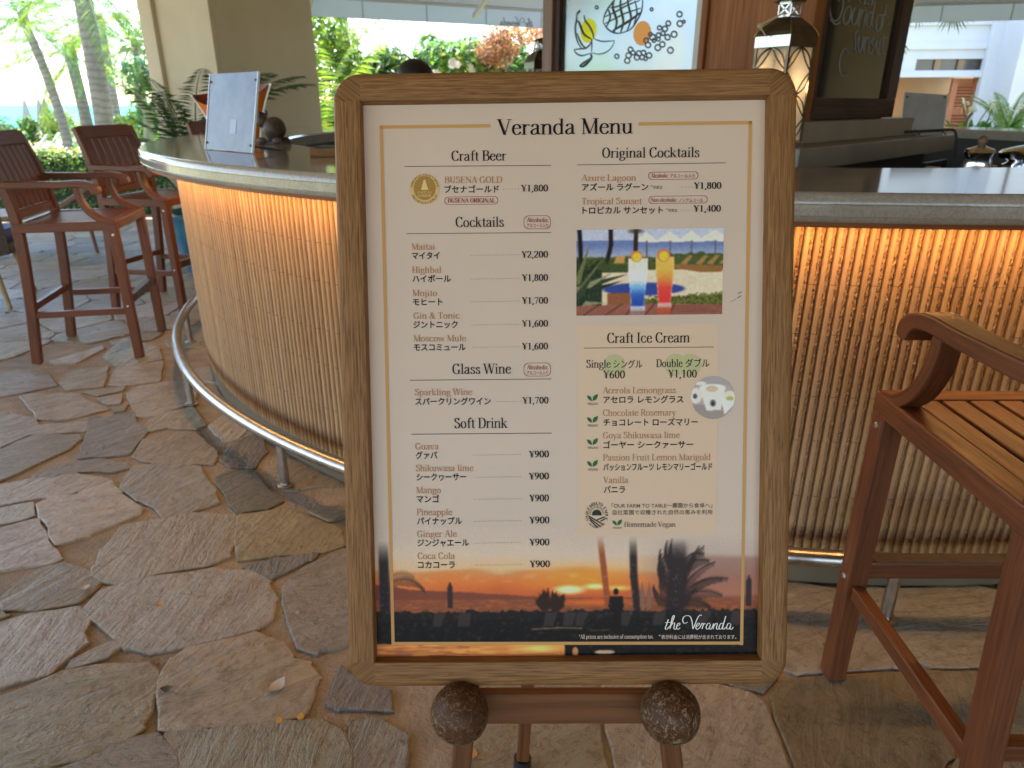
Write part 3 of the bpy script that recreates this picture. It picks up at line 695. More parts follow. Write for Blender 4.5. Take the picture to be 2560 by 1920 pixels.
CH = [[(640, 10), (610, -60), (540, -40), (520, 60), (535, 200), (580, 260), (640, 220), (680, 100), (685, 0)], [(530, 240), (590, 300), (650, 270)],
[(760, 80), (710, 130), (690, 230), (710, 310), (760, 250), (785, 140), (770, 80)], [(830, 95), (800, 180), (790, 270), (830, 300), (870, 200), (890, 110)], [(895, 110), (870, 220), (860, 320)],
[(920, 120), (890, 230), (880, 330)], [(900, 200), (940, 130), (970, 140), (950, 240), (935, 340)], [(1040, 150), (990, 180), (970, 300), (1000, 340), (1040, 240), (1075, 20)], [(1050, 170), (1030, 280), (1050, 320)],
[(1140, 180), (1100, 220), (1090, 330), (1110, 390), (1150, 320), (1160, 220), (1140, 180)], [(1220, 60), (1190, 180), (1170, 300), (1140, 380)], [(1160, 190), (1220, 180)],
[(870, 370), (830, 420), (840, 520), (830, 600), (850, 640)], [(880, 440), (870, 560), (890, 640), (920, 560), (935, 440)], [(960, 450), (940, 560), (940, 640)], [(950, 520), (990, 450), (1000, 560), (990, 650)], [(1060, 470), (1030, 520), (1060, 570), (1040, 640), (1015, 650)],
[(1080, 570), (1120, 560), (1140, 490), (1110, 480), (1085, 570), (1100, 660), (1140, 660)], [(1190, 430), (1170, 560), (1170, 650), (1200, 660)], [(1150, 470), (1225, 460)],
[(750, 660), (720, 600), (670, 640), (640, 760), (650, 890), (690, 930), (750, 890)], [(740, 0), (760, 20)], [(880, -10), (900, 40)], [(960, 10), (940, 60), (1000, 40), (990, 75)], [(1050, 0), (1030, 75)], [(1215, 210), (1232, 208)], [(1230, 300), (1255, 295)]]
for L in CH: ck.tube([rpt(*p) for p in cr(L, 5)], .0042, 5)
ck.build('chalk_script', m_chalk, board)
# ================================================================== LETTERING
def E_(cx, cy, rx, ry, a0=0, a1=360, n=22): return [(cx + rx * math.cos(R(a0 + (a1 - a0) * i / n)), cy + ry * math.sin(R(a0 + (a1 - a0) * i / n))) for i in range(n + 1)]
# strokes: ('I',x,y0,y1,serifs) upright stem | ('L',x0,y0,x1,y1,w) straight | ('C',pts) curved nib | ('P',pts) ready polyline nib | ('H',x,y) foot serif
def st(x, y0=0, y1=100, s='bt', w=14): return ('I', x, y0, y1, s, w)
G = {
'A': (72, [('L', 7, 0, 36, 100, 5), ('L', 36, 100, 64, 0, 14), ('L', 18, 34, 52, 34, 5), ('H', 8, 0), ('H', 64, 0)]),
'B': (68, [st(16), ('C', [(16, 98), (38, 98), (53, 90), (55, 76), (50, 61), (36, 54), (16, 53)]), ('C', [(36, 53), (52, 49), (61, 36), (60, 17), (46, 3), (16, 2)])]),
'C': (70, [('C', [(60, 77), (53, 93), (38, 99), (21, 91), (11, 72), (9, 50), (12, 26), (23, 8), (40, 1), (54, 6), (64, 23)]), ('L', 61, 74, 61, 99, 4)]),
'D': (76, [st(16), ('C', [(16, 98), (40, 98), (59, 86), (67, 50), (59, 14), (40, 2), (16, 2)])]),
'E': (66, [st(16), ('L', 16, 98, 58, 98, 5), ('L', 16, 52, 46, 52, 5), ('L', 16, 2, 62, 2, 5), ('L', 58, 99, 59, 80, 4), ('L', 61, 1, 64, 22, 4), ('L', 46, 43, 46, 62, 4)]),
'F': (60, [st(16), ('L', 16, 98, 57, 98, 5), ('L', 16, 51, 45, 51, 5), ('L', 57, 99, 58, 80, 4), ('L', 45, 42, 45, 61, 4)]),
'G': (77, [('C', [(60, 77), (53, 93), (38, 99), (21, 91), (11, 72), (9, 50), (12, 26), (23, 8), (40, 1), (54, 4), (62, 12)]), ('L', 61, 74, 61, 99, 4), st(62, 4, 42, 't')]),
'H': (77, [st(16), st(62), ('L', 16, 52, 62, 52, 5)]), 'I': (34, [st(16)]),
'K': (74, [st(16), ('L', 58, 98, 20, 48, 5), ('L', 30, 60, 63, 0, 14), ('H', 58, 99), ('H', 64, 0)]),
'L': (64, [st(16), ('L', 16, 2, 60, 2, 5), ('L', 59, 1, 62, 24, 4)]),
'M': (94, [('I', 14, 0, 100, 'b', 5), ('L', 14, 100, 46, 2, 14), ('L', 46, 2, 78, 100, 5), st(79), ('H', 10, 99)]),
'N': (78, [('I', 14, 0, 100, 'b', 5), ('L', 14, 100, 65, 0, 13), ('I', 65, 0, 100, 't', 5), ('H', 8, 99)]),
'O': (78, [('P', E_(38, 50, 29, 49))]),
'P': (62, [st(16), ('C', [(16, 98), (38, 98), (55, 89), (58, 73), (51, 56), (36, 49), (16, 48)])]),
'R': (70, [st(16), ('C', [(16, 98), (38, 98), (53, 90), (56, 74), (50, 58), (36, 51), (16, 50)]), ('L', 36, 51, 64, 0, 13), ('H', 65, 0)]),
'S': (60, [('C', [(47, 78), (40, 94), (28, 99), (14, 92), (11, 77), (19, 62), (36, 52), (49, 40), (51, 22), (43, 6), (28, 1), (14, 8), (8, 25)]), ('L', 48, 74, 48, 99, 4), ('L', 8, 2, 8, 28, 4)]),
'T': (66, [st(33, 0, 98, 'b'), ('L', 5, 98, 61, 98, 5), ('L', 5, 99, 4, 78, 4), ('L', 61, 99, 62, 78, 4)]),
'U': (78, [('C', [(18, 98), (18, 60), (18, 30), (26, 8), (40, 1), (54, 8), (60, 30)]), ('L', 61, 28, 61, 98, 5), ('H', 18, 99), ('H', 61, 99)]),
'V': (72, [('L', 8, 100, 38, 0, 14), ('L', 38, 0, 63, 100, 5), ('H', 9, 99), ('H', 63, 99)]),
'W': (102, [('L', 6, 100, 29, 0, 13), ('L', 29, 0, 50, 100, 5), ('L', 50, 100, 72, 0, 13), ('L', 72, 0, 94, 100, 5), ('H', 7, 99), ('H', 50, 99), ('H', 94, 99)]),
'Y': (70, [('L', 8, 100, 36, 46, 13), ('L', 62, 100, 36, 46, 5), st(36, 0, 48, 'b')]),
'0': (60, [('P', E_(30, 49, 21, 48))]), '1': (60, [st(31, 0, 96, 'b'), ('L', 15, 84, 31, 97, 6)]),
'2': (60, [('C', [(9, 74), (15, 91), (29, 97), (44, 89), (47, 72), (38, 48), (22, 26), (8, 6)]), ('L', 7, 5, 52, 5, 9), ('L', 52, 2, 54, 20, 4)]),
'4': (60, [st(41, 0, 97, ''), ('L', 41, 97, 6, 30, 5), ('L', 5, 30, 56, 30, 7)]),
'6': (60, [('C', [(48, 96), (28, 82), (13, 54), (11, 26), (20, 5), (31, 1), (44, 8), (49, 28), (44, 48), (31, 56), (18, 47), (12, 32)])]),
'7': (60, [('L', 8, 93, 53, 93, 9), ('L', 52, 95, 24, 0, 8), ('L', 8, 95, 6, 76, 4)]),
'8': (60, [('P', E_(30, 74, 15, 22)), ('P', E_(30, 26, 19, 25))]),
'9': (60, [('C', [(12, 1), (32, 15), (47, 43), (49, 71), (40, 92), (29, 97), (16, 90), (11, 70), (16, 50), (29, 42), (42, 51), (48, 66)])]),
',': (26, [('C', [(12, 8), (15, 2), (13, -8), (6, -18)]), ('L', 9, 5, 17, 5, 11)]), '.': (24, [('L', 7, 5, 17, 5, 11)]),
'¥': (66, [('L', 6, 98, 33, 52, 14), ('L', 60, 98, 33, 52, 6), st(33, 0, 54, 'b'), ('L', 12, 46, 54, 46, 5), ('L', 12, 28, 54, 28, 5), ('H', 8, 98), ('H', 58, 98)]),
'-': (34, [('L', 5, 30, 29, 30, 8)]), '*': (44, [('L', 22, 60, 22, 98, 7), ('L', 6, 69, 38, 89, 7), ('L', 38, 69, 6, 89, 7)]), '~': (60, [('C', [(6, 36), (16, 46), (30, 40), (42, 33), (54, 44)])]),
'&': (80, [('C', [(60, 52), (52, 20), (32, 1), (14, 6), (9, 24), (22, 46), (40, 64), (44, 84), (34, 98), (23, 88), (22, 72), (34, 46), (54, 14), (70, 1), (78, 8)])]),
'a': (57, [('C', [(11, 50), (17, 62), (29, 66), (40, 60), (42, 47), (42, 16), (46, 4), (55, 6)]), ('C', [(42, 42), (22, 34), (10, 22), (11, 7), (21, 1), (33, 6), (42, 15)])]),
'b': (62, [st(13, 2, 100, 't', 12), ('C', [(13, 52), (22, 63), (34, 66), (48, 56), (53, 34), (47, 11), (33, 1), (21, 3), (13, 10)])]),
'c': (54, [('C', [(47, 51), (40, 63), (28, 66), (14, 56), (9, 34), (15, 11), (30, 1), (42, 5), (50, 18)])]),
'd': (62, [st(47, 2, 100, 't', 12), ('C', [(47, 52), (38, 64), (27, 66), (13, 56), (8, 34), (13, 11), (26, 1), (38, 4), (47, 12)]), ('L', 47, 2, 58, 5, 4)]),
'e': (54, [('C', [(11, 41), (30, 41), (46, 42), (44, 56), (31, 66), (16, 58), (9, 36), (14, 12), (28, 1), (41, 5), (50, 18)])]),
'f': (40, [('C', [(45, 91), (39, 98), (29, 97), (22, 86), (21, 66), (21, 40), (21, 2)]), ('L', 6, 64, 40, 64, 5), ('H', 21, 0)]),
'g': (57, [('P', E_(27, 45, 17, 20)), ('L', 38, 61, 54, 63, 6), ('C', [(18, 28), (11, 17), (20, 9), (40, 5), (51, -6), (43, -22), (24, -28), (8, -20), (10, -6), (22, 6)])]),
'h': (64, [st(14, 0, 100, 'bt', 12), ('C', [(14, 48), (26, 62), (38, 66), (48, 58), (50, 40), (50, 20), (50, 2)]), ('H', 50, 0)]),
'i': (32, [st(16, 0, 66, 'bt', 12), ('L', 10, 90, 22, 90, 13)]), 'j': (32, [('C', [(17, 66), (17, 30), (17, -8), (10, -26), (0, -24)]), ('L', 11, 90, 23, 90, 13), ('H', 14, 65)]),
'k': (62, [st(14, 0, 100, 'bt', 12), ('L', 48, 64, 20, 36, 5), ('L', 27, 42, 52, 0, 12), ('H', 48, 65), ('H', 53, 0)]), 'l': (32, [st(16, 0, 100, 'bt', 12)]),
'm': (98, [st(14, 0, 66, 'bt', 12), ('C', [(14, 48), (26, 62), (37, 66), (46, 58), (48, 40), (48, 20), (48, 2)]), ('C', [(48, 48), (60, 62), (71, 66), (81, 58), (83, 40), (83, 20), (83, 2)]), ('H', 48, 0), ('H', 83, 0)]),
'n': (64, [st(14, 0, 66, 'bt', 12), ('C', [(14, 48), (26, 62), (38, 66), (48, 58), (50, 40), (50, 20), (50, 2)]), ('H', 50, 0)]),
'o': (60, [('P', E_(30, 33, 21, 32))]),
'p': (62, [st(13, -30, 66, 'bt', 12), ('C', [(13, 52), (22, 63), (34, 66), (48, 56), (53, 34), (47, 11), (33, 1), (21, 3), (13, 10)])]),
'r': (44, [st(14, 0, 66, 'bt', 12), ('C', [(14, 46), (24, 61), (36, 63), (42, 58)])]),
's': (48, [('C', [(38, 51), (33, 62), (23, 66), (12, 59), (12, 47), (22, 38), (35, 28), (40, 16), (34, 4), (23, 1), (12, 5), (7, 18)])]),
't': (38, [('C', [(19, 84), (19, 50), (19, 14), (25, 2), (35, 6)]), ('L', 5, 64, 35, 64, 5)]),
'u': (64, [('C', [(14, 65), (14, 40), (14, 18), (22, 3), (34, 3), (47, 16)]), st(48, 2, 66, 't', 12), ('H', 10, 65), ('L', 48, 2, 60, 4, 4)]),
'v': (56, [('L', 7, 66, 29, 0, 12), ('L', 29, 0, 48, 66, 5), ('H', 8, 65), ('H', 48, 65)]),
'w': (82, [('L', 6, 66, 24, 0, 11), ('L', 24, 0, 41, 66, 5), ('L', 41, 66, 58, 0, 11), ('L', 58, 0, 75, 66, 5), ('H', 7, 65), ('H', 75, 65)]),
'x': (58, [('L', 8, 66, 48, 0, 12), ('L', 47, 66, 9, 0, 5), ('H', 9, 65), ('H', 48, 0)]),
'y': (56, [('L', 7, 66, 29, 2, 12), ('L', 48, 66, 29, 2, 5), ('C', [(29, 3), (22, -18), (12, -28), (4, -24)]), ('H', 8, 65), ('H', 48, 65)]),
'z': (54, [('L', 8, 63, 46, 63, 5), ('L', 46, 65, 8, 2, 12), ('L', 8, 3, 48, 3, 5), ('L', 9, 65, 8, 48, 4), ('L', 47, 1, 50, 18, 4)]), ' ': (30, []),
}
def nib(pts, thick=14., thin=5.):
    """quads of a broad-nib stroke: thick where it runs upright"""
    n = len(pts); q = []; L_, R_ = [], []
    for i in range(n):
        a, b = pts[max(i - 1, 0)], pts[min(i + 1, n - 1)]; dx, dy = b[0] - a[0], b[1] - a[1]; l = math.hypot(dx, dy) or 1
        wd = thin + (thick - thin) * abs(dy / l) ** 1.4; ox, oy = -dy / l * wd / 2, dx / l * wd / 2
        L_.append((pts[i][0] + ox, pts[i][1] + oy)); R_.append((pts[i][0] - ox, pts[i][1] - oy))
    for i in range(n - 1): q.append([L_[i], R_[i], R_[i + 1], L_[i + 1]])
    return q
def bar_(x0, y0, x1, y1, wd):
    l = math.hypot(x1 - x0, y1 - y0); ox, oy = -(y1 - y0) / l * wd / 2, (x1 - x0) / l * wd / 2
    if abs(x1 - x0) < .01 * abs(y1 - y0) or abs(y1 - y0) < abs(x1 - x0): return [(x0 + ox, y0 + oy), (x0 - ox, y0 - oy), (x1 - ox, y1 - oy), (x1 + ox, y1 + oy)]
    k = wd / 2 * l / abs(y1 - y0); return [(x0 - k, y0), (x0 + k, y0), (x1 + k, y1), (x1 - k, y1)]
def serif_polys(text, bold=1.0, track=0):
    """[(layer, polygon)] in units of cap height 100, and total advance"""
    x = 0; o = []
    for ch in text:
        adv, prims = G.get(ch, G[' '])
        for k, p in enumerate(prims):
            if p[0] == 'I':
                _, px, y0, y1, s, wd = p; wd *= bold; polys = [[(px - wd / 2, y0), (px + wd / 2, y0), (px + wd / 2, y1), (px - wd / 2, y1)]]
                if 'b' in s: polys.append([(px - wd / 2 - 8, y0), (px + wd / 2 + 8, y0), (px + wd / 2 + 8, y0 + 4), (px - wd / 2 - 8, y0 + 4)])
                if 't' in s: polys.append([(px - wd / 2 - 9, y1 - 4), (px + wd / 2 + (8 if y0 == 0 and y1 == 100 and ch.isupper() else 1), y1 - 4), (px + wd / 2 + (8 if ch.isupper() else 1), y1), (px - wd / 2 - 9, y1)])
            elif p[0] == 'L': polys = [bar_(p[1], p[2], p[3], p[4], p[5] * (bold if p[5] > 9 else 1 + (bold - 1) * .4))]
            elif p[0] == 'H': polys = [[(p[1] - 13, p[2]), (p[1] + 13, p[2]), (p[1] + 13, p[2] + (4 if p[2] < 50 else -4)), (p[1] - 13, p[2] + (4 if p[2] < 50 else -4))]]
            else:
                pts = cr(p[1], 5) if p[0] == 'C' else p[1]; up = ch.isupper() or ch.isdigit(); polys = nib([(a[0], a[1]) for a in pts], (14 if up else 12.5) * bold, 4.6 * (1 + (bold - 1) * .4))
            for j, q in enumerate(polys): o.append((k + (j if p[0] == 'I' else 0) * 4, [(x + a, b) for a, b in q]))
        x += adv + track
    return o, x - track
_jp = {}
def kana_polys(text, weight=.012):
    key = (text, weight)
    if key not in _jp:
        c = bpy.data.curves.new('kana', 'FONT'); c.body = text; c.size = 100; c.offset = weight * 100; c.resolution_u = 3
        o = bpy.data.objects.new('kana', c); col.objects.link(o); dg = bpy.context.evaluated_depsgraph_get(); dg.update()
        me = bpy.data.meshes.new_from_object(o.evaluated_get(dg)); V = [(v.co.x, v.co.y) for v in me.vertices]; Fc = [tuple(p.vertices) for p in me.polygons]
        bpy.data.objects.remove(o); bpy.data.curves.remove(c); bpy.data.meshes.remove(me)
        x0 = min(v[0] for v in V); x1 = max(v[0] for v in V); _jp[key] = ([(0, [(V[i][0] - x0, V[i][1]) for i in f]) for f in Fc], x1 - x0)
    return _jp[key]

# ================================================================== MENU SIGN
TL = Vector((-.26001, 1.10577, 1.37358)); U = Vector((.67493, -.00325, .00881)); Vv = Vector((.00829, -.28064, -.87961))
SW, SH = U.length, Vv.length
ex = U.normalized(); ey = (-Vv - ex * (-Vv).dot(ex)).normalized(); ez = ex.cross(ey).normalized()
S0 = TL + Vv + U / 2
SM = Matrix((( ex.x, ey.x, ez.x, S0.x), (ex.y, ey.y, ez.y, S0.y), (ex.z, ey.z, ez.z, S0.z), (0, 0, 0, 1)))
sign = empty('menu_sign', label='oak framed veranda menu board with sunset picture, standing on the easel', cat='menu sign'); sign.matrix_world = SM
SI = SM.inverted(); K22 = 2560 / 2212.0
ZP = -.020
def bp(x, y):
    """photo pixel (2212 wide) -> x, y on the poster"""
    p = SI @ at_plane(x * K22, y * K22, S0 + ez * ZP, ez); return p.x, p.y
FW = .041
prof_f = [(0, -.034), (0, -.010), (.0012, -.005), (.004, -.0018), (.009, -.0003), (.014, 0), (.036, 0), (.0395, -.001), (.0405, -.003), (.041, -.021)]
def rail_(p0, p1, inward):
    b = MB(); p0, p1, inward = Vector(p0), Vector(p1), Vector(inward); L = (p1 - p0).length; k = 0; o = b.seed.random() * 7 + p0.x * 13 + p0.y * 7; pl = [0]
    for i in range(1, len(prof_f)): pl.append(pl[-1] + math.hypot(prof_f[i][0] - prof_f[i - 1][0], prof_f[i][1] - prof_f[i - 1][1]))
    for p in (p0, p1):
        for a, z in prof_f: q = p + inward * a; b.v.append((q.x, q.y, z))
    n = len(prof_f)
    for i in range(n - 1): b.face((i, i + 1, n + i + 1, n + i), [(o, o + pl[i]), (o, o + pl[i + 1]), (o + L, o + pl[i + 1]), (o + L, o + pl[i])])
    return b
hw = SW / 2; g = 0.0
for p0, p1, inn in (((-hw + FW + g, SH), (hw - FW - g, SH), (0, -1)), ((-hw + FW + g, 0), (hw - FW - g, 0), (0, 1)), ((-hw, FW + g), (-hw, SH - FW - g), (1, 0)), ((hw, FW + g), (hw, SH - FW - g), (-1, 0))):
    rail_((*p0, 0), (*p1, 0), (*inn, 0)).build('frame_rail', M['oak'], sign, smooth=True)
for sx in (-1, 1):
    for sy in (0, 1):
        cx = sx * (hw - FW); cy = FW if sy == 0 else SH - FW; a0 = {(-1, 1): 90, (1, 1): 0, (1, 0): 270, (-1, 0): 180}[(sx, sy)]
        b = MB(); b.lathe([(max(FW - a, .0003), z) for a, z in prof_f], (cx, cy, 0), 14, R(a0), R(a0 + 90))
        for i in range(len(b.uv)):
            b.uv[i] = [((b.v[q][0] * .8 + b.v[q][1] * sx * (1 if sy else -1) * .6), (b.v[q][0] * .6 * -sx * (1 if sy else -1) + b.v[q][1] * .8)) for q in b.f[i]]
        b.build('frame_corner', M['oak_end'], sign, smooth=True)
b = MB(); b.box((0, SH / 2, -.031), (SW - .03, SH - .03, .005)); b.build('back_board', M['black'], sign)
INKK = (.55, .595, .615)
PAPER = tuple(c / k for c, k in zip(srgb(168, 156, 143), INKK))
m_paper = NT('printed paper'); v = m_paper.coord('Object'); m_paper.base(m_paper.ramp(m_paper.noise(v, 3.5, 4), [(.3, tuple(c * .95 for c in PAPER)), (.65, PAPER)])); m_paper.set(rough=.3, spec=.14)
poster = None
b = MB(); b.poly([(-hw + .03, .03, ZP), (hw - .03, .03, ZP), (hw - .03, SH - .03, ZP), (-hw + .03, SH - .03, ZP)])
poster = b.build('poster', m_paper.m, sign)
INKK = (.55, .595, .615)
def ink(r, g_, b_): return tuple(min(.9, c / k) for c, k in zip(srgb(r, g_, b_), INKK))
_inks = {}
def inkmat(c):
    if c not in _inks:
        m = NT('ink'); m.base(ink(*c)); m.set(rough=.4, spec=.1); _inks[c] = m.m
    return _inks[c]
BLK, TAN, RED, GRY, GLD = (24, 22, 24), (138, 104, 76), (112, 44, 50), (82, 72, 66), (158, 124, 78)
class Run(MB):
    def text(s, txt, x0, x1, y, cap, kind='s', bold=1.0, y1=None, track=0, z=.0012, shear=0.0):
        """txt from pixel x0 to x1 on baseline y (..y1); cap = cap height in pixels"""
        y1 = y if y1 is None else y1
        polys, adv = serif_polys(txt, bold, track) if kind == 's' else kana_polys(txt, .016 if bold > 1 else .004)
        A = Vector(bp(x0, y)); B = Vector(bp(x1, y1)); d = B - A; L = d.length; d.normalize(); up = Vector((-d.y, d.x))
        h = (Vector(bp(x0, y - cap)) - A).length; sy = h / (100 if kind == 's' else 88.); sx = L / adv
        for lay, q in polys:
            P = [A + d * ((a + shear * b_) * sx) + up * (b_ * sy) for a, b_ in q]
            s.poly([(p.x, p.y, ZP + z + lay * 1.2e-5) for p in P])
    def strip(s, x0, y0, x1, y1, wpx, z=.0009):
        A = Vector(bp(x0, y0)); B = Vector(bp(x1, y1)); d = (B - A).normalized(); u = Vector((-d.y, d.x)) * (wpx * .000683 / 2)
        s.poly([(p.x, p.y, ZP + z) for p in (A - u, B - u, B + u, A + u)])
    def dots(s, x0, x1, y):
        n = max(2, int((x1 - x0) / 5.0))
        for i in range(n):
            cx, cy = bp(x0 + (x1 - x0) * i / (n - 1), y - 1.6 * i / (n - 1) * (x1 - x0) / 100); r = .00048
            s.poly([(cx - r, cy - r, ZP + .0012), (cx + r, cy - r, ZP + .0012), (cx + r, cy + r, ZP + .0012), (cx - r, cy + r, ZP + .0012)])
    def pill(s, x0, y0, x1, y1, rad, wpx=1.0):
        a = Vector(bp(x0, y0)); c = Vector(bp(x1, y1)); r = rad * .000683; P = []
        for cx, cy, a0 in ((c.x - r, a.y - r, 0), (a.x + r, a.y - r, 90), (a.x + r, c.y + r, 180), (c.x - r, c.y + r, 270)):
            P += [(cx + r * math.cos(R(a0 + 15 * k)), cy + r * math.sin(R(a0 + 15 * k))) for k in range(7)]
        ctr = ((a.x + c.x) / 2, (a.y + c.y) / 2); n = len(P); t_ = wpx * .000683
        for i in range(n):
            p, q = P[i], P[(i + 1) % n]
            f = lambda v: (v[0] + (t_ if v[0] < ctr[0] else -t_), v[1] + (t_ if v[1] < ctr[1] else -t_))
            s.poly([(*p, ZP + .0009), (*q, ZP + .0009), (*f(q), ZP + .0009), (*f(p), ZP + .0009)])
    def shape(s, pts, z=.001): s.poly([(*bp(*p), ZP + z) for p in pts])
    def put(s, name, c): return s.build(name, inkmat(c), poster)
def one(name, c, *a, **k): r = Run(); r.text(*a, **k); return r.put(name, c)
one('title_lettering', BLK, 'Veranda Menu', 1075, 1368, 292, 34, y1=289)
r = Run()
for q in ((820, 275, 1059, 272), (1379, 268, 1624, 265)): r.strip(*q, 7.2)
r.strip(823.5, 272, 849.5, 1393, 7.2); r.strip(1620.5, 262, 1601.5, 1393, 7.2); r.strip(846, 1389.5, 1605, 1388.5, 7.2, .00095); r.put('gold_border', GLD)
for tx, x0, x1, y in (('Craft Beer', 975, 1094, 348), ('Cocktails', 984, 1089, 491), ('Glass Wine', 977, 1104, 808), ('Soft Drink', 981, 1096, 925), ('Original Cocktails', 1300, 1511, 341.5), ('Craft Ice Cream', 1311, 1490, 741)):
    one('heading_lettering', BLK, tx, x0, x1, y, 22, y1=y - (x1 - x0) * .008)
for q in ((874, 360, 1191, 357.5), (878, 505, 1191, 502.5), (886, 821.5, 1191, 818.5), (888, 938, 1192, 935.5), (1246, 356.5, 1567, 352), (1261, 752, 1541, 749.5)): r = Run(); r.strip(*q, 1.5); r.put('heading_rule', GRY)
def section(rows):
    """rows: english, x0, x1, base, kana, x0, x1, base, dots x0, x1, y, price, x0, x1, base"""
    for e, e0, e1, eb, j, j0, j1, jb, d0, d1, dy, pr, p0, p1, pb in rows:
        one('name_lettering', TAN, e, e0, e1, eb, 14, y1=eb - (e1 - e0) * .006, bold=1.0)
        one('kana_lettering', BLK, j, j0, j1, jb, 15.5, 'j', 2, y1=jb - (j1 - j0) * .006)
        if d1: r = Run(); r.dots(d0, d1, dy); r.put('leader_dots', GRY)
        if pr: one('price_lettering', BLK, pr, p0, p1, pb, 14.5, y1=pb - .5, bold=1.15)
section([('BUSENA GOLD', 960, 1085, 396, 'ブセナゴールド', 960, 1078, 416, 1087, 1120, 409, '¥1,800', 1126, 1184, 414)])
section([('Maitai', 889, 940, 540, 'マイタイ', 890, 950, 559, 1018, 1120, 552, '¥2,200', 1127, 1184, 557), ('Highbal', 890, 954, 590, 'ハイボール', 891, 974, 609, 1019, 1121, 603, '¥1,800', 1128, 1184, 607),
 ('Mojito', 891, 945, 640, 'モヒート', 892, 956, 659, 1019, 1121, 652, '¥1,700', 1128, 1184, 656.5), ('Gin & Tonic', 893, 993, 689, 'ジントニック', 893, 989, 708, 1020, 1121, 702, '¥1,600', 1128, 1184, 706), ('Moscow Mule', 893, 1007, 738, 'モスコミュール', 894, 1006, 757, 1022, 1122, 750.5, '¥1,600', 1128, 1184, 755)])
section([('Sparkling Wine', 896, 1020, 854, 'スパークリングワイン', 897, 1060, 874, 1073, 1124, 867.5, '¥1,700', 1129, 1185, 872)])
section([('Guava', 897, 948, 971, 'グァバ', 898, 945, 990, 1024, 1124, 983, '¥900', 1143, 1186, 988), ('Shikuwasa lime', 898, 1023, 1018, 'シークヮーサー', 900, 1007, 1037, 1024, 1124, 1031, '¥900', 1143, 1186, 1035.5),
 ('Mango', 899, 953, 1065.5, 'マンゴ', 900, 949, 1084.5, 1025, 1125, 1078.5, '¥900', 1144, 1186, 1083), ('Pineapple', 900, 977, 1113, 'パイナップル', 901, 998, 1132, 1025, 1125, 1126, '¥900', 1144, 1187, 1130.5),
 ('Ginger Ale', 901, 987, 1160, 'ジンジャエール', 902, 1013, 1179, 1026, 1126, 1173, '¥900', 1144, 1187, 1178), ('Coca Cola', 902, 983, 1207.5, 'コカコーラ', 903, 983, 1226.5, 1027, 1126, 1220.5, '¥900', 1145, 1188, 1225)])
section([('Azure Lagoon', 1256, 1374, 391.5, 'アズール ラグーン', 1257, 1400, 411.5, 1473, 1494, 405, '¥1,800', 1499, 1558, 408.5), ('Tropical Sunset', 1256, 1386, 442, 'トロピカル サンセット', 1258, 1432, 461.5, 1472, 1493, 454.5, '¥1,400', 1498, 1557, 458)])
section([('Acerola Lemongrass', 1302, 1460, 850, 'アセロラ レモングラス', 1303, 1476, 870, 0, 0, 0, '', 0, 0, 0), ('Chocolate Rosemary', 1302, 1460, 898.5, 'チョコレート ローズマリー', 1303, 1507, 919, 0, 0, 0, '', 0, 0, 0), ('Goya Shikuwasa lime', 1302, 1468, 947, 'ゴーヤー シークァーサー', 1303, 1497, 967.5, 0, 0, 0, '', 0, 0, 0),
 ('Passion Fruit Lemon Marigold', 1302, 1535, 995, 'パッションフルーツ レモンマリーゴールド', 1303, 1538, 1015.5, 0, 0, 0, '', 0, 0, 0), ('Vanilla', 1303, 1357, 1043.5, 'バニラ', 1304, 1350, 1064, 0, 0, 0, '', 0, 0, 0)])
for s_ in (('Single', 1266, 1319, 794.5), ('Double', 1417, 1474, 793)): one('scoop_lettering', BLK, s_[0], s_[1], s_[2], s_[3], 17, y1=s_[3] - .4)
for s_ in (('シングル', 1325, 1387, 794), ('ダブル', 1480, 1532, 792)): one('scoop_kana_lettering', BLK, s_[0], s_[1], s_[2], s_[3], 18, 'j', 1)
for s_ in (('¥600', 1303, 1350, 817), ('¥1,100', 1443, 1505, 815.5)): one('scoop_price_lettering', BLK, s_[0], s_[1], s_[2], s_[3], 17)
r = Run(); r.text('BUSENA ORIGINAL', 967, 1070, 438, 9.5, bold=1.2); r.pill(960, 425.5, 1076, 441.5, 8); r.put('badge', RED)
for y in (466, 784): r = Run(); r.text('Alcoholic', 1138, 1184, y + 14, 9.5, bold=1.1); r.text('アルコール入り', 1138, 1184, y + 25, 8.5, 'j', 1); r.pill(1131, y, 1190, y + 28.5, 11); r.put('badge', RED)
r = Run(); r.text('Alcoholic', 1406, 1443, 384, 9, bold=1.1); r.text('アルコール入り', 1447, 1500, 384, 8.5, 'j', 1); r.pill(1400, 372, 1508, 387.5, 7.7); r.put('badge', RED)
r = Run(); r.text('Non-alcoholic', 1406, 1461, 436.5, 9, bold=1.1); r.text('ノンアルコール', 1466, 1518, 436.5, 8.5, 'j', 1); r.pill(1401, 424, 1528, 439, 7.5); r.put('badge', RED)
r = Run(); r.text('*', 1405, 1409, 408, 8); r.text('写真左', 1410, 1431, 408, 7, 'j', 1); r.text('*', 1438, 1442, 458, 8); r.text('写真右', 1443, 1463, 458, 7, 'j', 1)
r.text('「OUR FARM TO TABLE〜農園から食卓へ」', 1321, 1538, 1096.5, 10, 'j', 1, y1=1095.5); r.text('自社菜園で収穫された自然の恵みを利用', 1323, 1538, 1111, 10, 'j', 1, y1=1110); r.text('Homemade Vegan', 1348, 1459, 1138, 11, y1=1137.5); r.put('note_lettering', GRY)
r = Run(); r.text('*All prices are inclusive of consumption tax.', 1250, 1412, 1379, 9, y1=1378.5); r.text('*', 1422, 1427, 1379, 9); r.text('表示料金には消費税が含まれております。', 1428, 1590, 1379, 9, 'j', 1); r.put('tax_note_lettering', (176, 164, 150))
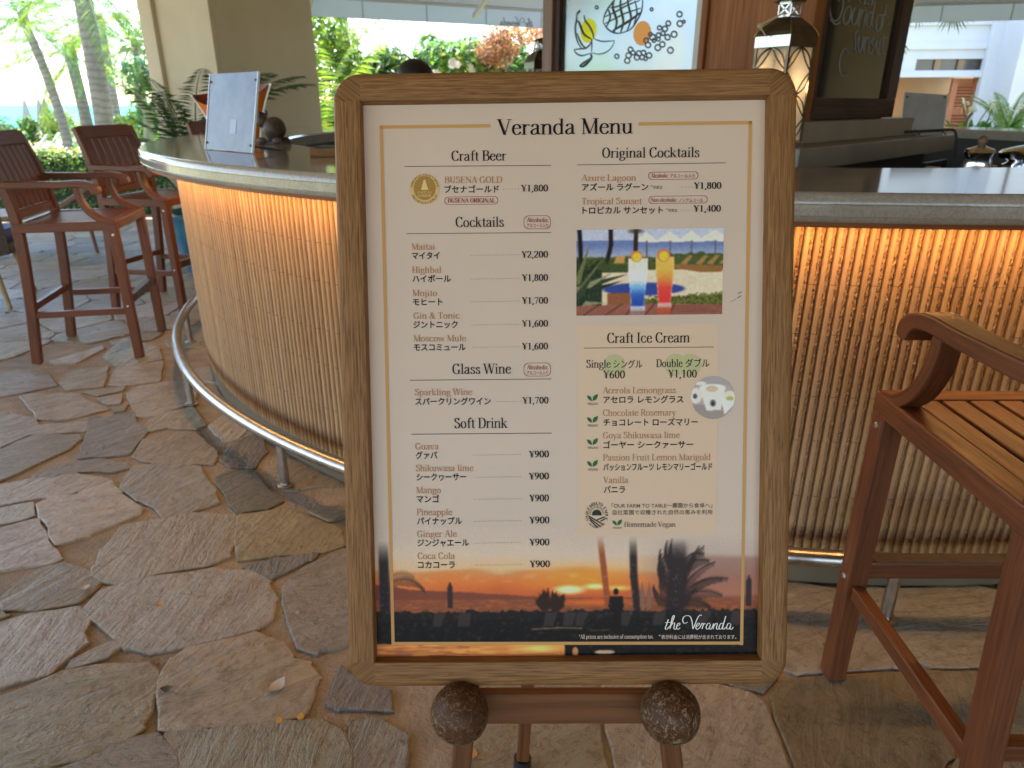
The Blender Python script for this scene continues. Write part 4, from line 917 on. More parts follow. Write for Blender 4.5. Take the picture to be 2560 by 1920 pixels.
# the veranda, script
def script(runr, fpt, z, thick):
    """joined italic hand for the veranda logo; units of the zoom (1400,1280)-(2000,1740)x3.607"""
    S = [[(975, 965), (960, 1010), (948, 1045), (960, 1055), (985, 1030)], [(945, 995), (1000, 990)], [(985, 1035), (1010, 990), (1028, 940), (1022, 930), (1008, 960), (990, 1050)], [(995, 1030), (1015, 1000), (1032, 1000), (1025, 1045), (1040, 1054), (1052, 1035)],
         [(1048, 1030), (1075, 1015), (1078, 1000), (1062, 1002), (1048, 1035), (1060, 1055), (1082, 1040)],
         [(1150, 990), (1118, 1000), (1104, 970), (1120, 938), (1160, 932), (1182, 960), (1192, 1010), (1196, 1050)], [(1196, 1052), (1215, 1010), (1240, 950), (1262, 925), (1275, 932)],
         [(1222, 1035), (1250, 1015), (1254, 1000), (1238, 1002), (1222, 1035), (1236, 1055), (1262, 1035)], [(1262, 1035), (1278, 1002), (1290, 1008), (1278, 1050)], [(1284, 1025), (1300, 1003), (1312, 1006)],
         [(1352, 1005), (1334, 1000), (1316, 1030), (1322, 1052), (1340, 1045), (1354, 1010), (1346, 1046), (1356, 1054), (1370, 1038)], [(1370, 1038), (1384, 1002), (1378, 1052)], [(1384, 1028), (1402, 1002), (1416, 1004), (1408, 1044), (1420, 1054), (1434, 1036)],
         [(1468, 1005), (1450, 1000), (1432, 1032), (1438, 1052), (1456, 1045), (1470, 1008)], [(1492, 935), (1478, 985), (1464, 1042), (1476, 1054), (1492, 1036)], [(1536, 1005), (1516, 1000), (1500, 1030), (1506, 1052), (1524, 1045), (1538, 1010), (1530, 1046), (1542, 1054), (1560, 1034)]]
    for k, L in enumerate(S):
        for q in nib([(a[0], -a[1]) for a in cr(L, 6)], thick, thick * .42): runr.poly([fpt(a, -b_, z + k * 1.2e-5) for a, b_ in q])
def spt(a, b_, z):
    x, y = bp((1400 + a / 3.607) / K22, (1280 + b_ / 3.607) / K22); return (x, y, z)
r = Run(); script(r, spt, ZP + .0014, 9.5); r.put('logo_lettering', (205, 198, 188))
# leaf marks
for cx, cy in ((1279.5, 862), (1279.5, 909), (1279.5, 957), (1279.5, 1004), (1333, 1131)):
    s_ = 1 if cx < 1300 else .88; r = Run(); rt = Run()
    r.shape([(cx - 12 * s_, cy - 8 * s_), (cx - 6 * s_, cy - 7 * s_), (cx - 2 * s_, cy - 3 * s_), (cx - .6 * s_, cy + 4 * s_), (cx - 5 * s_, cy + 3 * s_), (cx - 10 * s_, cy - 1 * s_)])
    r.shape([(cx + 12 * s_, cy - 11 * s_), (cx + 11 * s_, cy - 3 * s_), (cx + 7 * s_, cy + 2 * s_), (cx + .6 * s_, cy + 4 * s_), (cx + .8 * s_, cy - 3 * s_), (cx + 4 * s_, cy - 8 * s_)])
    rt.text('VEGAN', cx - 11 * s_, cx + 11 * s_, cy + 12.5 * s_, 6.5 * s_, 'j', 1); r.put('leaf_mark', (40, 84, 48)); rt.put('vegan_lettering', GRY)
r = Run()
def circ(cx, cy, rx, ry=None, n=30): return [(cx + rx * math.cos(2 * math.pi * i / n), cy - (ry or rx) * math.sin(2 * math.pi * i / n)) for i in range(n)]
for q in ((1327, 789, .0007), (1459, 788, .0007), (1491, 788, .00075)): r = Run(); r.shape(circ(q[0], q[1], 24), q[2]); r.put('scoop_mark', (150, 152, 114))
r = Run(); r.strip(1594, 634, 1602, 630, 2.2); r.strip(1592, 644, 1601, 639, 2.6); r.strip(1578, 652, 1590, 646, 1.2); r.put('scuff_mark', (112, 104, 98))
r = Run(); r.shape([(1247, 703), (1552, 700), (1547, 1155), (1248, 1158)], .0004); r.put('cream_panel', (174, 156, 135))
# farm emblem
r = Run(); cx, cy = 1289, 1113
r.shape([(cx + 10.5 * math.cos(R(a)), cy - 2 - 10.5 * math.sin(R(a))) for a in range(-12, 193, 12)])
for a in range(0, 181, 12): r.strip(cx + 12.5 * math.cos(R(a)), cy - 3 - 12.5 * math.sin(R(a)), cx + (20 if a % 24 else 17) * math.cos(R(a)), cy - 3 - (22 if a % 24 else 18) * math.sin(R(a)), 1.0)
for k, (a, b_) in enumerate((((-17, 5), (8, 24)), ((-15, 10), (2, 26)), ((-18, 1), (14, 20)), ((17, 3), (0, 10)), ((18, 7), (8, 13)))):
    r.strip(cx + a[0], cy + a[1], cx + b_[0], cy + b_[1], 2.8, .001 + k * 1.5e-5)
def ring(txt, rad, a0, a1, cap, bold=1.1, ry=1.25):
    polys, adv = serif_polys(txt, bold)
    for lay, q in polys:
        P = []
        for u, v_ in q:
            an = R(a0 + (a1 - a0) * u / adv); rr_ = rad + (v_ / 100 * cap) * (1 if a1 < a0 else -1); P.append((cx + rr_ * math.cos(an), cy - rr_ * ry * math.sin(an)))
        r.shape(P, .0012 + lay * 1.2e-5)
ring('OUR FARM TO TABLE', 19, 205, -25, 5.5, ry=1.2); ring('THE TERRACE HOTELS', 23, 220, 320, 3.6, ry=1.2); r.put('farm_emblem', (34, 42, 36))
r = Run(); cx, cy = 917.5, 408.5; r.shape(circ(cx, cy, 32, 33.5), .0006); r.put('gold_medal', (170, 148, 104))
r = Run(); r.shape(circ(cx, cy - 2, 24, 26), .0008); r.put('gold_medal', (132, 106, 56))
r = Run(); ring('ORIGINAL CRAFT BEER', 27, 172, 8, 4, 1.2, 1.05); ring('BUSENA GOLD', 31, 205, 335, 5, 1.2, 1.05); r.put('medal_lettering', (104, 84, 44))
r = Run(); r.shape([(cx - 2, cy - 20), (cx + 1, cy - 20), (cx + 8, cy + 2), (cx - 8, cy + 2)], .001); r.text('CAPITAN', cx - 15, cx + 15, cy + 10, 5); r.text('HARBOR', cx - 14, cx + 14, cy + 17, 5); r.put('medal_lettering', (178, 160, 112))

# ---- printed pictures: small coloured cells
class Canvas:
    blur = 1
    def __init__(s, w_, h_, x0, y0, x1, y1):
        s.w, s.h = w_, h_; s.a = np.zeros((h_, w_, 3)); s.mask = np.ones((h_, w_), bool)
        s.X, s.Y = np.meshgrid(x0 + (np.arange(w_) + .5) / w_ * (x1 - x0), y0 + (np.arange(h_) + .5) / h_ * (y1 - y0))
    def put(s, m_, c, al=1.0):
        al = np.clip(np.asarray(m_, float) * al, 0, 1)[..., None]; s.a[:] = s.a * (1 - al) + np.asarray(c, float) * al
    def poly(s, P, c, al=1.0):
        m_ = np.zeros(s.X.shape, bool); n = len(P)
        for i in range(n):
            (x0, y0), (x1, y1) = P[i], P[i - 1]
            if y0 == y1: continue
            m_ ^= ((y0 > s.Y) != (y1 > s.Y)) & (s.X < (x1 - x0) * (s.Y - y0) / (y1 - y0) + x0)
        s.put(m_, c, al)
    def line(s, pts, wd, c, al=1.0):
        for (x0, y0), (x1, y1) in zip(pts, pts[1:]):
            dx, dy = x1 - x0, y1 - y0; l2 = dx * dx + dy * dy + 1e-9; t_ = np.clip(((s.X - x0) * dx + (s.Y - y0) * dy) / l2, 0, 1)
            d = np.hypot(s.X - x0 - t_ * dx, s.Y - y0 - t_ * dy); s.put(np.clip((wd / 2 - d) / (wd * .2 + .3) + .5, 0, 1), c, al)
    def disc(s, cx, cy, rx, ry, c, al=1.0, soft=.12): s.put(np.clip((1 - np.hypot((s.X - cx) / rx, (s.Y - cy) / ry)) / soft, 0, 1), c, al)
    def noise(s, seed, sx, sy):
        g_ = np.random.RandomState(seed).rand(64, 64); u = (s.X / sx) % 63; v_ = (s.Y / sy) % 63; i, j = u.astype(int), v_.astype(int); fu, fv = u - i, v_ - j
        return (g_[j, i] * (1 - fu) + g_[j, i + 1] * fu) * (1 - fv) + (g_[j + 1, i] * (1 - fu) + g_[j + 1, i + 1] * fu) * fv
    def mesh(s, name, corner, z):
        """corner(u,v) -> x,y on the poster"""
        for _ in range(s.blur):
            for ax in (0, 1):
                p_ = np.pad(s.a, [(1, 1) if k == ax else (0, 0) for k in range(3)], mode='edge'); n_ = s.a.shape[ax]
                s.a = (np.take(p_, range(0, n_), ax) + 2 * np.take(p_, range(1, n_ + 1), ax) + np.take(p_, range(2, n_ + 2), ax)) / 4
        rs_ = np.random.RandomState(5); s.a = s.a * (1 +   .016 * rs_.randn(*s.a.shape[:2], 1)); s.a = np.where(np.isfinite(s.a), s.a, 0)
        p00, p10, p11, p01 = [np.array(corner[k]) for k in range(4)]; u = np.linspace(0, 1, s.w + 1); v_ = np.linspace(0, 1, s.h + 1); Uu, Vv_ = np.meshgrid(u, v_)
        Pg = (p00[None, None] * ((1 - Uu) * (1 - Vv_))[..., None] + p10[None, None] * (Uu * (1 - Vv_))[..., None] + p11[None, None] * (Uu * Vv_)[..., None] + p01[None, None] * ((1 - Uu) * Vv_)[..., None])
        vs_ = np.concatenate([Pg.reshape(-1, 2), np.full(((s.w + 1) * (s.h + 1), 1), z)], 1); idx = np.arange((s.w + 1) * (s.h + 1)).reshape(s.h + 1, s.w + 1)
        q = np.stack([idx[1:, :-1], idx[1:, 1:], idx[:-1, 1:], idx[:-1, :-1]], -1)[s.mask]
        me = bpy.data.meshes.new(name); me.from_pydata(vs_.tolist(), [], q.tolist())
        cl = np.clip(s.a, 0, 255)[s.mask] / 255.; cl = np.where(cl <= .04045, cl / 12.92, ((cl + .055) / 1.055) ** 2.4) / np.array(INKK); cl = np.clip(cl, 0, .9)
        ca = me.color_attributes.new('Col', 'FLOAT_COLOR', 'CORNER'); cc = np.repeat(np.concatenate([cl, np.ones((len(cl), 1))], 1), 4, 0); ca.data.foreach_set('color', cc.astype(np.float32).ravel())
        me.materials.append(m_print); o = bpy.data.objects.new(name, me); col.objects.link(o); o.parent = poster; return o
m_print = colmat('printed picture', .3, .12)
PAPX = np.array([255 * (((c * k) * 12.92) if c * k <= .0031308 else 1.055 * (c * k) ** (1 / 2.4) - .055) for c, k in zip(PAPER, INKK)])
# cocktails
c = Canvas(240, 142, 165, 130, 1605, 985); Y, X = c.Y, c.X; c.a[:] = (160, 170, 190)
c.put(Y > 240, (92, 110, 156)); c.put(np.clip((Y - 290) / 90, 0, 1), (132, 146, 172)); nz = c.noise(3, 40, 22); n2 = c.noise(5, 14, 10)
c.put((Y > 395 + 20 * nz), (70, 80, 42)); c.put((Y > 420) & (n2 > .5), (44, 56, 30)); c.put((Y > 350 + 40 * nz) & (X > 1080), (60, 74, 40)); c.put((Y > 535), (196, 180, 156)); c.put((Y > 600) & (nz > .6), (184, 168, 142), .5)
for tx, ty, wd in ((850, 165, 170), (1080, 155, 190), (1290, 150, 180), (1520, 140, 230)): c.poly([(tx, ty), (tx + wd * .75, 262), (tx - wd * .75, 256)], (206, 196, 182)); c.line([(tx + 5, 250), (tx + 5, 480)], 10, (70, 66, 66))
for x in (1180, 1330, 1440, 1560): c.poly([(x, 480), (x + 90, 395), (x + 130, 400), (x + 60, 490)], (140, 108, 62))
c.poly([(1120, 480), (1600, 500), (1600, 560), (1400, 565), (1130, 520)], (124, 88, 50)); c.poly([(530, 470), (560, 395), (645, 395), (635, 470)], (170, 130, 70))
c.put((Y > 480) & (Y < 555) & (X < 680), (52, 66, 36)); c.disc(830, 725, 430, 68, (44, 62, 128)); c.put((Y > 760) & (X < 700) & (X > 470), (120, 76, 50))
c.line([(195, 130), (205, 300), (210, 480)], 42, (24, 22, 24)); c.line([(500, 130), (505, 280), (490, 350), (465, 440)], 42, (28, 24, 26)); c.line([(750, 130), (745, 340)], 40, (36, 30, 26)); c.disc(745, 150, 100, 30, (50, 48, 36), .8, .6)
c.poly([(165, 420), (240, 480), (420, 540), (420, 900), (165, 900)], (34, 44, 34))
for i, (a, b_) in enumerate(((430, 400), (300, 260), (670, 575), (520, 560), (620, 640), (400, 440), (360, 520), (480, 860), (420, 620))): c.poly([(140, 620 + i * 30), (a, b_), (190, 700 + i * 28)], ((30, 42, 30), (92, 98, 62), (40, 56, 40), (118, 124, 92))[i % 4])
c.put((Y > 790 + 60 * (1 - n2) - 50 * np.clip((X - 850) / 700, 0, 1)) & (X > 830), (96, 100, 44)); c.put((Y > 790) & (X > 860) & (n2 > .55), (58, 66, 30))
c.put(Y > 868 + 25 * np.abs(X - 880) / 900, (128, 80, 66))
for x0, x1 in ((225, 400), (440, 620), (650, 740), (840, 940), (1085, 1135)): c.line([(x0, 990), (x1, 870)], 9, (56, 34, 32))
for y in (905, 930, 955): c.line([(1110, y), (1605, y - 6)], 5, (84, 52, 46))
def glass(cx, w_top, w_bot, y0, y1, stops):
    t_ = np.clip((Y - y0) / (y1 - y0), 0, 1); hw_ = (w_top + (w_bot - w_top) * np.clip((t_ - .25) / .6, 0, 1)) / 2; hw_ = np.where(t_ > .9, hw_ + 6, hw_); m_ = (np.abs(X - cx) < hw_) & (Y > y0) & (Y < y1)
    cols = np.stack([np.interp(t_, [s_[0] for s_ in stops], [s_[1][k] for s_ in stops]) for k in range(3)], -1); c.put(m_, (0, 0, 0), 0); c.a[m_] = cols[m_]; c.put(m_ & (np.abs(X - cx) > hw_ * .88), (235, 230, 225), .35)
glass(770, 190, 130, 418, 940, [(0, (214, 200, 184)), (.4, (204, 206, 210)), (.55, (104, 156, 204)), (.7, (44, 84, 160)), (.9, (30, 60, 150)), (.93, (170, 178, 190)), (1, (150, 150, 160))])
glass(1035, 185, 125, 404, 915, [(0, (216, 168, 90)), (.25, (222, 160, 70)), (.45, (216, 120, 60)), (.6, (204, 66, 54)), (.88, (190, 44, 44)), (.92, (190, 150, 140)), (1, (160, 130, 120))])
for x, y, r_ in ((755, 400, 60), (1020, 395, 66)): c.disc(x, y, r_, r_, (196, 104, 44)); c.disc(x + 3, y + 6, r_ * .78, r_ * .78, (236, 176, 60))
c.put((Y > 940) & (np.abs(X - 770) < 70), (150, 140, 165), .4); c.put((Y > 915) & (np.abs(X - 1030) < 70), (180, 70, 40), .6)
tx_ = c.noise(31, 16, 13); tx2 = c.noise(32, 7, 6); c.a *= (1 + .12 * (tx_ - .5) + .10 * (tx2 - .5))[..., None]; c.put(((Y > 380) & (Y < 560) | (X < 420) & (Y > 420) & (Y < 860)) * np.clip((tx2 - .6) / .3, 0, 1), (112, 122, 70), .5); c.put(np.clip((Y - 900) / 300, 0, 1), (60, 40, 36), .4); c.blur = 2
c.mesh('cocktail_picture', [bp(1245, 497), bp(1563.5, 492.5), bp(1559.5, 678.5), bp(1245, 682)], ZP + .0005)
# ice cream cups in a round picture
c = Canvas(64, 64, 1180, 145, 1575, 535); Y, X = c.Y, c.X; c.a[:] = (150, 142, 134); c.mask = np.hypot((X - 1378) / 196, (Y - 338) / 194) < 1; c.put(Y > 400, (128, 122, 118)); c.put(Y < 230, (140, 136, 136))
c.poly([(1255, 250), (1490, 250), (1450, 450), (1320, 455)], (196, 190, 184)); c.disc(1375, 248, 125, 34, (204, 198, 190)); c.disc(1370, 258, 60, 30, (176, 158, 138)); c.disc(1222, 320, 62, 75, (190, 186, 180)); c.poly([(1450, 340), (1575, 300), (1575, 400), (1480, 490)], (200, 196, 192)); c.disc(1530, 320, 60, 46, (190, 186, 170)); c.disc(1530, 345, 36, 22, (150, 152, 90)); c.disc(1378, 388, 28, 34, (84, 92, 90)); c.disc(1378, 392, 14, 16, (28, 32, 34)); c.disc(1216, 326, 20, 24, (60, 70, 70)); c.disc(1260, 210, 60, 18, (196, 190, 184))
p = lambda a, b_: bp((1400 + a / 3.607) / K22, (900 + b_ / 3.607) / K22)
c.mesh('ice_cream_picture', [p(1180, 145), p(1575, 145), p(1575, 535), p(1180, 535)], ZP + .0009)
# sunset over the beach
c = Canvas(600, 208, 806, 1136, 1646, 1428); c.blur = 2; Y, X = c.Y, c.X
def lerp3(stops, t_): return np.stack([np.interp(t_, [s_[0] for s_ in stops], [s_[1][k] for s_ in stops]) for k in range(3)], -1)
n1, n2, n3 = c.noise(1, 60, 18), c.noise(2, 18, 9), c.noise(4, 7, 5)
base_ = lerp3([(1136, tuple(PAPX)), (1200, (178, 162, 144)), (1232, (186, 158, 120)), (1240, (178, 122, 74)), (1262, (186, 104, 52)), (1290, (168, 82, 46)), (1300, (130, 64, 44))], Y + 8 * (n1 - .5) * 2)
right = lerp3([(1136, tuple(PAPX)), (1200, (160, 146, 136)), (1212, (134, 108, 96)), (1250, (132, 94, 82)), (1290, (146, 96, 76)), (1300, (98, 70, 66))], Y + 5 * (n1 - .5))
k = np.clip((X - 1370) / 130, 0, 1)[..., None]; c.a[:] = base_ * (1 - k) + right * k
c.disc(1265, 1255, 150, 40, (224, 132, 40), .8, 1.0); c.disc(1232, 1279, 44, 13, (255, 226, 160), 1, .7); c.disc(1290, 1272, 34, 9, (252, 218, 140), 1, .8); c.disc(1340, 1276, 40, 8, (240, 180, 90), 1, .8)
c.put(np.clip((n2 - .5) / .4, 0, 1) * np.clip((n1 - .4) / .3, 0, 1) * np.exp(-((Y - 1252) / 7) ** 2) * (X < 1330), (226, 182, 112), .8)
c.put(Y > np.interp(X, [806, 840, 880, 1000, 1200, 1646], [1264, 1266, 1276, 1282, 1296, 1299]) + 2 * n3, (104, 58, 46)); sea_ = Y > 1300; c.put(sea_, (112, 64, 46)); c.put(sea_ * np.clip((c.noise(14, 9, 1.6) - .45) / .3, 0, 1), (152, 86, 50), .7); c.disc(1290, 1308, 120, 12, (196, 96, 40), .8, .8)
def tr_(pts, w0, top, colr):
    for (a, b_), (d, e) in zip(pts, pts[1:]): c.line([(a, b_), (d, e)], w0, colr, np.clip((Y - top) / 50, 0, 1))
tr_([(825, 1160), (826, 1400)], 22, 1165, (30, 26, 32)); tr_([(1300, 1160), (1308, 1230), (1318, 1320)], 13, 1150, (128, 66, 40)); tr_([(1372, 1165), (1374, 1250), (1382, 1325)], 16, 1158, (38, 28, 30))
tr_([(1468, 1160), (1470, 1260), (1462, 1330)], 38, 1165, (40, 33, 38))
def frond(x, y, ang, L, dr_, colr=(36, 28, 28), al=1.0):
    pts = []; a = R(ang); px, py = x, y
    for i in range(9): pts.append((px, py)); px += L / 8 * math.cos(a); py -= L / 8 * math.sin(a); a -= R(dr_) / 8
    c.line(pts, 1.6, colr, al)
    for i in range(1, 9):
        for t_ in (0, .33, .66):
            q = (pts[i - 1][0] + (pts[i][0] - pts[i - 1][0]) * t_, pts[i - 1][1] + (pts[i][1] - pts[i - 1][1]) * t_); l = 13 * (1 - abs(i - 4) / 7)
            c.line([q, (q[0] + l * .35 * math.copysign(1, math.cos(R(ang))), q[1] + l * 1.3)], 1.5, colr, al)
            c.line([q, (q[0] + l * .7 * math.cos(a), q[1] - l * .55)], 1.2, colr, al * .8)
for q in ((1462, 1300, 150, 92, 110), (1478, 1300, 30, 95, 60), (1476, 1305, 58, 112, 70), (1460, 1290, 130, 84, 60), (1460, 1262, 160, 78, 110), (1480, 1250, 72, 84, 40), (1462, 1240, 122, 64, 60), (1465, 1220, 150, 58, 90), (1478, 1290, 42, 112, 55), (1480, 1280, 62, 96, 50),
          (1458, 1275, 142, 84, 90), (1456, 1310, 165, 60, 70), (1484, 1310, 20, 64, 70), (1478, 1240, 52, 70, 70), (1460, 1250, 150, 72, 80), (1482, 1265, 80, 90, 30), (1460, 1225, 110, 60, 40), (1474, 1320, 70, 60, 50), (1462, 1320, 110, 60, 50), (1476, 1225, 60, 62, 80)): frond(*q)
c.put(np.exp(-(((X - 1470) / 24) ** 2)) * np.clip((Y - 1165) / 60, 0, 1) * (.55 + .45 * n3) * (Y < 1330), (36, 28, 30), 1.1)
rs0 = np.random.RandomState(3)
for a in range(8, 173, 7): frond(1190, 1314, a, (26 + 10 * math.sin(R(a))) * rs0.uniform(.7, 1.25), (12 if a < 90 else -12), (40, 28, 24))
frond(838, 1262, 30, 90, 100, (46, 34, 34)); frond(838, 1250, 40, 60, 90, (80, 66, 66), .5)
for x, y0, w_ in ((970, 1258, 11), (1626, 1248, 13)): c.poly([(x, y0), (x + w_ * .5, y0 + 14), (x + w_ * .5, 1318), (x - w_ * .5, 1318), (x - w_ * .5, y0 + 14)], (44, 34, 38))
for x in (1392, 1408): c.poly([(x, 1262), (x + 6, 1290), (x + 4, 1325), (x - 4, 1325), (x - 6, 1290)], (112, 82, 70))
c.put(Y > 1320 + 9 * n3 + 4 * n2, (26, 24, 26)); c.put((Y > 1345), (20, 19, 21)); c.put((Y > 1322) * np.clip((c.noise(21, 5, 4) - .6) / .3, 0, 1), (52, 44, 38), .7)
for x in (935, 990, 1180, 1222, 1250, 1345, 1420, 1520, 1590): c.poly([(x, 1330), (x + 26, 1330), (x + 22 - (x % 3) * 5, 1360), (x - 5, 1360)], (52, 47, 46), .8)
c.line([(1150, 1368), (1205, 1365), (1260, 1366)], 2.5, (150, 120, 84), .8); c.line([(1280, 1372), (1320, 1370)], 2, (120, 84, 56), .6)
c.disc(1335, 1284, 6, 8, (22, 18, 20)); c.poly([(1322, 1294), (1350, 1294), (1352, 1318), (1346, 1334), (1346, 1366), (1328, 1366), (1326, 1334), (1318, 1318)], (22, 18, 20))
c.put((Y > 1399 + 4 * n2) & (X < 1222), (178, 112, 60)); c.put((Y > 1402) * (X < 1222) * np.clip((c.noise(15, 30, 1.6) - .4) / .3, 0, 1), (218, 156, 78), .7); c.disc(1165, 1412, 60, 12, (240, 190, 100), .8, .8); c.put((Y > 1399) * (X < 1010) * np.clip((c.noise(16, 22, 2.2) - .45) / .25, 0, 1), (120, 70, 50), .7); c.disc(1245, 1420, 7, 12, (206, 140, 80), .8); c.disc(1310, 1421, 24, 5, (190, 160, 130), .9)
rs = np.random.RandomState(8)
for _ in range(70):
    x = rs.choice([826, 1470, 1374, 1318]) + rs.randn() * 8; c.disc(x, rs.uniform(1220, 1340), 1.2, 1.2, (190, 184, 190), .7, .5)
c.put(np.clip((1180 - Y) / 36, 0, 1), PAPX)
def pxy(x, y): return bp(x, y)
xl, xr = -hw + .0412, hw - .0412; yb, yt = .0412, bp(1200, 1136)[1]
c.mesh('sunset_picture', [(xl, yt), (xr, yt), (xr, yb), (xl, yb)], ZP + .0003)

# ================================================================== EASEL
es = empty('easel', (S0.x, S0.y + .1, 0), label='reddish wooden tripod easel with two scuffed round knobs under the menu board', cat='easel')
eo = Vector((S0.x, S0.y + .1, 0))
def loc(x, y, z): return SM @ Vector((x, y, z))           # sign space -> world
def wl(p): return Vector(p) - eo
kb = NT('scuffed knob'); v = kb.coord('Object'); a = kb.noise(v, 120, 9, .82, .9); b2 = kb.noise(v, 9, 3)
kb.base(kb.mix(kb.math('MULTIPLY', kb.ramp(a, [(.53, (0, 0, 0)), (.60, (1, 1, 1))]), kb.ramp(b2, [(.30, (.25, .25, .25)), (.52, (1, 1, 1))])), (.085, .036, .015), (.40, .31, .19))); kb.set(rough=kb.ramp(a, [(.45, (.26,) * 3), (.6, (.6,) * 3)]), coat=.0); kb.set(spec=.2); kb.bump(a, .3, .003)
def kpos(px, py, zz):
    q = at_plane(px, py, S0 + ez * zz, ez); return q
for px in (1150, 1676):
    q = kpos(px, 1782, .012); b = MB(); rr_ = 68 / F_PX * (q - Vector((0, 0, CAM_H))).length * .97; b.sphere(wl(q), rr_, 28, 18, fn=lambda d: 1 + .012 * math.sin(5 * d.x + 3 * d.z)); kn = b.build('round_knob', kb.m, es, smooth=True)
    b = MB(); b.tube([wl(q - ez * .02), wl(q - ez * .10)], .012, 10); b.build('peg', M['easel'], kn, smooth=True)
ZL = -.060
tpk = loc(0, SH * .96, ZL)
for sx, px, pf in ((-1, 1165, 1125), (1, 1668, 1702)):
    top_ = loc(sx * .055, SH * .93, ZL); mid = kpos(px - sx * 0, 1800, ZL); d = (mid - top_).normalized(); t_ = (-.0 - top_.z) / d.z; foot = top_ + d * t_
    b = MB(); b.beam(wl(top_), wl(foot), .032, .02, ez); b.build('front_leg', M['easel'], es, bevel=.003)
q0 = kpos(1150, 1764, ZL + .018); q1 = kpos(1676, 1763, ZL + .018); b = MB(); b.beam(wl(q0), wl(q1), .022, .050, ey); b.build('cross_rail', M['easel'], es, bevel=.002)
fb = at(1306, 1905, z=.02); top_ = loc(0, SH * .9, ZL - .03); b = MB(); b.beam(wl(top_), wl(fb), .026, .022, (0, -1, .3)); bl_ = b.build('back_leg', M['easel'], es, bevel=.003)
b = MB(); dd = (fb - top_).normalized(); b.tube([wl(fb - dd * .012), wl(fb + dd * .02)], .019, 12); b.build('rubber_foot', M['black'], bl_)
# ================================================================== BAR STOOLS
WD = M['chair']
def make_stool():
    r = empty('bar_stool', (0, 0, 0)); HW = .256
    for s in (-1, 1):
        b = MB(); b.beam((.252, s * HW, 0), (.252, s * HW, .722), .046, .046, (1, 0, 0), .048, .048); b.build('front_leg', WD, r, bevel=.004)
        P = cr([(-.272, s * HW, 0), (-.222, s * HW, .40), (-.198, s * HW, .72), (-.212, s * HW, .90), (-.248, s * HW, 1.06), (-.292, s * HW * .98, 1.195)], 5)
        b = MB(); b.sweep(P, .04, .05, (0, 1, 0), ws=[.048] * 11 + [.044 - .001 * i for i in range(len(P) - 11)], hs=[.042] * len(P)); b.build('back_post', WD, r, bevel=.004)
        b = MB(); b.beam((.277, s * HW, .738), (-.214, s * HW, .738), .050, .048); b.build('side_rail', WD, r, bevel=.004)
        b = MB(); b.beam((.226, s * HW, .272), (-.222, s * HW, .272), .028, .034); b.build('side_stretcher', WD, r, bevel=.003)
        P = cr([(-.235, s * (HW + .006), .958), (-.15, s * (HW + .006), .953), (.04, s * (HW + .006), .950), (.13, s * (HW + .006), .953), (.178, s * (HW + .006), .946), (.206, s * (HW + .006), .926), (.212, s * (HW + .006), .900)], 4)
        n = len(P); b = MB(); b.sweep(P, .056, .032, ws=[.05 + .014 * min(1, i / (n * .6)) for i in range(n)], hs=[.034] * (n - 8) + [.036, .038, .04, .042, .042, .04, .036, .026]); b.build('armrest', WD, r, bevel=.007)
        P = cr([(.266, s * HW, .752), (.205, s * HW, .768), (.155, s * HW, .812), (.128, s * HW, .870), (.118, s * HW, .938)], 5)
        b = MB(); b.sweep(P, .046, .026, (1, 0, .3), hs=[.030] * len(P)); b.build('arm_support', WD, r, bevel=.004)
    for s in (-1, 1):
        b = MB(); b.lathe([(.008, -.003), (.008, 0), (.005, .003), (0, .0035)], n=10); o = b.build('bolt', M['screw'], r); o.rotation_euler = (R(-90) * s * 1.0, 0, 0); o.location = (.252, s * (HW + .0245), .69)
        b = MB(); b.lathe([(.008, -.003), (.008, 0), (.005, .003), (0, .0035)], n=10); o = b.build('bolt', M['screw'], r); o.rotation_euler = (R(-90) * s * 1.0, 0, 0); o.location = (.252, s * (HW + .0245), .30)
    b = MB(); b.beam((.252, -.231, .738), (.252, .231, .738), .050, .047); b.build('front_rail', WD, r, bevel=.004)
    b = MB(); b.beam((-.198, -.234, .738), (-.198, .234, .738), .036, .046); b.build('back_rail', WD, r, bevel=.004)
    N = 8; pw = .462 / N
    for i in range(N):
        y = -.231 + pw * (i + .5); b = MB(); b.beam((.2262, y, .749), (-.179, y, .745), pw - .009, .022); b.build('seat_slat', WD, r, bevel=.004)
    b = MB(); b.beam((.25, -.234, .325), (.25, .234, .325), .032, .044); st_ = b.build('front_stretcher', WD, r, bevel=.003)
    b = MB(); b.beam((.2525, -.20, .3475), (.2525, .22, .3475), .036, .003); b.beam((.268, -.20, .33), (.268, .22, .33), .0025, .032); b.build('worn_foot_plate', M['darkplate'], st_)
    b = MB(); b.beam((-.232, -.234, .31), (-.232, .234, .31), .028, .036); b.build('back_stretcher', WD, r, bevel=.003)
    # back: rails and slats follow the rake
    def rake(z): return float(np.interp(z, [.72, .78, .90, 1.06, 1.195], [-.198, -.200, -.212, -.248, -.290]))
    b = MB(); P = cr([(rake(1.165) - .012 * math.cos(t_) , .236 * t2, 1.165) for t2, t_ in ((-1, 1.5), (-.5, .7), (0, 0), (.5, .7), (1, 1.5))], 4); b.sweep(P, .030, .080, (-.35, 0, 1)); b.build('top_rail', WD, r, bevel=.007)
    b = MB(); b.beam((rake(.80), -.234, .80), (rake(.80), .234, .80), .026, .045, (-.2, 0, 1)); b.build('lower_rail', WD, r, bevel=.004)
    N = 7; pw = .466 / N
    for i in range(N):
        y = -.233 + pw * (i + .5); b = MB(); P = [(rake(z) + .002, y, z) for z in (.824, .88, .94, 1.0, 1.06, 1.128)]; b.sweep(P, .014, pw - .012, (0, 1, 0)); b.build('back_slat', WD, r, bevel=.003)
    return r
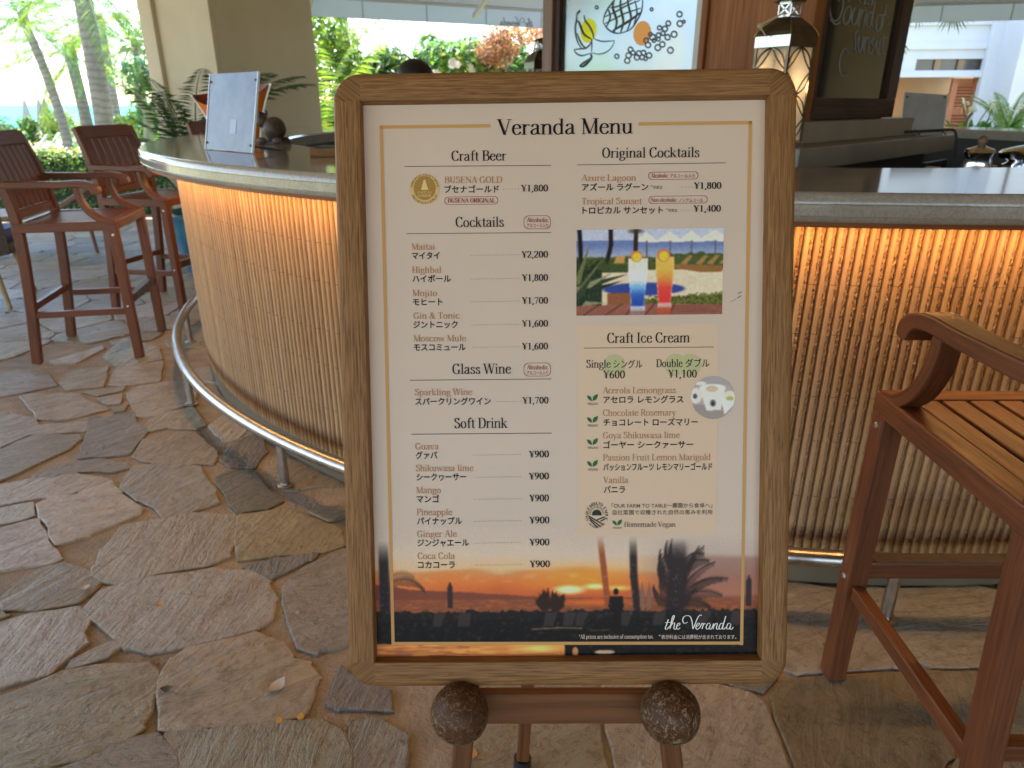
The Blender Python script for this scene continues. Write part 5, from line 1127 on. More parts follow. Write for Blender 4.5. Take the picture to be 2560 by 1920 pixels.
M['darkplate'] = simple('worn foot plate', (.028, .026, .028), (.085, .055, .035), 30, rough=.45, bump=.2)
proto = make_stool()
SG = 'teak bar stools round the bar'
def place(o, x, y, deg, label): o.location = (x, y, 0); o.rotation_euler = (0, 0, R(deg)); tag(o, label, 'bar stool', SG)
place(proto, 1.062, 1.108, 90, 'nearest bar stool, cut by the right edge, its slatted seat lit by the counter')
def stool_from(p0, p1, p2, lab):
    """near back foot, near front foot, far front foot in the photo"""
    A_, B_, C_ = [at(*p, z=0) for p in (p0, p1, p2)]; f = (B_ - A_).normalized(); an = math.degrees(math.atan2(f.y, f.x)); c_ = (A_ + B_) / 2 + Vector((-f.y, f.x, 0)) * .256
    o = copy_tree(proto); place(o, c_.x, c_.y, an, lab); return o
sA = stool_from((95, 908), (359, 891), (414, 820), 'bar stool at the left edge, in front of the other, back to the sea'); sA.location.x += .0
sB = stool_from((296, 773), (462, 782), (427, 734), 'bar stool half behind the round counter, in front of the clipped hedge')
o = copy_tree(proto); an = R(159); place(o, BC[0] + 3.72 * math.cos(an), BC[1] + 3.72 * math.sin(an), 159 + 180, 'bar stool farthest round the counter, only its top rail showing by the orange cooler')

# ================================================================== THINGS ON THE COUNTER
def stand_sheet(name, base_l, base_r, h, lean, mats, label, cat, thick=.004):
    """clear upright sheet: base edge from base_l to base_r (world), height h, lean back (deg)"""
    A_, B_ = Vector(base_l), Vector(base_r); c_ = (A_ + B_) / 2; d = (B_ - A_); L = d.length; rz = math.atan2(d.y, d.x); r = empty(name, tuple(c_), rz, label, cat)
    return r, L
zc = H_BAR
bl0, br0 = at(516, 374, z=zc), at(632, 384, z=zc)
hh = .30
m = NT('frosted acrylic'); v = m.coord('Object'); m.base(m.ramp(m.noise(v, 6, 3), [(.35, (.14, .143, .15)), (.65, (.25, .25, .255))])); m.set(rough=.08, spec=.5, alpha=.82); m_acr = m.m
m_edge = simple('acrylic edge', (.7, .8, .88), (.8, .88, .92), 8, rough=.1, coat=.6)
r, L = stand_sheet('acrylic_menu_stand', bl0, br0, hh, 10, None, 'upright clear acrylic menu stand on the counter in front of the orange cooler', 'menu stand')
b = MB(); b.beam((0, 0, .002), (0, .070, hh), L * .99, .005, (0, -1, .2)); b.build('pane', m_acr, r)
for s in (-1, 1):
    b = MB(); b.beam((s * (L / 2 + .002), -.001, .002), (s * (L / 2 + .002), .069, hh), .004, .009, (0, -1, .2)); b.build('pane_edge', m_edge, r)
for sx, z in ((-1, .03), (1, .03), (1, hh - .03), (-1, hh - .03)):
    b = MB(); y = .070 * z / hh; b.tube([(sx * (L / 2 - .012), y - .008, z), (sx * (L / 2 - .012), y + .008, z)], .0045, 8); b.build('screw', M['black'], r)
b = MB(); b.tube([(L / 2 - .03, .005, .028), (L / 2 + .05, .10, .008)], .004, 8); b.build('prop_leg', M['black'], r)
b = MB(); b.tube([(-L / 2 + .03, .005, .028), (-L / 2 + .03, .10, .008)], .004, 8); b.build('prop_leg', M['black'], r)
b = MB(); b.beam((.03, .0130, .07), (.03, .0258, .125), .05, .0012, (0, -1, .2)); b.build('picture', simple('faint picture', (.20, .24, .40), (.34, .25, .28), 50, rough=.3), r)
# orange wine cooler with a flared saddle rim
cp_ = at(590, 352, z=zc); WC = empty('wine_cooler', (cp_.x - .062, cp_.y + .20, zc), R(8), 'orange flared wine cooler with white edges and dark red lining on the counter', 'wine cooler')
def cooler(ro, nm, mt, z_in=0.0, prt=None):
    b = MB(); n = 48; zs = [0, .03, .08, .13, .18, .22, .26]; base = len(b.v)
    for i in range(n):
        a = 2 * math.pi * i / n; ca, sa = math.cos(a), math.sin(a)
        for k, z in enumerate(zs):
            t_ = z / .26; rx = (.122 + .034 * t_ + .056 * t_ ** 2.0) * ro; ry = (.075 + .030 * t_) * ro; zz = z * (1 + .0 * ca) + z_in * (1 - t_) + t_ ** 2 * (.030 * ca - .085 * max(0, -sa) ** 1.5)
            b.v.append((rx * ca, ry * sa, zz))
    K = len(zs)
    for i in range(n):
        j = (i + 1) % n
        for k in range(K - 1): b.face((i * K + k, j * K + k, j * K + k + 1, i * K + k + 1) if z_in == 0 else (i * K + k + 1, j * K + k + 1, j * K + k, i * K + k))
    b.face([i * K for i in range(n)][::-1]); return b.build(nm, mt, prt or WC, smooth=True)
cooler(1.0, 'outer_shell', simple('orange acrylic', (.80, .20, .015), (.86, .24, .02), 3, rough=.22, coat=.5))
cooler(.955, 'lining', simple('dark red lining', (.22, .035, .03), (.27, .045, .035), 3, rough=.4), .008)
m_wh = simple('white acrylic', (.82, .84, .86), None, 3, rough=.2, coat=.5)
for s in (0, math.pi):
    b = MB(); P = []
    for z in np.linspace(.0, .26, 14): t_ = z / .26; P.append(((.122 + .034 * t_ + .056 * t_ ** 2) * math.cos(s) * 1.01, 0, z + t_ ** 2 * .03 * math.cos(s)))
    b.sweep(P, .03, .008, (1, 0, 0.2)); b.build('white_edge', m_wh, WC, smooth=True)
# carved figurine
fp = at(678, 362, z=zc); fg = empty('figurine', (fp.x, fp.y + .05, zc), R(-20), 'dark carved wooden animal figurine crouching on the counter beside the orange cooler', 'figurine')
mfig = simple('dark carved wood', (.050, .032, .022), (.13, .085, .058), 18, rough=.55, bump=.5, bdist=.004, bscale=60)
b = MB(); b.sphere((.012, 0, .072), .056, 22, 14, (1.0, .9, .98)); b.build('body', mfig, fg, smooth=True)
b = MB(); b.sphere((-.048, -.012, .112), .030, 18, 12, (.9, .95, 1.25)); b.sphere((-.075, -.02, .098), .015, 12, 8, (1.3, .9, .8)); hd_ = b.build('head', mfig, fg, smooth=True)
for s in (-1, 1):
    b = MB(); b.sphere((-.038, -.012 + s * .026, .142), .010, 10, 8, (.7, .6, 1.6)); b.build('ear', mfig, hd_, smooth=True)
for x, y in ((-.045, -.035), (-.045, .03), (.045, -.035), (.045, .03)):
    b = MB(); b.sphere((x, y, .017), .020, 12, 8, (1.4, .8, .85)); b.build('paw', mfig, fg, smooth=True)
b = MB(); b.box((.005, 0, .006), (.14, .075, .012)); b.build('base', mfig, fg, bevel=.004)
# thin wooden tray
tp_ = at(820, 392, z=zc); tr_o = empty('wooden_tray', (tp_.x + .06, tp_.y + .07, zc), R(6), 'flat wooden tray on the counter, half behind the menu board', 'tray')
b = MB(); b.box((0, 0, .006), (.26, .17, .010)); b.build('base', M['oak'], tr_o, bevel=.002)
for y in (-.081, .081): b = MB(); b.box((0, y, .018), (.26, .010, .026)); b.build('side', M['oak'], tr_o, bevel=.002)
for x in (-.126, .126): b = MB(); b.box((x, 0, .018), (.010, .15, .024), axis=1); b.build('side', M['oak'], tr_o, bevel=.002)
b = MB(); b.box((0, 0, .026), (.22, .12, .018)); tag(b.build('dark_folder', M['black'], None, bevel=.002, loc=(tp_.x + .06, tp_.y + .07, zc)), 'black folder lying in the wooden tray on the counter', 'folder')
# grey back of a second acrylic stand on the island
g0 = at(2252, 326, Y=4.72); g1 = at(2358, 326, Y=4.78); zi = 1.151; g0.z = g1.z = zi
m_gre = NT('grey acrylic'); v = m_gre.coord('Object'); m_gre.base(m_gre.ramp(m_gre.noise(v, 9, 5), [(.4, (.36, .365, .38)), (.6, (.41, .415, .43))])); m_gre.set(rough=.25, spec=.6); m_gre = m_gre.m
r, L = stand_sheet('acrylic_sign_stand', g0, g1, .235, 8, None, 'grey back of an acrylic sign stand on the stone island before the lilies', 'sign stand')
b = MB(); b.beam((0, 0, .002), (0.012, .045, .245), L, .006, (0, -1, .2)); b.build('pane', m_gre, r)
b = MB(); b.beam((L / 2 + .002, 0, .002), (L / 2 + .014, .045, .245), .004, .009, (0, -1, .2)); b.build('pane_edge', m_edge, r)
for sx in (-1, 1):
    b = MB(); b.tube([(sx * (L / 2 - .02) + .01, .033, .225), (sx * (L / 2 - .02) + .01, .050, .225)], .006, 8); b.build('screw', M['black'], r)
    b = MB(); b.tube([(sx * L * .3, -.10, .004), (sx * L * .3 + .02, -.03, .03), (sx * L * .3 + .03, .01, .02)], .004, 8); b.build('wire_leg', M['black'], r)
cw = at(2420, 325, Y=4.6); b = MB(); b.tube([(c_[0], c_[1], c_[2]) for c_ in cr([(-.42, -.05, .004), (-.2, .03, .012), (0, 0, .022), (.10, .02, .028), (.15, .02, .018), (.165, .0, -.06), (.17, -.01, -.14)], 6)], .008, 8)
tag(b.build('cable', M['black'], None, smooth=True, loc=(2.62, 4.62, 1.158)), 'black cable lying across the stone island and hanging over its edge', 'cable')
# steel jugs on the work top
def jug(name, x, y, s, label, urn=False):
    r = empty(name, (x, y, .841), R(-20), label, 'steel jug'); CH_ = M['chrome']
    b = MB()
    if urn: pf = [(0.001, 0), (.07, .0), (.075, .01), (.05, .03), (.055, .06), (.12, .13), (.15, .20), (.14, .25), (.12, .262), (.155, .275), (.16, .295), (.15, .305), (.10, .32), (.02, .335), (0.001, .336)]
    else: pf = [(.001, 0), (.06, 0), (.078, .03), (.085, .10), (.078, .18), (.055, .25), (.048, .29), (.056, .31), (.05, .322), (.015, .335), (.001, .337)]
    b.lathe([(a * s, z * s) for a, z in pf], n=36); b.build('body', CH_, r, smooth=True)
    b = MB(); b.sphere((0, 0, .352 * s), .018 * s, 12, 8, (1, 1, 1.3)); b.build('knob', simple('brown knob', (.15, .08, .05), (.2, .1, .06), 9, rough=.3), r, smooth=True)
    for sg in ((1, -1) if urn else (-1,)):
        P = cr([(sg * .13 * s, 0, .24 * s), (sg * .20 * s, 0, .23 * s), (sg * .21 * s, 0, .14 * s), (sg * .12 * s, 0, .10 * s)], 6); b = MB(); b.tube(P, .011 * s, 8); b.build('handle', CH_, r, smooth=True)
    if not urn:
        b = MB(); b.tube(cr([(.07 * s, 0, .14 * s), (.12 * s, 0, .2 * s), (.13 * s, 0, .27 * s), (.16 * s, 0, .29 * s)], 5), [.018 * s, .016 * s] + [.012 * s] * 14, 10); b.build('spout', CH_, r, smooth=True)
jug('steel_jug', 1.90, 2.98, 1.0, 'slim polished steel jug with a brown knob on the bar work top'); jug('steel_urn', 2.16, 2.96, 1.04, 'round polished steel urn with loop handles at the right edge of the bar', True)
# lanterns
m_bronze = simple('aged bronze sheet', (.10, .075, .05), (.17, .13, .09), 14, rough=.32, metal=.85, bump=.15)
m_silver = simple('silver and sheen lantern sheet', (.42, .42, .41), (.55, .55, .55), 18, rough=.3, metal=1.0, bump=.1)
m_lglass = NT('lantern glass'); m_lglass.base((.95, .90, .78)); m_lglass.set(rough=.3, trans=.75, ior=1.2); m_lglass = m_lglass.m
def make_lantern():
    r = empty('lantern', (0, 0, 0)); w_ = .083; z0_, z1_ = .03, .41
    b = MB(); b.box((0, 0, .012), (.19, .19, .024)); b.build('base', m_silver, r, bevel=.003)
    for sx in (-1, 1):
        for sy in (-1, 1):
            b = MB(); b.beam((sx * w_, sy * w_, .024), (sx * w_, sy * w_, .452), .012, .012, (1, 0, 0)); b.build('corner_bar', m_bronze, r)
    for k in range(4):
        b = MB(); a = k * math.pi / 2; ca, sa = math.cos(a), math.sin(a)
        T_ = lambda u, z, d=0: (ca * (w_ + d) - sa * u, sa * (w_ + d) + ca * u, z)
        b.poly([T_(-w_, .03), T_(w_, .03), T_(w_, .41), T_(-w_, .41)]); b.build('glass_pane', m_lglass, r)
        f = MB()
        for iu in range(1):
            for iz in range(2):
                cu, cz = 0.0, .03 + .19 * (iz + .5); hu, hz = w_, .095
                for sx, sz in ((1, 1), (-1, 1), (1, -1), (-1, -1)):
                    for bow in (.32, -.10):
                        P = []
                        for i in range(7):
                            t_ = i / 6; u = cu + sx * hu * t_; z = cz + sz * hz * (1 - t_); o_ = math.sin(math.pi * t_) * bow; P.append(T_(u + sx * o_ * hu * .55, z + sz * o_ * hz * .55, .003))
                        f.tube(P, .0042, 4)
        f.build('fretwork', m_silver if k in (2,) else m_bronze, r)  # left face and its band silver: daylight sheen put into one side's colour
        b = MB(); q = [T_(-w_ - .008, .411, .008), T_(w_ + .008, .411, .008), T_(w_ + .008, .455, .008), T_(-w_ - .008, .455, .008)]; b.poly(q); b.build('top_band', m_silver if k == 2 else m_bronze, r)
    b = MB(); pr = [(.094, .455), (.089, .470), (.073, .494), (.052, .514), (.041, .525), (.036, .528)]; n = len(pr)
    for hw_, z in pr:
        b.v += [(-hw_, -hw_, z), (hw_, -hw_, z), (hw_, hw_, z), (-hw_, hw_, z)]
    for i in range(n - 1):
        for k in range(4): b.face((4 * i + k, 4 * i + (k + 1) % 4, 4 * i + 4 + (k + 1) % 4, 4 * i + 4 + k))
    b.build('roof', m_bronze, r)
    for sx, sy in ((-1, -1), (1, -1), (1, 1), (-1, 1)):
        b = MB(); b.tube([(sx * h_, sy * h_, z) for h_, z in pr], .003, 6); b.build('roof_ridge', simple('brass ridge', (.5, .36, .16), (.6, .44, .2), 9, rough=.3, metal=1.0), r)
    b = MB()
    for k in range(4):
        a = k * math.pi / 2; ca, sa = math.cos(a), math.sin(a)
        for P in ([(-.034, .53), (.034, .53), (.034, .538), (-.034, .538)], [(-.034, .578), (.034, .578), (.034, .59), (-.034, .59)], [(-.034, .53), (-.028, .53), (-.028, .59), (-.034, .59)], [(.028, .53), (.034, .53), (.034, .59), (.028, .59)], [(-.03, .538), (-.02, .538), (.03, .58), (.02, .58)], [(.03, .538), (.02, .538), (-.03, .58), (-.02, .58)]):
            b.poly([(ca * .034 - sa * u, sa * .034 + ca * u, z) for u, z in P])
    b.build('vent', m_silver, r)
    b = MB(); b.lathe([(.0, .612), (.03, .606), (.062, .592), (.066, .588), (.0, .588)], n=28); b.build('cap', m_bronze, r, smooth=True)
    b = MB(); b.tube([(-.034 - .02 * i, .06 * math.sin(i * .2), .545 - .011 * i) for i in range(5)], .004, 6); b.sphere((-.118, .05, .494), .012, 10, 8); b.tube(cr([(-.118, .05, .49), (-.112, .035, .47), (-.108, .02, .452)], 4), .003, 5); b.build('cord', simple('jute cord', (.42, .34, .22), (.5, .42, .28), 30, rough=.9), r, smooth=True)
    return r
ln = make_lantern(); lnx, lny = 1.195, 3.385
ln.location = (lnx, lny, 1.151); ln.rotation_euler = (0, 0, R(33)); tag(ln, 'lit bronze lantern with fretwork panes standing before the timber back bar', 'lantern', 'fretwork lanterns on the bar island')
l2 = copy_tree(ln); l2.location = (.205, 5.38, 1.151); l2.rotation_euler = (0, 0, R(20)); tag(l2, 'second lantern, mostly hidden by the left post of the painted window', 'lantern')
ld = bpy.data.lights.new('lantern_bulb', 'POINT'); ld.energy = LANTERN_W; ld.color = (1, .68, .34); ld.shadow_soft_size = .018
lo = bpy.data.objects.new('lantern_bulb', ld); col.objects.link(lo); lo.parent = ln; lo.location = (0, 0, .26)

# ================================================================== PERSON BEHIND THE BAR
def skinned(name, joints, edges, mt, parent=None, sub=2):
    me = bpy.data.meshes.new(name); me.from_pydata([j[0] for j in joints], edges, []); me.materials.append(mt); o = bpy.data.objects.new(name, me); col.objects.link(o)
    if parent: o.parent = parent
    md = o.modifiers.new('skin', 'SKIN'); sv = me.skin_vertices[0].data
    for i, j in enumerate(joints):
        rr_ = j[1] if isinstance(j[1], tuple) else (j[1], j[1]); sv[i].radius = rr_; sv[i].use_root = (i == 0)
    md.use_smooth_shade = True; s_ = o.modifiers.new('sub', 'SUBSURF'); s_.levels = sub; s_.render_levels = sub; return o
pp = at(1036, 176, Y=3.62); pl = empty('person', (pp.x, pp.y, 0), R(0), 'person with short dark hair behind the bar, only the crown showing over the menu board', 'person')
ZS = 1.525 / 1.70
J = [((0, 0, .92), (.14, .10)), ((0, 0, 1.10), (.125, .09)), ((0, 0, 1.30), (.15, .10)), ((0, .0, 1.42), (.07, .06)), ((0, -.01, 1.49), .052), ((0, -.02, 1.56), (.072, .085)), ((0, -.02, 1.63), (.072, .085))]
Eg = [(0, 1), (1, 2), (2, 3), (3, 4), (4, 5), (5, 6)]
for s in (-1, 1):
    k = len(J); J += [((s * .09, 0, .86), .085), ((s * .10, -.01, .48), .055), ((s * .10, .01, .09), .038), ((s * .105, -.12, .04), .03)]; Eg += [(0, k), (k, k + 1), (k + 1, k + 2), (k + 2, k + 3)]
    k = len(J); J += [((s * .17, 0, 1.37), .052), ((s * .215, .02, 1.10), .038), ((s * .20, -.16, .98), .028), ((s * .195, -.22, .965), (.034, .016)), ((s * .195, -.26, .955), (.036, .014))]; Eg += [(2, k), (k, k + 1), (k + 1, k + 2), (k + 2, k + 3), (k + 3, k + 4)]
    h = k + 4
    for q, (dx, l) in enumerate(((-.027, .062), (-.009, .074), (.009, .070), (.027, .054))):
        a = len(J); J += [((s * .195 + dx, -.285, .95), .009), ((s * .195 + dx * 1.1, -.285 - l * .5, .94), .0085), ((s * .195 + dx * 1.15, -.285 - l * .9, .92), .007)]; Eg += [(h, a), (a, a + 1), (a + 1, a + 2)]
    a = len(J); J += [((s * .195 - s * .045, -.235, .955), .010), ((s * .195 - s * .06, -.265, .945), .008)]; Eg += [(k + 3, a), (a, a + 1)]
sc_j = lambda L_, g_=1.0: [((p[0] * .95, p[1], p[2] * ZS), tuple(x * g_ for x in r_) if isinstance(r_, tuple) else r_ * g_) for p, r_ in L_]
m_skin = simple('skin', (.44, .27, .19), (.5, .31, .22), 5, rough=.5)
skinned('body', sc_j(J), Eg, m_skin, pl, 1)
m_shirt = simple('white shirt', (.62, .62, .6), (.7, .7, .68), 5, rough=.8); m_trs = simple('dark trousers', (.02, .02, .025), (.03, .03, .035), 6, rough=.8)
skinned('shirt', sc_j([J[0], J[1], J[2], ((0, 0, 1.41), (.075, .065)), ((.17, 0, 1.37), .052), ((.205, .01, 1.16), .046), ((-.17, 0, 1.37), .052), ((-.205, .01, 1.16), .046)], 1.13), [(0, 1), (1, 2), (2, 3), (2, 4), (4, 5), (2, 6), (6, 7)], m_shirt, pl, 1)
skinned('trousers', sc_j([((0, 0, .93), (.145, .105)), ((.09, 0, .84), .09), ((.10, -.01, .48), .062), ((.10, .01, .12), .05), ((-.09, 0, .84), .09), ((-.10, -.01, .48), .062), ((-.10, .01, .12), .05)], 1.1), [(0, 1), (1, 2), (2, 3), (0, 4), (4, 5), (5, 6)], m_trs, pl, 1)
b = MB(); hz = 1.62 * ZS; b.sphere((0, .012, hz - .01), .098, 28, 18, (.94, 1.08, .92), fn=lambda d: (1.0 + .015 * math.sin(14 * math.atan2(d.y, d.x))) * (.0 + 1.0 if d.z > -.25 or d.y > 0 else .80))
hm = NT('dark hair'); v = hm.coord('Object', (60, 60, 6)); f = hm.noise(v, 2, 4); hm.base(hm.ramp(f, [(.3, (.008, .006, .009)), (.7, (.022, .016, .02))])); hm.set(rough=.45); hm.bump(f, .5, .004); b.build('hair', hm.m, pl, smooth=True)
for s in (-1, 1):
    b = MB(); b.sphere((s * .03, -.098, 1.545 * ZS), .010, 10, 8); b.build('eye', simple('eye white', (.7, .7, .7), None, 4, rough=.2), pl, smooth=True)
    b = MB(); b.sphere((s * .075, -.012, 1.54 * ZS), .018, 10, 8, (.5, .8, 1.3)); b.build('ear', m_skin, pl, smooth=True)
b = MB(); b.sphere((0, -.112, 1.515 * ZS), .012, 10, 8, (.8, 1, 1.4)); b.build('nose', m_skin, pl, smooth=True)
b = MB(); b.sphere((0, -.098, 1.475 * ZS), .018, 10, 8, (1.2, .5, .35)); b.build('mouth', simple('lips', (.36, .13, .11), None, 4), pl, smooth=True)

# ================================================================== LOUNGE FURNITURE BEHIND THE STOOLS
m_rat = NT('woven rattan'); v = m_rat.coord('UV', (1, 1, 1)); wv = m_rat.n('ShaderNodeTexWave', wave_type='BANDS', bands_direction='X'); wv.inputs['Scale'].default_value = 26; m_rat.l(v, wv.inputs[0])
wv2 = m_rat.n('ShaderNodeTexWave', wave_type='BANDS', bands_direction='Y'); wv2.inputs['Scale'].default_value = 26; m_rat.l(v, wv2.inputs[0]); pr_ = m_rat.math('MULTIPLY', wv.outputs['Fac'], wv2.outputs['Fac'])
m_rat.base(m_rat.ramp(pr_, [(.05, (.12, .07, .035)), (.5, (.42, .28, .14))])); m_rat.set(rough=.5); m_rat.bump(pr_, .6, .008); m_rat = m_rat.m
def shell(b, pts, width, z_up, n=6):
    pass
rc_p = at(172, 430, Y=6.9)
rc = empty('rattan_lounger', (rc_p.x - .35, 6.9, 0), R(14), 'honey rattan lounge chair with a sweeping curved back by the hedge', 'lounge chair')
b = MB(); P = cr([(-.95, 0, .30), (-.55, 0, .34), (-.1, 0, .36), (.25, 0, .44), (.55, 0, .62), (.85, 0, .80), (.98, 0, .83)], 6); b.sweep(P, .72, .05, (0, 0, 1), ws=[.60 + .1 * math.sin(i * .09) for i in range(len(P))]); b.build('woven_shell', m_rat, rc, smooth=False, bevel=.015)
for sx, sy in ((-.75, .25), (-.75, -.25), (.45, .25), (.45, -.25)):
    b = MB(); b.tube([(sx, sy, .33 if sx < 0 else .50), (sx * 1.08, sy * 1.05, 0)], [.022, .017], 8); b.build('leg', M['postwood'], rc, smooth=True)
gp_ = at(60, 560, Y=5.0)
gc = empty('grey_wicker_chair', (-3.85, 4.95, 0), R(15), 'dark grey wicker chair behind the leftmost bar stool', 'chair')
m_gw = simple('grey wicker', (.10, .095, .10), (.19, .18, .18), 60, rough=.6, bump=.6, bdist=.006)
b = MB(); P = []
b.lathe([(.36, .36), (.37, .5), (.36, .66), (.345, .72), (.325, .72), (.335, .6), (.33, .40)], n=28, a0=R(100), a1=R(330)); b.build('woven_back', m_gw, gc, smooth=True)
b = MB(); b.lathe([(.001, .36), (.34, .36), (.35, .40), (.33, .43), (.001, .44)], n=28); b.build('seat', m_gw, gc, smooth=True)
b = MB(); b.lathe([(.001, .44), (.30, .44), (.32, .48), (.29, .52), (.001, .53)], n=28); b.build('cushion', simple('blue cushion', (.10, .16, .42), (.14, .2, .5), 6, rough=.85), gc, smooth=True)
for a in (45, 135, 225, 315):
    b = MB(); b.tube([(.27 * math.cos(R(a)), .27 * math.sin(R(a)), .37), (.36 * math.cos(R(a)), .36 * math.sin(R(a)), 0)], [.024, .015], 8); b.build('leg', simple('brass woven leg', (.30, .2, .08), (.4, .28, .12), 30, rough=.4), gc, smooth=True)
pp_ = at(436, 582, z=0); pt = empty('glazed_pot', (-2.62, 5.95, 0), 0, 'blue glazed garden pot on the stone floor behind the second stool', 'plant pot')
m_gl = simple('blue glaze', (.02, .10, .20), (.05, .24, .34), 5, rough=.12, coat=.8)
b = MB(); b.lathe([(.001, 0), (.13, 0), (.15, .02), (.22, .25), (.26, .42), (.30, .47), (.30, .50), (.27, .51), (.24, .47), (.001, .45)], n=32); b.build('pot', m_gl, pt, smooth=True)
b = MB(); b.lathe([(.001, .456), (.24, .46), (.001, .47)], n=20); b.build('soil', simple('soil', (.05, .035, .02), (.08, .055, .03), 20, rough=.95), pt)

# ---- fallen leaves and petals on the floor
LV = [(212, 1471, .030, (.55, .47, .36), 'pale dry petal on the dark slate slab at lower left'), (400, 1513, .022, (.62, .30, .05), 'small orange leaf in the middle of the big pale slab'), (698, 1805, .022, (.62, .33, .06), 'orange leaf in the joint under the big slab, left of a second one'),
 (752, 1796, .022, (.66, .36, .05), 'orange leaf at the edge of the big slab, right of a second one'), (1180, 1888, .034, (.55, .30, .10), 'brown orange leaf beside the left easel leg'), (305, 841, .03, (.5, .33, .16), 'brown leaf on the floor between the stool legs'), (247, 826, .02, (.08, .06, .05), 'tiny dark scrap by the far stool leg'),
 (693, 1717, .05, (.5, .45, .38), 'pale straw on the large slab left of the board'), (2080, 1625, .05, (.10, .09, .03), 'dark dry flower tuft on the floor by the nearest stool leg'), (418, 1724, .03, (.07, .07, .03), 'dark green scrap on the left rim of a slab'), (744, 1535, .015, (.5, .42, .33), 'tiny pale pebble near the ochre slab')]
for x, y, s, cc, lab in LV:
    p = at(x, y, z=.003); b = MB(); n = 9; an = rnd.random() * 6
    up_, lo_ = [], []
    for i in range(n):
        t_ = i / (n - 1); wd = math.sin(math.pi * t_) * .32 * s + .0006; u = (t_ - .5) * s; zz = .002 + .14 * s * (2 * t_ - 1) ** 2; up_.append((u, wd, zz + .002)); lo_.append((u, -wd, zz + .002))
    for i in range(n - 1):
        for dz, rev in ((0, False), (-.0012, True)):
            q = [lo_[i], lo_[i + 1], (lo_[i + 1][0], 0, lo_[i + 1][2] - .003 * s * 20 * .1), (lo_[i][0], 0, lo_[i][2] - .003 * s * 2)]; q2 = [q[3], q[2], up_[i + 1], up_[i]]
            for qq in (q, q2): qq = [(a, c_, d_ + dz) for a, c_, d_ in qq]; b.poly(qq[::-1] if rev else qq)
    o = b.build('fallen_leaf', simple('leaf litter', tuple(c_ * .8 for c_ in cc), cc, 60, rough=.7), None, loc=tuple(p)); o.rotation_euler = (0, 0, an); tag(o, lab, 'leaf', 'leaves and scraps fallen on the floor')
# ================================================================== GARDEN
m_leaf = leafmat('leaf', .42); m_leafd = leafmat('leaf shade', .25)
g2 = random.Random(21)
def jit(c, k=.25): 
    f = 1 + g2.uniform(-k, k); return tuple(max(.003, min(.9, x * f * (1 + g2.uniform(-.12, .12)))) for x in c)
def leafcloud(b, blobs, n, size, cols, up=.35, aspect=.45, fold=True):
    """leaf-sized faces through ellipsoid clumps; blobs: (cx,cy,cz, rx,ry,rz)"""
    vol = [q[3] * q[4] * q[5] for q in blobs]; tot = sum(vol)
    for q, vq in zip(blobs, vol):
        k = max(6, int(n * vq / tot)); bt = g2.uniform(.75, 1.25)
        for _ in range(k):
            while True:
                d = Vector((g2.uniform(-1, 1), g2.uniform(-1, 1), g2.uniform(-1, 1)))
                if d.length <= 1: break
            if g2.random() < .6 and d.length > .01: d = d.normalized() * g2.uniform(.72, 1.05)
            p = Vector((q[0] + d.x * q[3], q[1] + d.y * q[4], q[2] + d.z * q[5]))
            nrm = (d + Vector((g2.uniform(-1, 1), g2.uniform(-1, 1), g2.uniform(-1, 1) + up)) * .8).normalized()
            t_ = nrm.cross(Vector((g2.uniform(-1, 1), g2.uniform(-1, 1), g2.uniform(-1, 1)))).normalized(); s_ = nrm.cross(t_)
            L = size * g2.uniform(.6, 1.3); w_ = L * aspect * .5
            c_ = cols[g2.randrange(len(cols))]; b.cur = jit(tuple(x * bt for x in c_), .25)
            i = len(b.v); m_ = p + nrm * (L * .05)
            b.v += [tuple(p - t_ * L / 2), tuple(m_ + s_ * w_), tuple(p + t_ * L / 2), tuple(m_ - s_ * w_)]; b.face((i, i + 1, i + 2, i + 3))
GREEN = [(.11, .19, .05), (.14, .24, .06), (.075, .14, .05)]; LIME = [(.21, .28, .06), (.27, .32, .06), (.15, .24, .06)]; DEEP = [(.04, .085, .035), (.055, .11, .04), (.035, .065, .03)]; BLUEG = [(.10, .22, .15), (.12, .27, .16), (.11, .20, .22)]
def frond(b, p, az, el, L, droop, lw=.34, n=26, cols=GREEN, thick=.012, hang=.55, leafw=.026):
    """one feather frond: midrib and leaflets"""
    pts = []; q = Vector(p); e = el
    for i in range(n + 1):
        pts.append(q.copy()); d = Vector((math.cos(e) * math.cos(az), math.cos(e) * math.sin(az), math.sin(e))); q = q + d * (L / n); e -= droop / n * (.4 + 1.2 * i / n)
    c0 = jit(cols[0], .15); b.cur = tuple(x * 1.3 for x in c0); b.tube(pts[::2], [thick * (1 - .8 * i / (n / 2)) for i in range(len(pts[::2]))], 4, caps=False)
    for i in range(3, n):
        t_ = (pts[i + 1] - pts[i - 1]).normalized(); sd = t_.cross(Vector((0, 0, 1))); sd = sd.normalized() if sd.length > .01 else Vector((1, 0, 0))
        l = lw * L * .42 * math.sin(math.pi * (.12 + .86 * i / n)) ** .7
        for s in (-1, 1):
            for h in (0, .5):
                o = pts[i] + (pts[i + 1] - pts[i]) * h if i < n else pts[i]
                dr = (sd * s + t_ * .75 + Vector((0, 0, -hang * g2.uniform(.5, 1.2)))).normalized(); wv_ = t_ * leafw * g2.uniform(.7, 1.2)
                tip = o + dr * l * g2.uniform(.85, 1.1) + Vector((0, 0, -hang * l * .25)); md = o.lerp(tip, .45) + Vector((0, 0, l * .04))
                b.cur = jit(cols[g2.randrange(len(cols))], .2); k = len(b.v); b.v += [tuple(o), tuple(md - wv_), tuple(tip), tuple(md + wv_)]; b.face((k, k + 1, k + 2, k + 3))
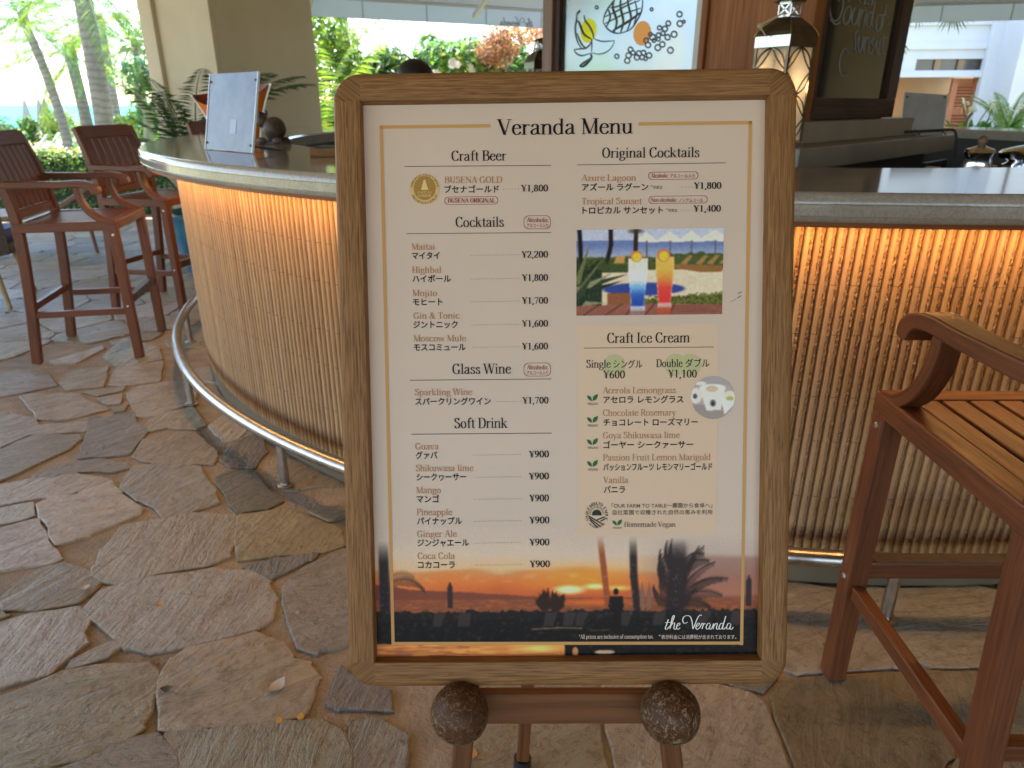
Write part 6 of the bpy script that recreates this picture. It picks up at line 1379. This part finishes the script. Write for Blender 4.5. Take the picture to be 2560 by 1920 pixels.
m_trunk = NT('palm trunk'); v = m_trunk.coord('UV', (1, 1, 1)); wv = m_trunk.n('ShaderNodeTexWave', wave_type='BANDS', bands_direction='X'); wv.inputs['Scale'].default_value = 2.6; wv.inputs['Distortion'].default_value = 5.0; wv.inputs['Detail'].default_value = 3; m_trunk.l(v, wv.inputs[0])
n_ = m_trunk.noise(m_trunk.coord('Object'), 7, 5); m_trunk.base(m_trunk.mix(m_trunk.ramp(wv.outputs['Fac'], [(.05, (.55,) * 3), (.4, (0, 0, 0))]), m_trunk.ramp(n_, [(.3, (.19, .165, .14)), (.7, (.30, .265, .23))]), (.13, .11, .10))); m_trunk.set(rough=.85); m_trunk.bump(wv.outputs['Fac'], .3, .02); m_trunk = m_trunk.m
m_gtr = simple('smooth green trunk', (.16, .19, .11), (.24, .25, .17), 3, rough=.7, bump=.2)
PG = 'coconut palms in the seaside garden'
def palm(base, crown, r0, r1, L, nf, label, cols=GREEN, group=PG, mt=None, bend=0.0, els=(70, -35), droop=1.5, cat='palm tree', name='palm_tree', lw=.30, leafw=.017):
    base, crown = Vector(base), Vector(crown); r = empty(name, tuple(base), 0, label, cat, group)
    P = cr([(0, 0, -.1), tuple((crown - base) * .33 + Vector((bend, 0, 0))), tuple((crown - base) * .7 + Vector((bend * .8, 0, 0))), tuple(crown - base)], 9); n = len(P)
    b = MB(); b.tube(P, [(r0 + (r1 - r0) * (i / (n - 1)) ** .6) * (1.25 if i == 0 else 1) for i in range(n)], 16); b.build('trunk', mt or m_trunk, r, smooth=True)
    if nf:
        b = MB(); top_ = crown - base
        for i in range(nf):
            az = i * 2.399 + g2.uniform(-.2, .2); el = R(els[0] + (els[1] - els[0]) * i / max(1, nf - 1) + g2.uniform(-8, 8)); frond(b, top_ + Vector((0, 0, g2.uniform(-.1, .1))), az, el, L * g2.uniform(.85, 1.1), droop * g2.uniform(.7, 1.2), lw=lw, cols=cols, leafw=leafw)
        b.build('crown', m_leaf, r)
        b = MB(); b.sphere(tuple(top_ + Vector((0, 0, .05))), r1 * 1.25, 10, 8, (1, 1, 2.0)); b.build('crown_shaft', simple('fibrous shaft', (.14, .15, .05), (.22, .17, .08), 9, rough=.8), r, smooth=True)
    return r
def gpt(x, Y): 
    p = at(x, 300, Y=Y); return (p.x, Y, gz(Y))
p1 = at(247, 330, Y=13.5); p1b = at(196, -60, Y=13.5); mid_ = at(212, 90, Y=13.5)
palm((p1.x + .0, 13.5, gz(13.5)), p1b, .175, .145, 3.2, 14, 'thick grey ringed coconut palm trunk rising behind the second bar stool', bend=.06)
def palmpx(bx, cx, cy, Y, L, nf, r0, label, cols=GREEN, els=(75, -35), droop=1.5, bend=0):
    c_ = at(cx, cy, Y=Y); palm(gpt(bx, Y), c_, r0, r0 * .75, L, nf, label, cols, els=els, droop=droop, bend=bend)
palmpx(150, 62, 58, 17.5, 2.1, 15, .12, 'slender coconut palm leaning left before the sea', GREEN + BLUEG, bend=.15)
palmpx(210, 176, 140, 19, 2.7, 18, .17, 'bushy yellow green coconut palm just left of the thick trunk', LIME + GREEN, bend=.05)
palmpx(292, 252, 62, 23, 2.6, 13, .14, 'coconut palm behind the thick trunk with pale fronds to its right', GREEN + BLUEG, (60, -30))
palmpx(362, 338, 118, 19, 1.7, 17, .10, 'short leafy coconut palm beside the twisted tree by the pillar', GREEN + DEEP, (80, -30), 1.7)
# twisted branching tree
tb = at(372, 330, Y=15); ft = empty('frangipani_tree', (tb.x, 15, gz(15)), 0, 'bare twisted frangipani tree with few leaves beside the pillar', 'tree')
def fx(x, y): p = at(x, y, Y=15); return (p.x - tb.x, 0, p.z - gz(15))
br_ = [[(372, 420), (374, 300), (372, 275), (362, 262), (358, 250), (356, 205)], [(372, 280), (381, 255), (380, 243), (388, 232), (392, 218), (405, 210)], [(381, 268), (400, 275), (420, 262), (440, 260)], [(356, 210), (345, 200), (330, 203)], [(390, 222), (380, 212), (366, 208)], [(392, 216), (395, 200), (390, 190)], [(358, 206), (360, 190)]]
for i, L in enumerate(br_):
    P = [(a, c_ + .0 + .05 * j * (1 if i % 2 else -1), d_) for j, (a, c_, d_) in enumerate(fx(*q) for q in L)]; P = cr(P, 4); n = len(P); b = MB(); b.tube(P, [(.11 if i == 0 else .05) * (1 - .6 * k / n) for k in range(n)], 8); b.build('trunk' if i == 0 else 'limb', m_gtr, ft, smooth=True)
b = MB(); leafcloud(b, [(*(fx(x, y)), .5, .5, .32) for x, y in ((360, 182), (398, 200), (335, 196), (410, 190), (442, 250), (380, 165))], 700, .16, GREEN + BLUEG); b.build('crown', m_leaf, ft)
# clipped hedge with flowers
hp0 = at(60, 400, Y=9.3); hedge = empty('hedge', (-5.6, 9.6, 0), 0, 'clipped green hedge dotted with small white flowers beyond the stools', 'hedge')
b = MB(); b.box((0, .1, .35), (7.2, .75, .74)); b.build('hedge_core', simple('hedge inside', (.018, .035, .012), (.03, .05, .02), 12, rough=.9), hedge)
b = MB()
for _ in range(15000):
    x = g2.uniform(-3.7, 3.7); f = g2.random()
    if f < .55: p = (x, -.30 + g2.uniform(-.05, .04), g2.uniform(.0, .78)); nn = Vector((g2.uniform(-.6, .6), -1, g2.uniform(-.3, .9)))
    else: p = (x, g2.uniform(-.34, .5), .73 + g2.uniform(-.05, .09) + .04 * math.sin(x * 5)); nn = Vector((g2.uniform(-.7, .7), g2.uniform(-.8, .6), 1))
    nn.normalize(); t_ = nn.cross(Vector((g2.uniform(-1, 1), g2.uniform(-1, 1), g2.uniform(-1, 1)))).normalized(); s_ = nn.cross(t_); L = g2.uniform(.03, .065); P = Vector(p); b.cur = jit((LIME if f > .55 else GREEN)[g2.randrange(3)], .3); i = len(b.v)  # top leaves lime, front leaves green: sun on the top put into the colour
    b.v += [tuple(P - t_ * L / 2), tuple(P + s_ * L * .3), tuple(P + t_ * L / 2), tuple(P - s_ * L * .3)]; b.face((i, i + 1, i + 2, i + 3))
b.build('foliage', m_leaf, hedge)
b = MB(); b.cur = (.85, .8, .8)
for _ in range(70):
    P = Vector((g2.uniform(-3.4, 3.4), g2.uniform(-.3, .3), .82 + g2.uniform(-.03, .03)))
    for k in range(5):
        a = k * 1.257 + g2.random(); i = len(b.v); d = Vector((math.cos(a), math.sin(a) * .7, .5 * math.sin(a + 1))) * .034; s_ = Vector((-math.sin(a), math.cos(a), .2)) * .014; b.cur = g2.choice([(.85, .8, .8), (.85, .55, .5), (.9, .85, .7)])
        b.v += [tuple(P), tuple(P + d * .6 + s_), tuple(P + d), tuple(P + d * .6 - s_)]; b.face((i, i + 1, i + 2, i + 3))
tag(b.build('flowers', colmat('petals', .6), hedge), kind='stuff')
# sun loungers
m_lcush = simple('white lounger canvas', (.36, .35, .345), (.42, .41, .40), 3, rough=.85); m_lfr = simple('pink grey lounger frame', (.34, .24, .21), (.42, .3, .27), 4, rough=.6)
def make_lounger():
    r = empty('sun_lounger', (0, 0, 0))
    b = MB(); b.beam((-1.30, 0, .36), (.05, 0, .36), .62, .08); b.build('seat_cushion', m_lcush, r, bevel=.02)
    b = MB(); b.beam((.03, 0, .38), (.52, 0, .92), .62, .08, (-.7, 0, .7)); b.build('back_cushion', m_lcush, r, bevel=.02)
    for y in (-.29, .29):
        b = MB(); b.beam((-1.32, y, .29), (.55, y, .29), .05, .06); b.build('frame_rail', m_lfr, r)
        for x in (-1.2, .45): b = MB(); b.beam((x, y, 0), (x, y, .27), .05, .05, (1, 0, 0)); b.build('leg', m_lfr, r)
    for k in range(3): b = MB(); b.beam((-.9 + .45 * k, -.3, .405), (-.9 + .45 * k, .3, .405), .02, .01); b.build('strap', m_lfr, r)
    return r
lg = make_lounger()
for i, (x, Y, lab) in enumerate(((82, 28.6, 'leftmost white sun lounger of the row beyond the hedge'), (112, 29.2, 'white sun lounger second from the left in the row beyond the hedge'), (140, 29.8, 'white sun lounger third from the left in the row beyond the hedge'), (172, 30.6, 'rightmost white sun lounger of the row beyond the hedge'))):
    o = lg if i == 0 else copy_tree(lg); q = at(x, 340, Y=Y); o.location = (q.x, Y, gz(Y)); o.rotation_euler = (0, 0, R(35)); tag(o, lab, 'sun lounger', 'white sun loungers beyond the hedge')
m_pcan = simple('furled white canvas', (.34, .325, .32), (.42, .40, .39), 4, rough=.9, bump=.5, bdist=.04, stretch=(9, 9, 1), bscale=3)
def make_parasol():
    r = empty('closed_parasol', (0, 0, 0)); b = MB(); n = 18; pf = [(.03, 2.52), (.07, 2.36), (.10, 2.2), (.14, 1.9), (.19, 1.5), (.22, 1.2), (.25, .98), (.16, .93)]
    i0 = len(b.v)
    for i in range(n):
        a = 2 * math.pi * i / n; f = 1 + (.22 if i % 2 else -.16)
        for q, z in pf: b.v.append((q * f * math.cos(a), q * f * math.sin(a), z))
    for i in range(n):
        j = (i + 1) % n
        for k in range(len(pf) - 1): b.face((i0 + i * 8 + k, i0 + i * 8 + k + 1, i0 + j * 8 + k + 1, i0 + j * 8 + k))
    b.face([i0 + i * 8 for i in range(n)]); b.build('furled_canopy', m_pcan, r, smooth=True)
    b = MB(); b.tube([(0, 0, 0), (0, 0, 1.0)], .035, 8); b.build('pole', m_lfr, r); b = MB(); b.tube([(0, 0, 2.5), (0, 0, 2.62)], [.02, .006], 8); b.build('finial', m_lfr, r)
    b = MB(); b.lathe([(.001, 0), (.3, 0), (.3, .06), (.001, .07)], n=20); b.build('foot', m_lfr, r); return r
ps = make_parasol()
for i, (x, yt, Y, lab) in enumerate(((52, 243, 40, 'furled white parasol standing alone at the far left, in front of the sea'), (86, 241, 39, 'furled white parasol, left one of the close pair before the sea'), (101, 240, 37, 'furled white parasol, right one of the close pair before the sea'))):
    o = ps if i == 0 else copy_tree(ps); q = at(x, yt, Y=Y); o.location = (q.x, Y, q.z - 2.62); o.rotation_euler = (0, R(3), R(30 * i)); tag(o, lab, 'parasol', 'furled parasols on the beach terrace')
# shrubs towards the beach
def shrub(name, x, y, Y, w_, h_, n, size, cols, label, cat='shrub', group=None, mt=None, trunk=True, aspect=.45):
    """centre of the crown at pixel (x, y)"""
    c_ = at(x, y, Y=Y); z0 = gz(Y); r = empty(name, (c_.x, Y, z0), 0, label, cat, group); hz_ = c_.z - z0; bl = []
    for _ in range(7): bl.append((g2.uniform(-.6, .6) * w_, g2.uniform(-.4, .4) * w_, hz_ + g2.uniform(-.5, .5) * h_, w_ * g2.uniform(.3, .5), w_ * g2.uniform(.3, .5), h_ * g2.uniform(.3, .55)))
    b = MB(); leafcloud(b, bl, n, size, cols, aspect=aspect); b.build('crown', mt or m_leaf, r)
    if trunk:
        b = MB()
        for k in range(4):
            q = bl[k]; b.tube(cr([(0, 0, -.05), (q[0] * .4, q[1] * .4, hz_ * .5), (q[0], q[1], q[2])], 4), [.045, .04, .035, .03, .028, .024, .02, .015, .01], 6)
        b.build('stems', m_gtr, r, smooth=True)
    return r
SG2 = 'shrubs between the hedge and the sea'
for a in ((10, 322, 33, 1.1, .7, 1300, .16, GREEN + BLUEG, 'low dark shrub at the left edge behind the loungers'), (75, 322, 34, .9, .75, 1100, .16, GREEN + DEEP, 'dark green shrub between the furled parasols'), (175, 305, 34, 1.4, 1.15, 1900, .14, LIME, 'bright lime green round shrub left of the thick palm trunk'), (125, 322, 34, .6, .6, 700, .16, DEEP + GREEN, 'dark small shrub behind the right hand parasols'),
          (300, 308, 22, 1.0, .55, 1500, .12, LIME + GREEN, 'yellow green shrub right of the thick palm trunk'), (345, 318, 19, .9, .55, 1400, .12, LIME + GREEN, 'sunlit shrub under the twisted tree'), (400, 300, 18, .7, .6, 1200, .12, GREEN + BLUEG, 'dark shrub beside the left edge of the pillar')):
    shrub('shrub', *a[:8], a[8], group=SG2)
# spiky sedge fronds on the shore
for x, y, Y, lab in ((335, 290, 17, 'arching wispy palm seedling right of the thick trunk'), (225, 282, 21, 'wispy palm seedling left of the thick trunk')):
    q = at(x, y, Y=Y); r = empty('palm_seedling', (q.x, Y, gz(Y)), 0, lab, 'palm'); b = MB()
    for k in range(9): frond(b, (0, 0, .1), k * .7, R(78 - 3 * k), 1.5, 1.2, cols=GREEN + BLUEG, n=18, leafw=.014)
    b.build('fronds', m_leaf, r)
# stone block by the pillar
q = at(366, 345, Y=11); b = MB(); b.sphere((0, 0, .35), .55, 18, 12, (1.1, .8, .9), fn=lambda d: 1 + .12 * math.sin(6 * d.x + 4 * d.z) + .08 * math.sin(9 * d.y + 3)); tag(b.build('boulder', simple('blue grey boulder', (.14, .17, .24), (.24, .27, .34), 3, rough=.9, bump=.5, bdist=.03), None, smooth=True, loc=(q.x, 11, -.05)), 'blue grey boulder in the garden under the twisted tree', 'boulder')
# potted areca palm in front of the pillar
q = at(480, 320, Y=6.75); ar = empty('areca_palm', (q.x - .02, 6.75, 0), 0, 'dark feathery areca palm in a pot, arching in front of the cream pillar', 'potted palm')
b = MB(); b.lathe([(.001, 0), (.17, 0), (.22, .36), (.25, .38), (.25, .42), (.21, .42), (.001, .40)], n=28); b.build('pot', simple('terracotta', (.34, .15, .08), (.42, .2, .11), 5, rough=.8), ar, smooth=True)
b = MB(); z0 = .42
for x, y, dx in ((400, 205, 0), (430, 190, 0), (560, 150, 0), (600, 165, 0), (520, 185, 0), (470, 165, 0), (500, 215, 0), (440, 230, 0), (560, 205, 0), (640, 180, 0)):
    tq = at(x, y, Y=6.75 + g2.uniform(-.35, .15)); d = Vector((tq.x - ar.location.x, tq.y - 6.75, 0)); az = math.atan2(d.y, d.x); hgt = tq.z - z0
    frond(b, (0, 0, z0), az, R(86 - 18 * min(1, d.length)), math.hypot(hgt, d.length) * 1.28, 1.15 + .5 * d.length, cols=DEEP + [(.03, .07, .03)], n=30, hang=.35, lw=.36, leafw=.009, thick=.012)
for k in range(10): frond(b, (g2.uniform(-.1, .1), g2.uniform(-.1, .1), z0), g2.uniform(0, 6.28), R(g2.uniform(62, 84)), g2.uniform(.8, 1.15), 1.1, cols=DEEP, n=22, hang=.35, lw=.36, leafw=.009)
b.build('fronds', m_leafd, ar)
# ---- garden seen between pillar and painted window
palm((at(852, 300, Y=13).x, 13, gz(13)), at(858, 30, Y=13), .085, .07, 2.0, 12, 'slim green stemmed palm with a drooping yellow green frond under the awning', LIME + GREEN, 'palms and trees behind the bar', m_gtr, els=(40, -45), droop=1.6)
BG = 'palms and trees behind the bar'
shrub('leafy_tree', 770, 110, 11.5, .75, .85, 1900, .12, LIME + GREEN, 'leafy yellow green tree close to the right side of the pillar', 'tree', BG)
shrub('leafy_tree', 755, 215, 11.5, .40, .6, 900, .10, GREEN + LIME, 'thin green sapling low against the right edge of the pillar', 'tree', BG)
shrub('bush', 812, 305, 12, .5, .42, 1500, .09, GREEN + DEEP, 'dark green bush behind the counter, left of the menu board', 'bush', BG)
q = at(790, 300, Y=10.5); r = empty('garden_palm', (q.x, 10.5, 0), 0, 'fan of upright green palm fronds right of the pillar', 'palm', BG); b = MB()
for k in range(8): frond(b, (0, 0, .6), R(20 + k * 45), R(82 - 2 * k), 2.1, .9, cols=GREEN + LIME, n=26, leafw=.014)
b.build('fronds', m_leaf, r)
# plumeria bank with white flowers
def plumeria(x, y, Y, w_, h_, n, label, cols, nfl=0):
    r = shrub('plumeria_bush', x, y, Y, w_, h_, int(n * .7), .20, cols, label, 'bush', 'plumeria bushes under the awning', aspect=.30, trunk=True)
    if nfl:
        b = MB(); c_ = at(x, y, Y=Y); hz_ = c_.z - gz(Y)
        for _ in range(nfl):
            P = Vector((g2.uniform(-.9, .9) * w_, -w_ * .75, hz_ + g2.uniform(-.8, .7) * h_))
            for m_ in range(6):
                Q = P + Vector((g2.uniform(-.06, .06), g2.uniform(-.05, .05), g2.uniform(-.06, .06)))
                for k in range(5):
                    a = k * 1.257; i = len(b.v); d = Vector((math.cos(a), -.25, math.sin(a))) * .06; s_ = Vector((-math.sin(a), 0, math.cos(a))) * .028; b.v += [tuple(Q), tuple(Q + d * .6 + s_), tuple(Q + d), tuple(Q + d * .6 - s_)]; b.cur = (.88, .86, .8); b.face((i, i + 1, i + 2, i + 3))
        tag(b.build('flowers', colmat('plumeria petals', .5), r), kind='stuff')
    return r
plumeria(1010, 172, 12.5, .75, .3, 1300, 'plumeria bush just above the person with the dark hair', GREEN + DEEP)
plumeria(1125, 135, 12, .85, .5, 2000, 'blue green plumeria bush in the middle under the awning', BLUEG + GREEN, 1)
plumeria(1200, 135, 11.6, .75, .5, 2000, 'plumeria bush with white flower clusters nearest the painted window', BLUEG + GREEN + LIME, 3)
plumeria(1330, 160, 12.2, .6, .3, 1100, 'plumeria bush behind the left post of the painted window', GREEN + DEEP, 1)
plumeria(960, 150, 14, .45, .28, 420, 'sparse plumeria twigs against the white sky', GREEN + BLUEG)
r = shrub('bougainvillea', 1288, 105, 10.9, .62, .38, 3000, .06, [(.42, .14, .16), (.52, .26, .28), (.46, .20, .17), (.36, .24, .22), (.14, .2, .08)], 'mass of pink bougainvillea at the top right under the awning', 'bush', None)
shrub('leafy_tree', 1500, 215, 14, 1.5, .35, 900, .14, LIME + GREEN, 'leafy tree seen dimly through the painted window', 'tree', BG)
# ---- lilies and palms in front of the hotel wing
pw = empty('planter_wall', (6.0, 8.35, 0), R(-8), 'low pale planter wall full of lilies behind the far side of the bar', 'planter')
b = MB(); b.box((.6, 0, .46), (6.4, .7, .92)); b.build('wall', m_cream, pw, bevel=.01); b = MB(); b.box((.6, 0, .93), (6.2, .55, .05)); b.build('soil', simple('planter soil', (.05, .035, .02), (.08, .06, .03), 20, rough=.95), pw)
def lily(x, y, Y, h_, n, label, fl=2):
    q = at(x, 330, Y=Y); t_ = at(x, y, Y=Y); r = empty('spider_lily', (q.x, Y, .94), g2.random() * 6, label, 'lily', 'white spider lilies in the planter'); H_ = t_.z - .94; b = MB()
    for k in range(n):
        az = g2.uniform(0, 6.28); L = H_ * g2.uniform(.6, 1.0); el = R(g2.uniform(45, 86)); P = Vector((0, 0, 0)); pts = []
        for i in range(9): pts.append(P.copy()); P = P + Vector((math.cos(el) * math.cos(az), math.cos(el) * math.sin(az), math.sin(el))) * L / 8; el -= g2.uniform(.03, .17)
        sd = Vector((-math.sin(az), math.cos(az), 0)); b.cur = jit(g2.choice([(.09, .26, .03), (.12, .30, .035), (.06, .18, .03)]), .2)
        for i in range(8):
            w0, w1 = [.026 * math.sin(math.pi * (.15 + .85 * j / 8)) ** .6 for j in (i, i + 1)]; k0 = len(b.v); b.v += [tuple(pts[i] - sd * w0), tuple(pts[i] + sd * w0), tuple(pts[i + 1] + sd * w1), tuple(pts[i + 1] - sd * w1)]; b.face((k0, k0 + 1, k0 + 2, k0 + 3))
    b.build('leaves', m_leaf, r)
    for k in range(fl):
        az = g2.uniform(0, 6.28); top_ = Vector((.14 * math.cos(az), .14 * math.sin(az), H_ * g2.uniform(.9, 1.15))); b = MB(); b.cur = (.12, .2, .06); b.tube([(0, 0, .05), tuple(top_ * .5 + Vector((0, 0, .02))), tuple(top_)], .006, 5); b.cur = (.85, .86, .88)
        for m_ in range(14):
            d = Vector((g2.uniform(-1, 1), g2.uniform(-1, 1), g2.uniform(-.5, 1))).normalized() * g2.uniform(.06, .10); sd = d.cross(Vector((.3, .2, 1))).normalized() * .009; k0 = len(b.v); md = top_ + d * .5 + Vector((0, 0, .02)); b.v += [tuple(top_), tuple(md + sd), tuple(top_ + d - Vector((0, 0, .02))), tuple(md - sd)]; b.face((k0, k0 + 1, k0 + 2, k0 + 3))
        b.build('flower_head', m_leafd, r)
for a in ((2235, 270, 8.3, .4, 22, 'spider lily left of the grey acrylic stand', 1), (2385, 280, 8.2, .4, 24, 'flowering spider lily just right of the grey acrylic stand', 2), (2425, 270, 8.4, .4, 22, 'spider lily in front of the louvred door', 2), (2460, 275, 8.1, .4, 18, 'spider lily at the foot of the white pier', 1), (2510, 265, 8.2, .4, 24, 'spider lily with long leaning leaves, second from the right', 1), (2545, 285, 8.0, .4, 18, 'rightmost spider lily in the planter', 0)): lily(*a)
q = at(2530, 300, Y=8.9); r = empty('garden_palm', (q.x, 8.9, .7), 0, 'soft green feather palm against the grey pier at the right edge', 'palm'); b = MB()
for k in range(9): frond(b, (0, 0, .2), k * .75, R(80 - 4 * k), .8, 1.1, cols=GREEN + [(.12, .2, .10)], n=22, leafw=.010, hang=.2)
b.build('fronds', m_leaf, r)
# fan palm whose leaf tips hang under the awning
q = at(2340, 40, Y=10.4); r = empty('fan_palm', (q.x, 10.4, -.05), 0, 'fan palm whose leaf tips hang below the right awning', 'palm tree'); zc_ = q.z + .42; b = MB()
b2 = MB(); b2.tube([(-.75, .3, 0), (-.6, .2, 1.3), (-.4, 0, zc_ + .3)], .10, 12); b2.build('trunk', m_trunk, r, smooth=True)
for hx_, hz_, az, n in ((.12, -.28, -90, 17), (-.32, -.22, -120, 15), (-.55, -.62, -150, 13), (.6, -.1, -30, 15), (-.9, -.1, 180, 13)):
    hub = Vector((hx_, -.15, zc_ + hz_)); b.cur = (.1, .16, .04); b.tube([(-.4, 0, zc_ + .3), tuple(hub + Vector((0, .05, .22))), tuple(hub)], .012, 5)
    for k in range(n):
        a = -math.pi / 2 + (k - (n - 1) / 2) * .17; d = Vector((math.cos(a) * .8 + math.cos(R(az)) * .2, math.sin(R(az)) * .25, math.sin(a) * .95)).normalized(); L = .34 * g2.uniform(.8, 1.1); sd = d.cross(Vector((0, 1, 0))).normalized() * .017; b.cur = jit((.04, .11, .03), .3); k0 = len(b.v); b.v += [tuple(hub), tuple(hub + d * L * .45 + sd), tuple(hub + d * L), tuple(hub + d * L * .45 - sd)]; b.face((k0, k0 + 1, k0 + 2, k0 + 3))
b.build('crown', m_leafd, r)
# ---- reversed script on the back of the awning valance
def awn_word():
    m_ = simple('grey print', (.30, .31, .33), None, 5, rough=.8); b = MB(); mid_ = awn.location; L0 = -aoff
    pa_ = at_plane(1290, 55, mid_, an_) - mid_; ww = 96 / F_PX * 8.0
    def f(a, b_, z):
        u = (a - 1255) / 620.0; v_ = (995 - b_) / 620.0; p = pa_ - ad * (u * ww) + Vector((0, 0, v_ * ww)) - an_ * (.006 + z); return tuple(p)
    script(b, f, 0.0, 17); b.build('reversed_script', m_, awn)
awn_word()
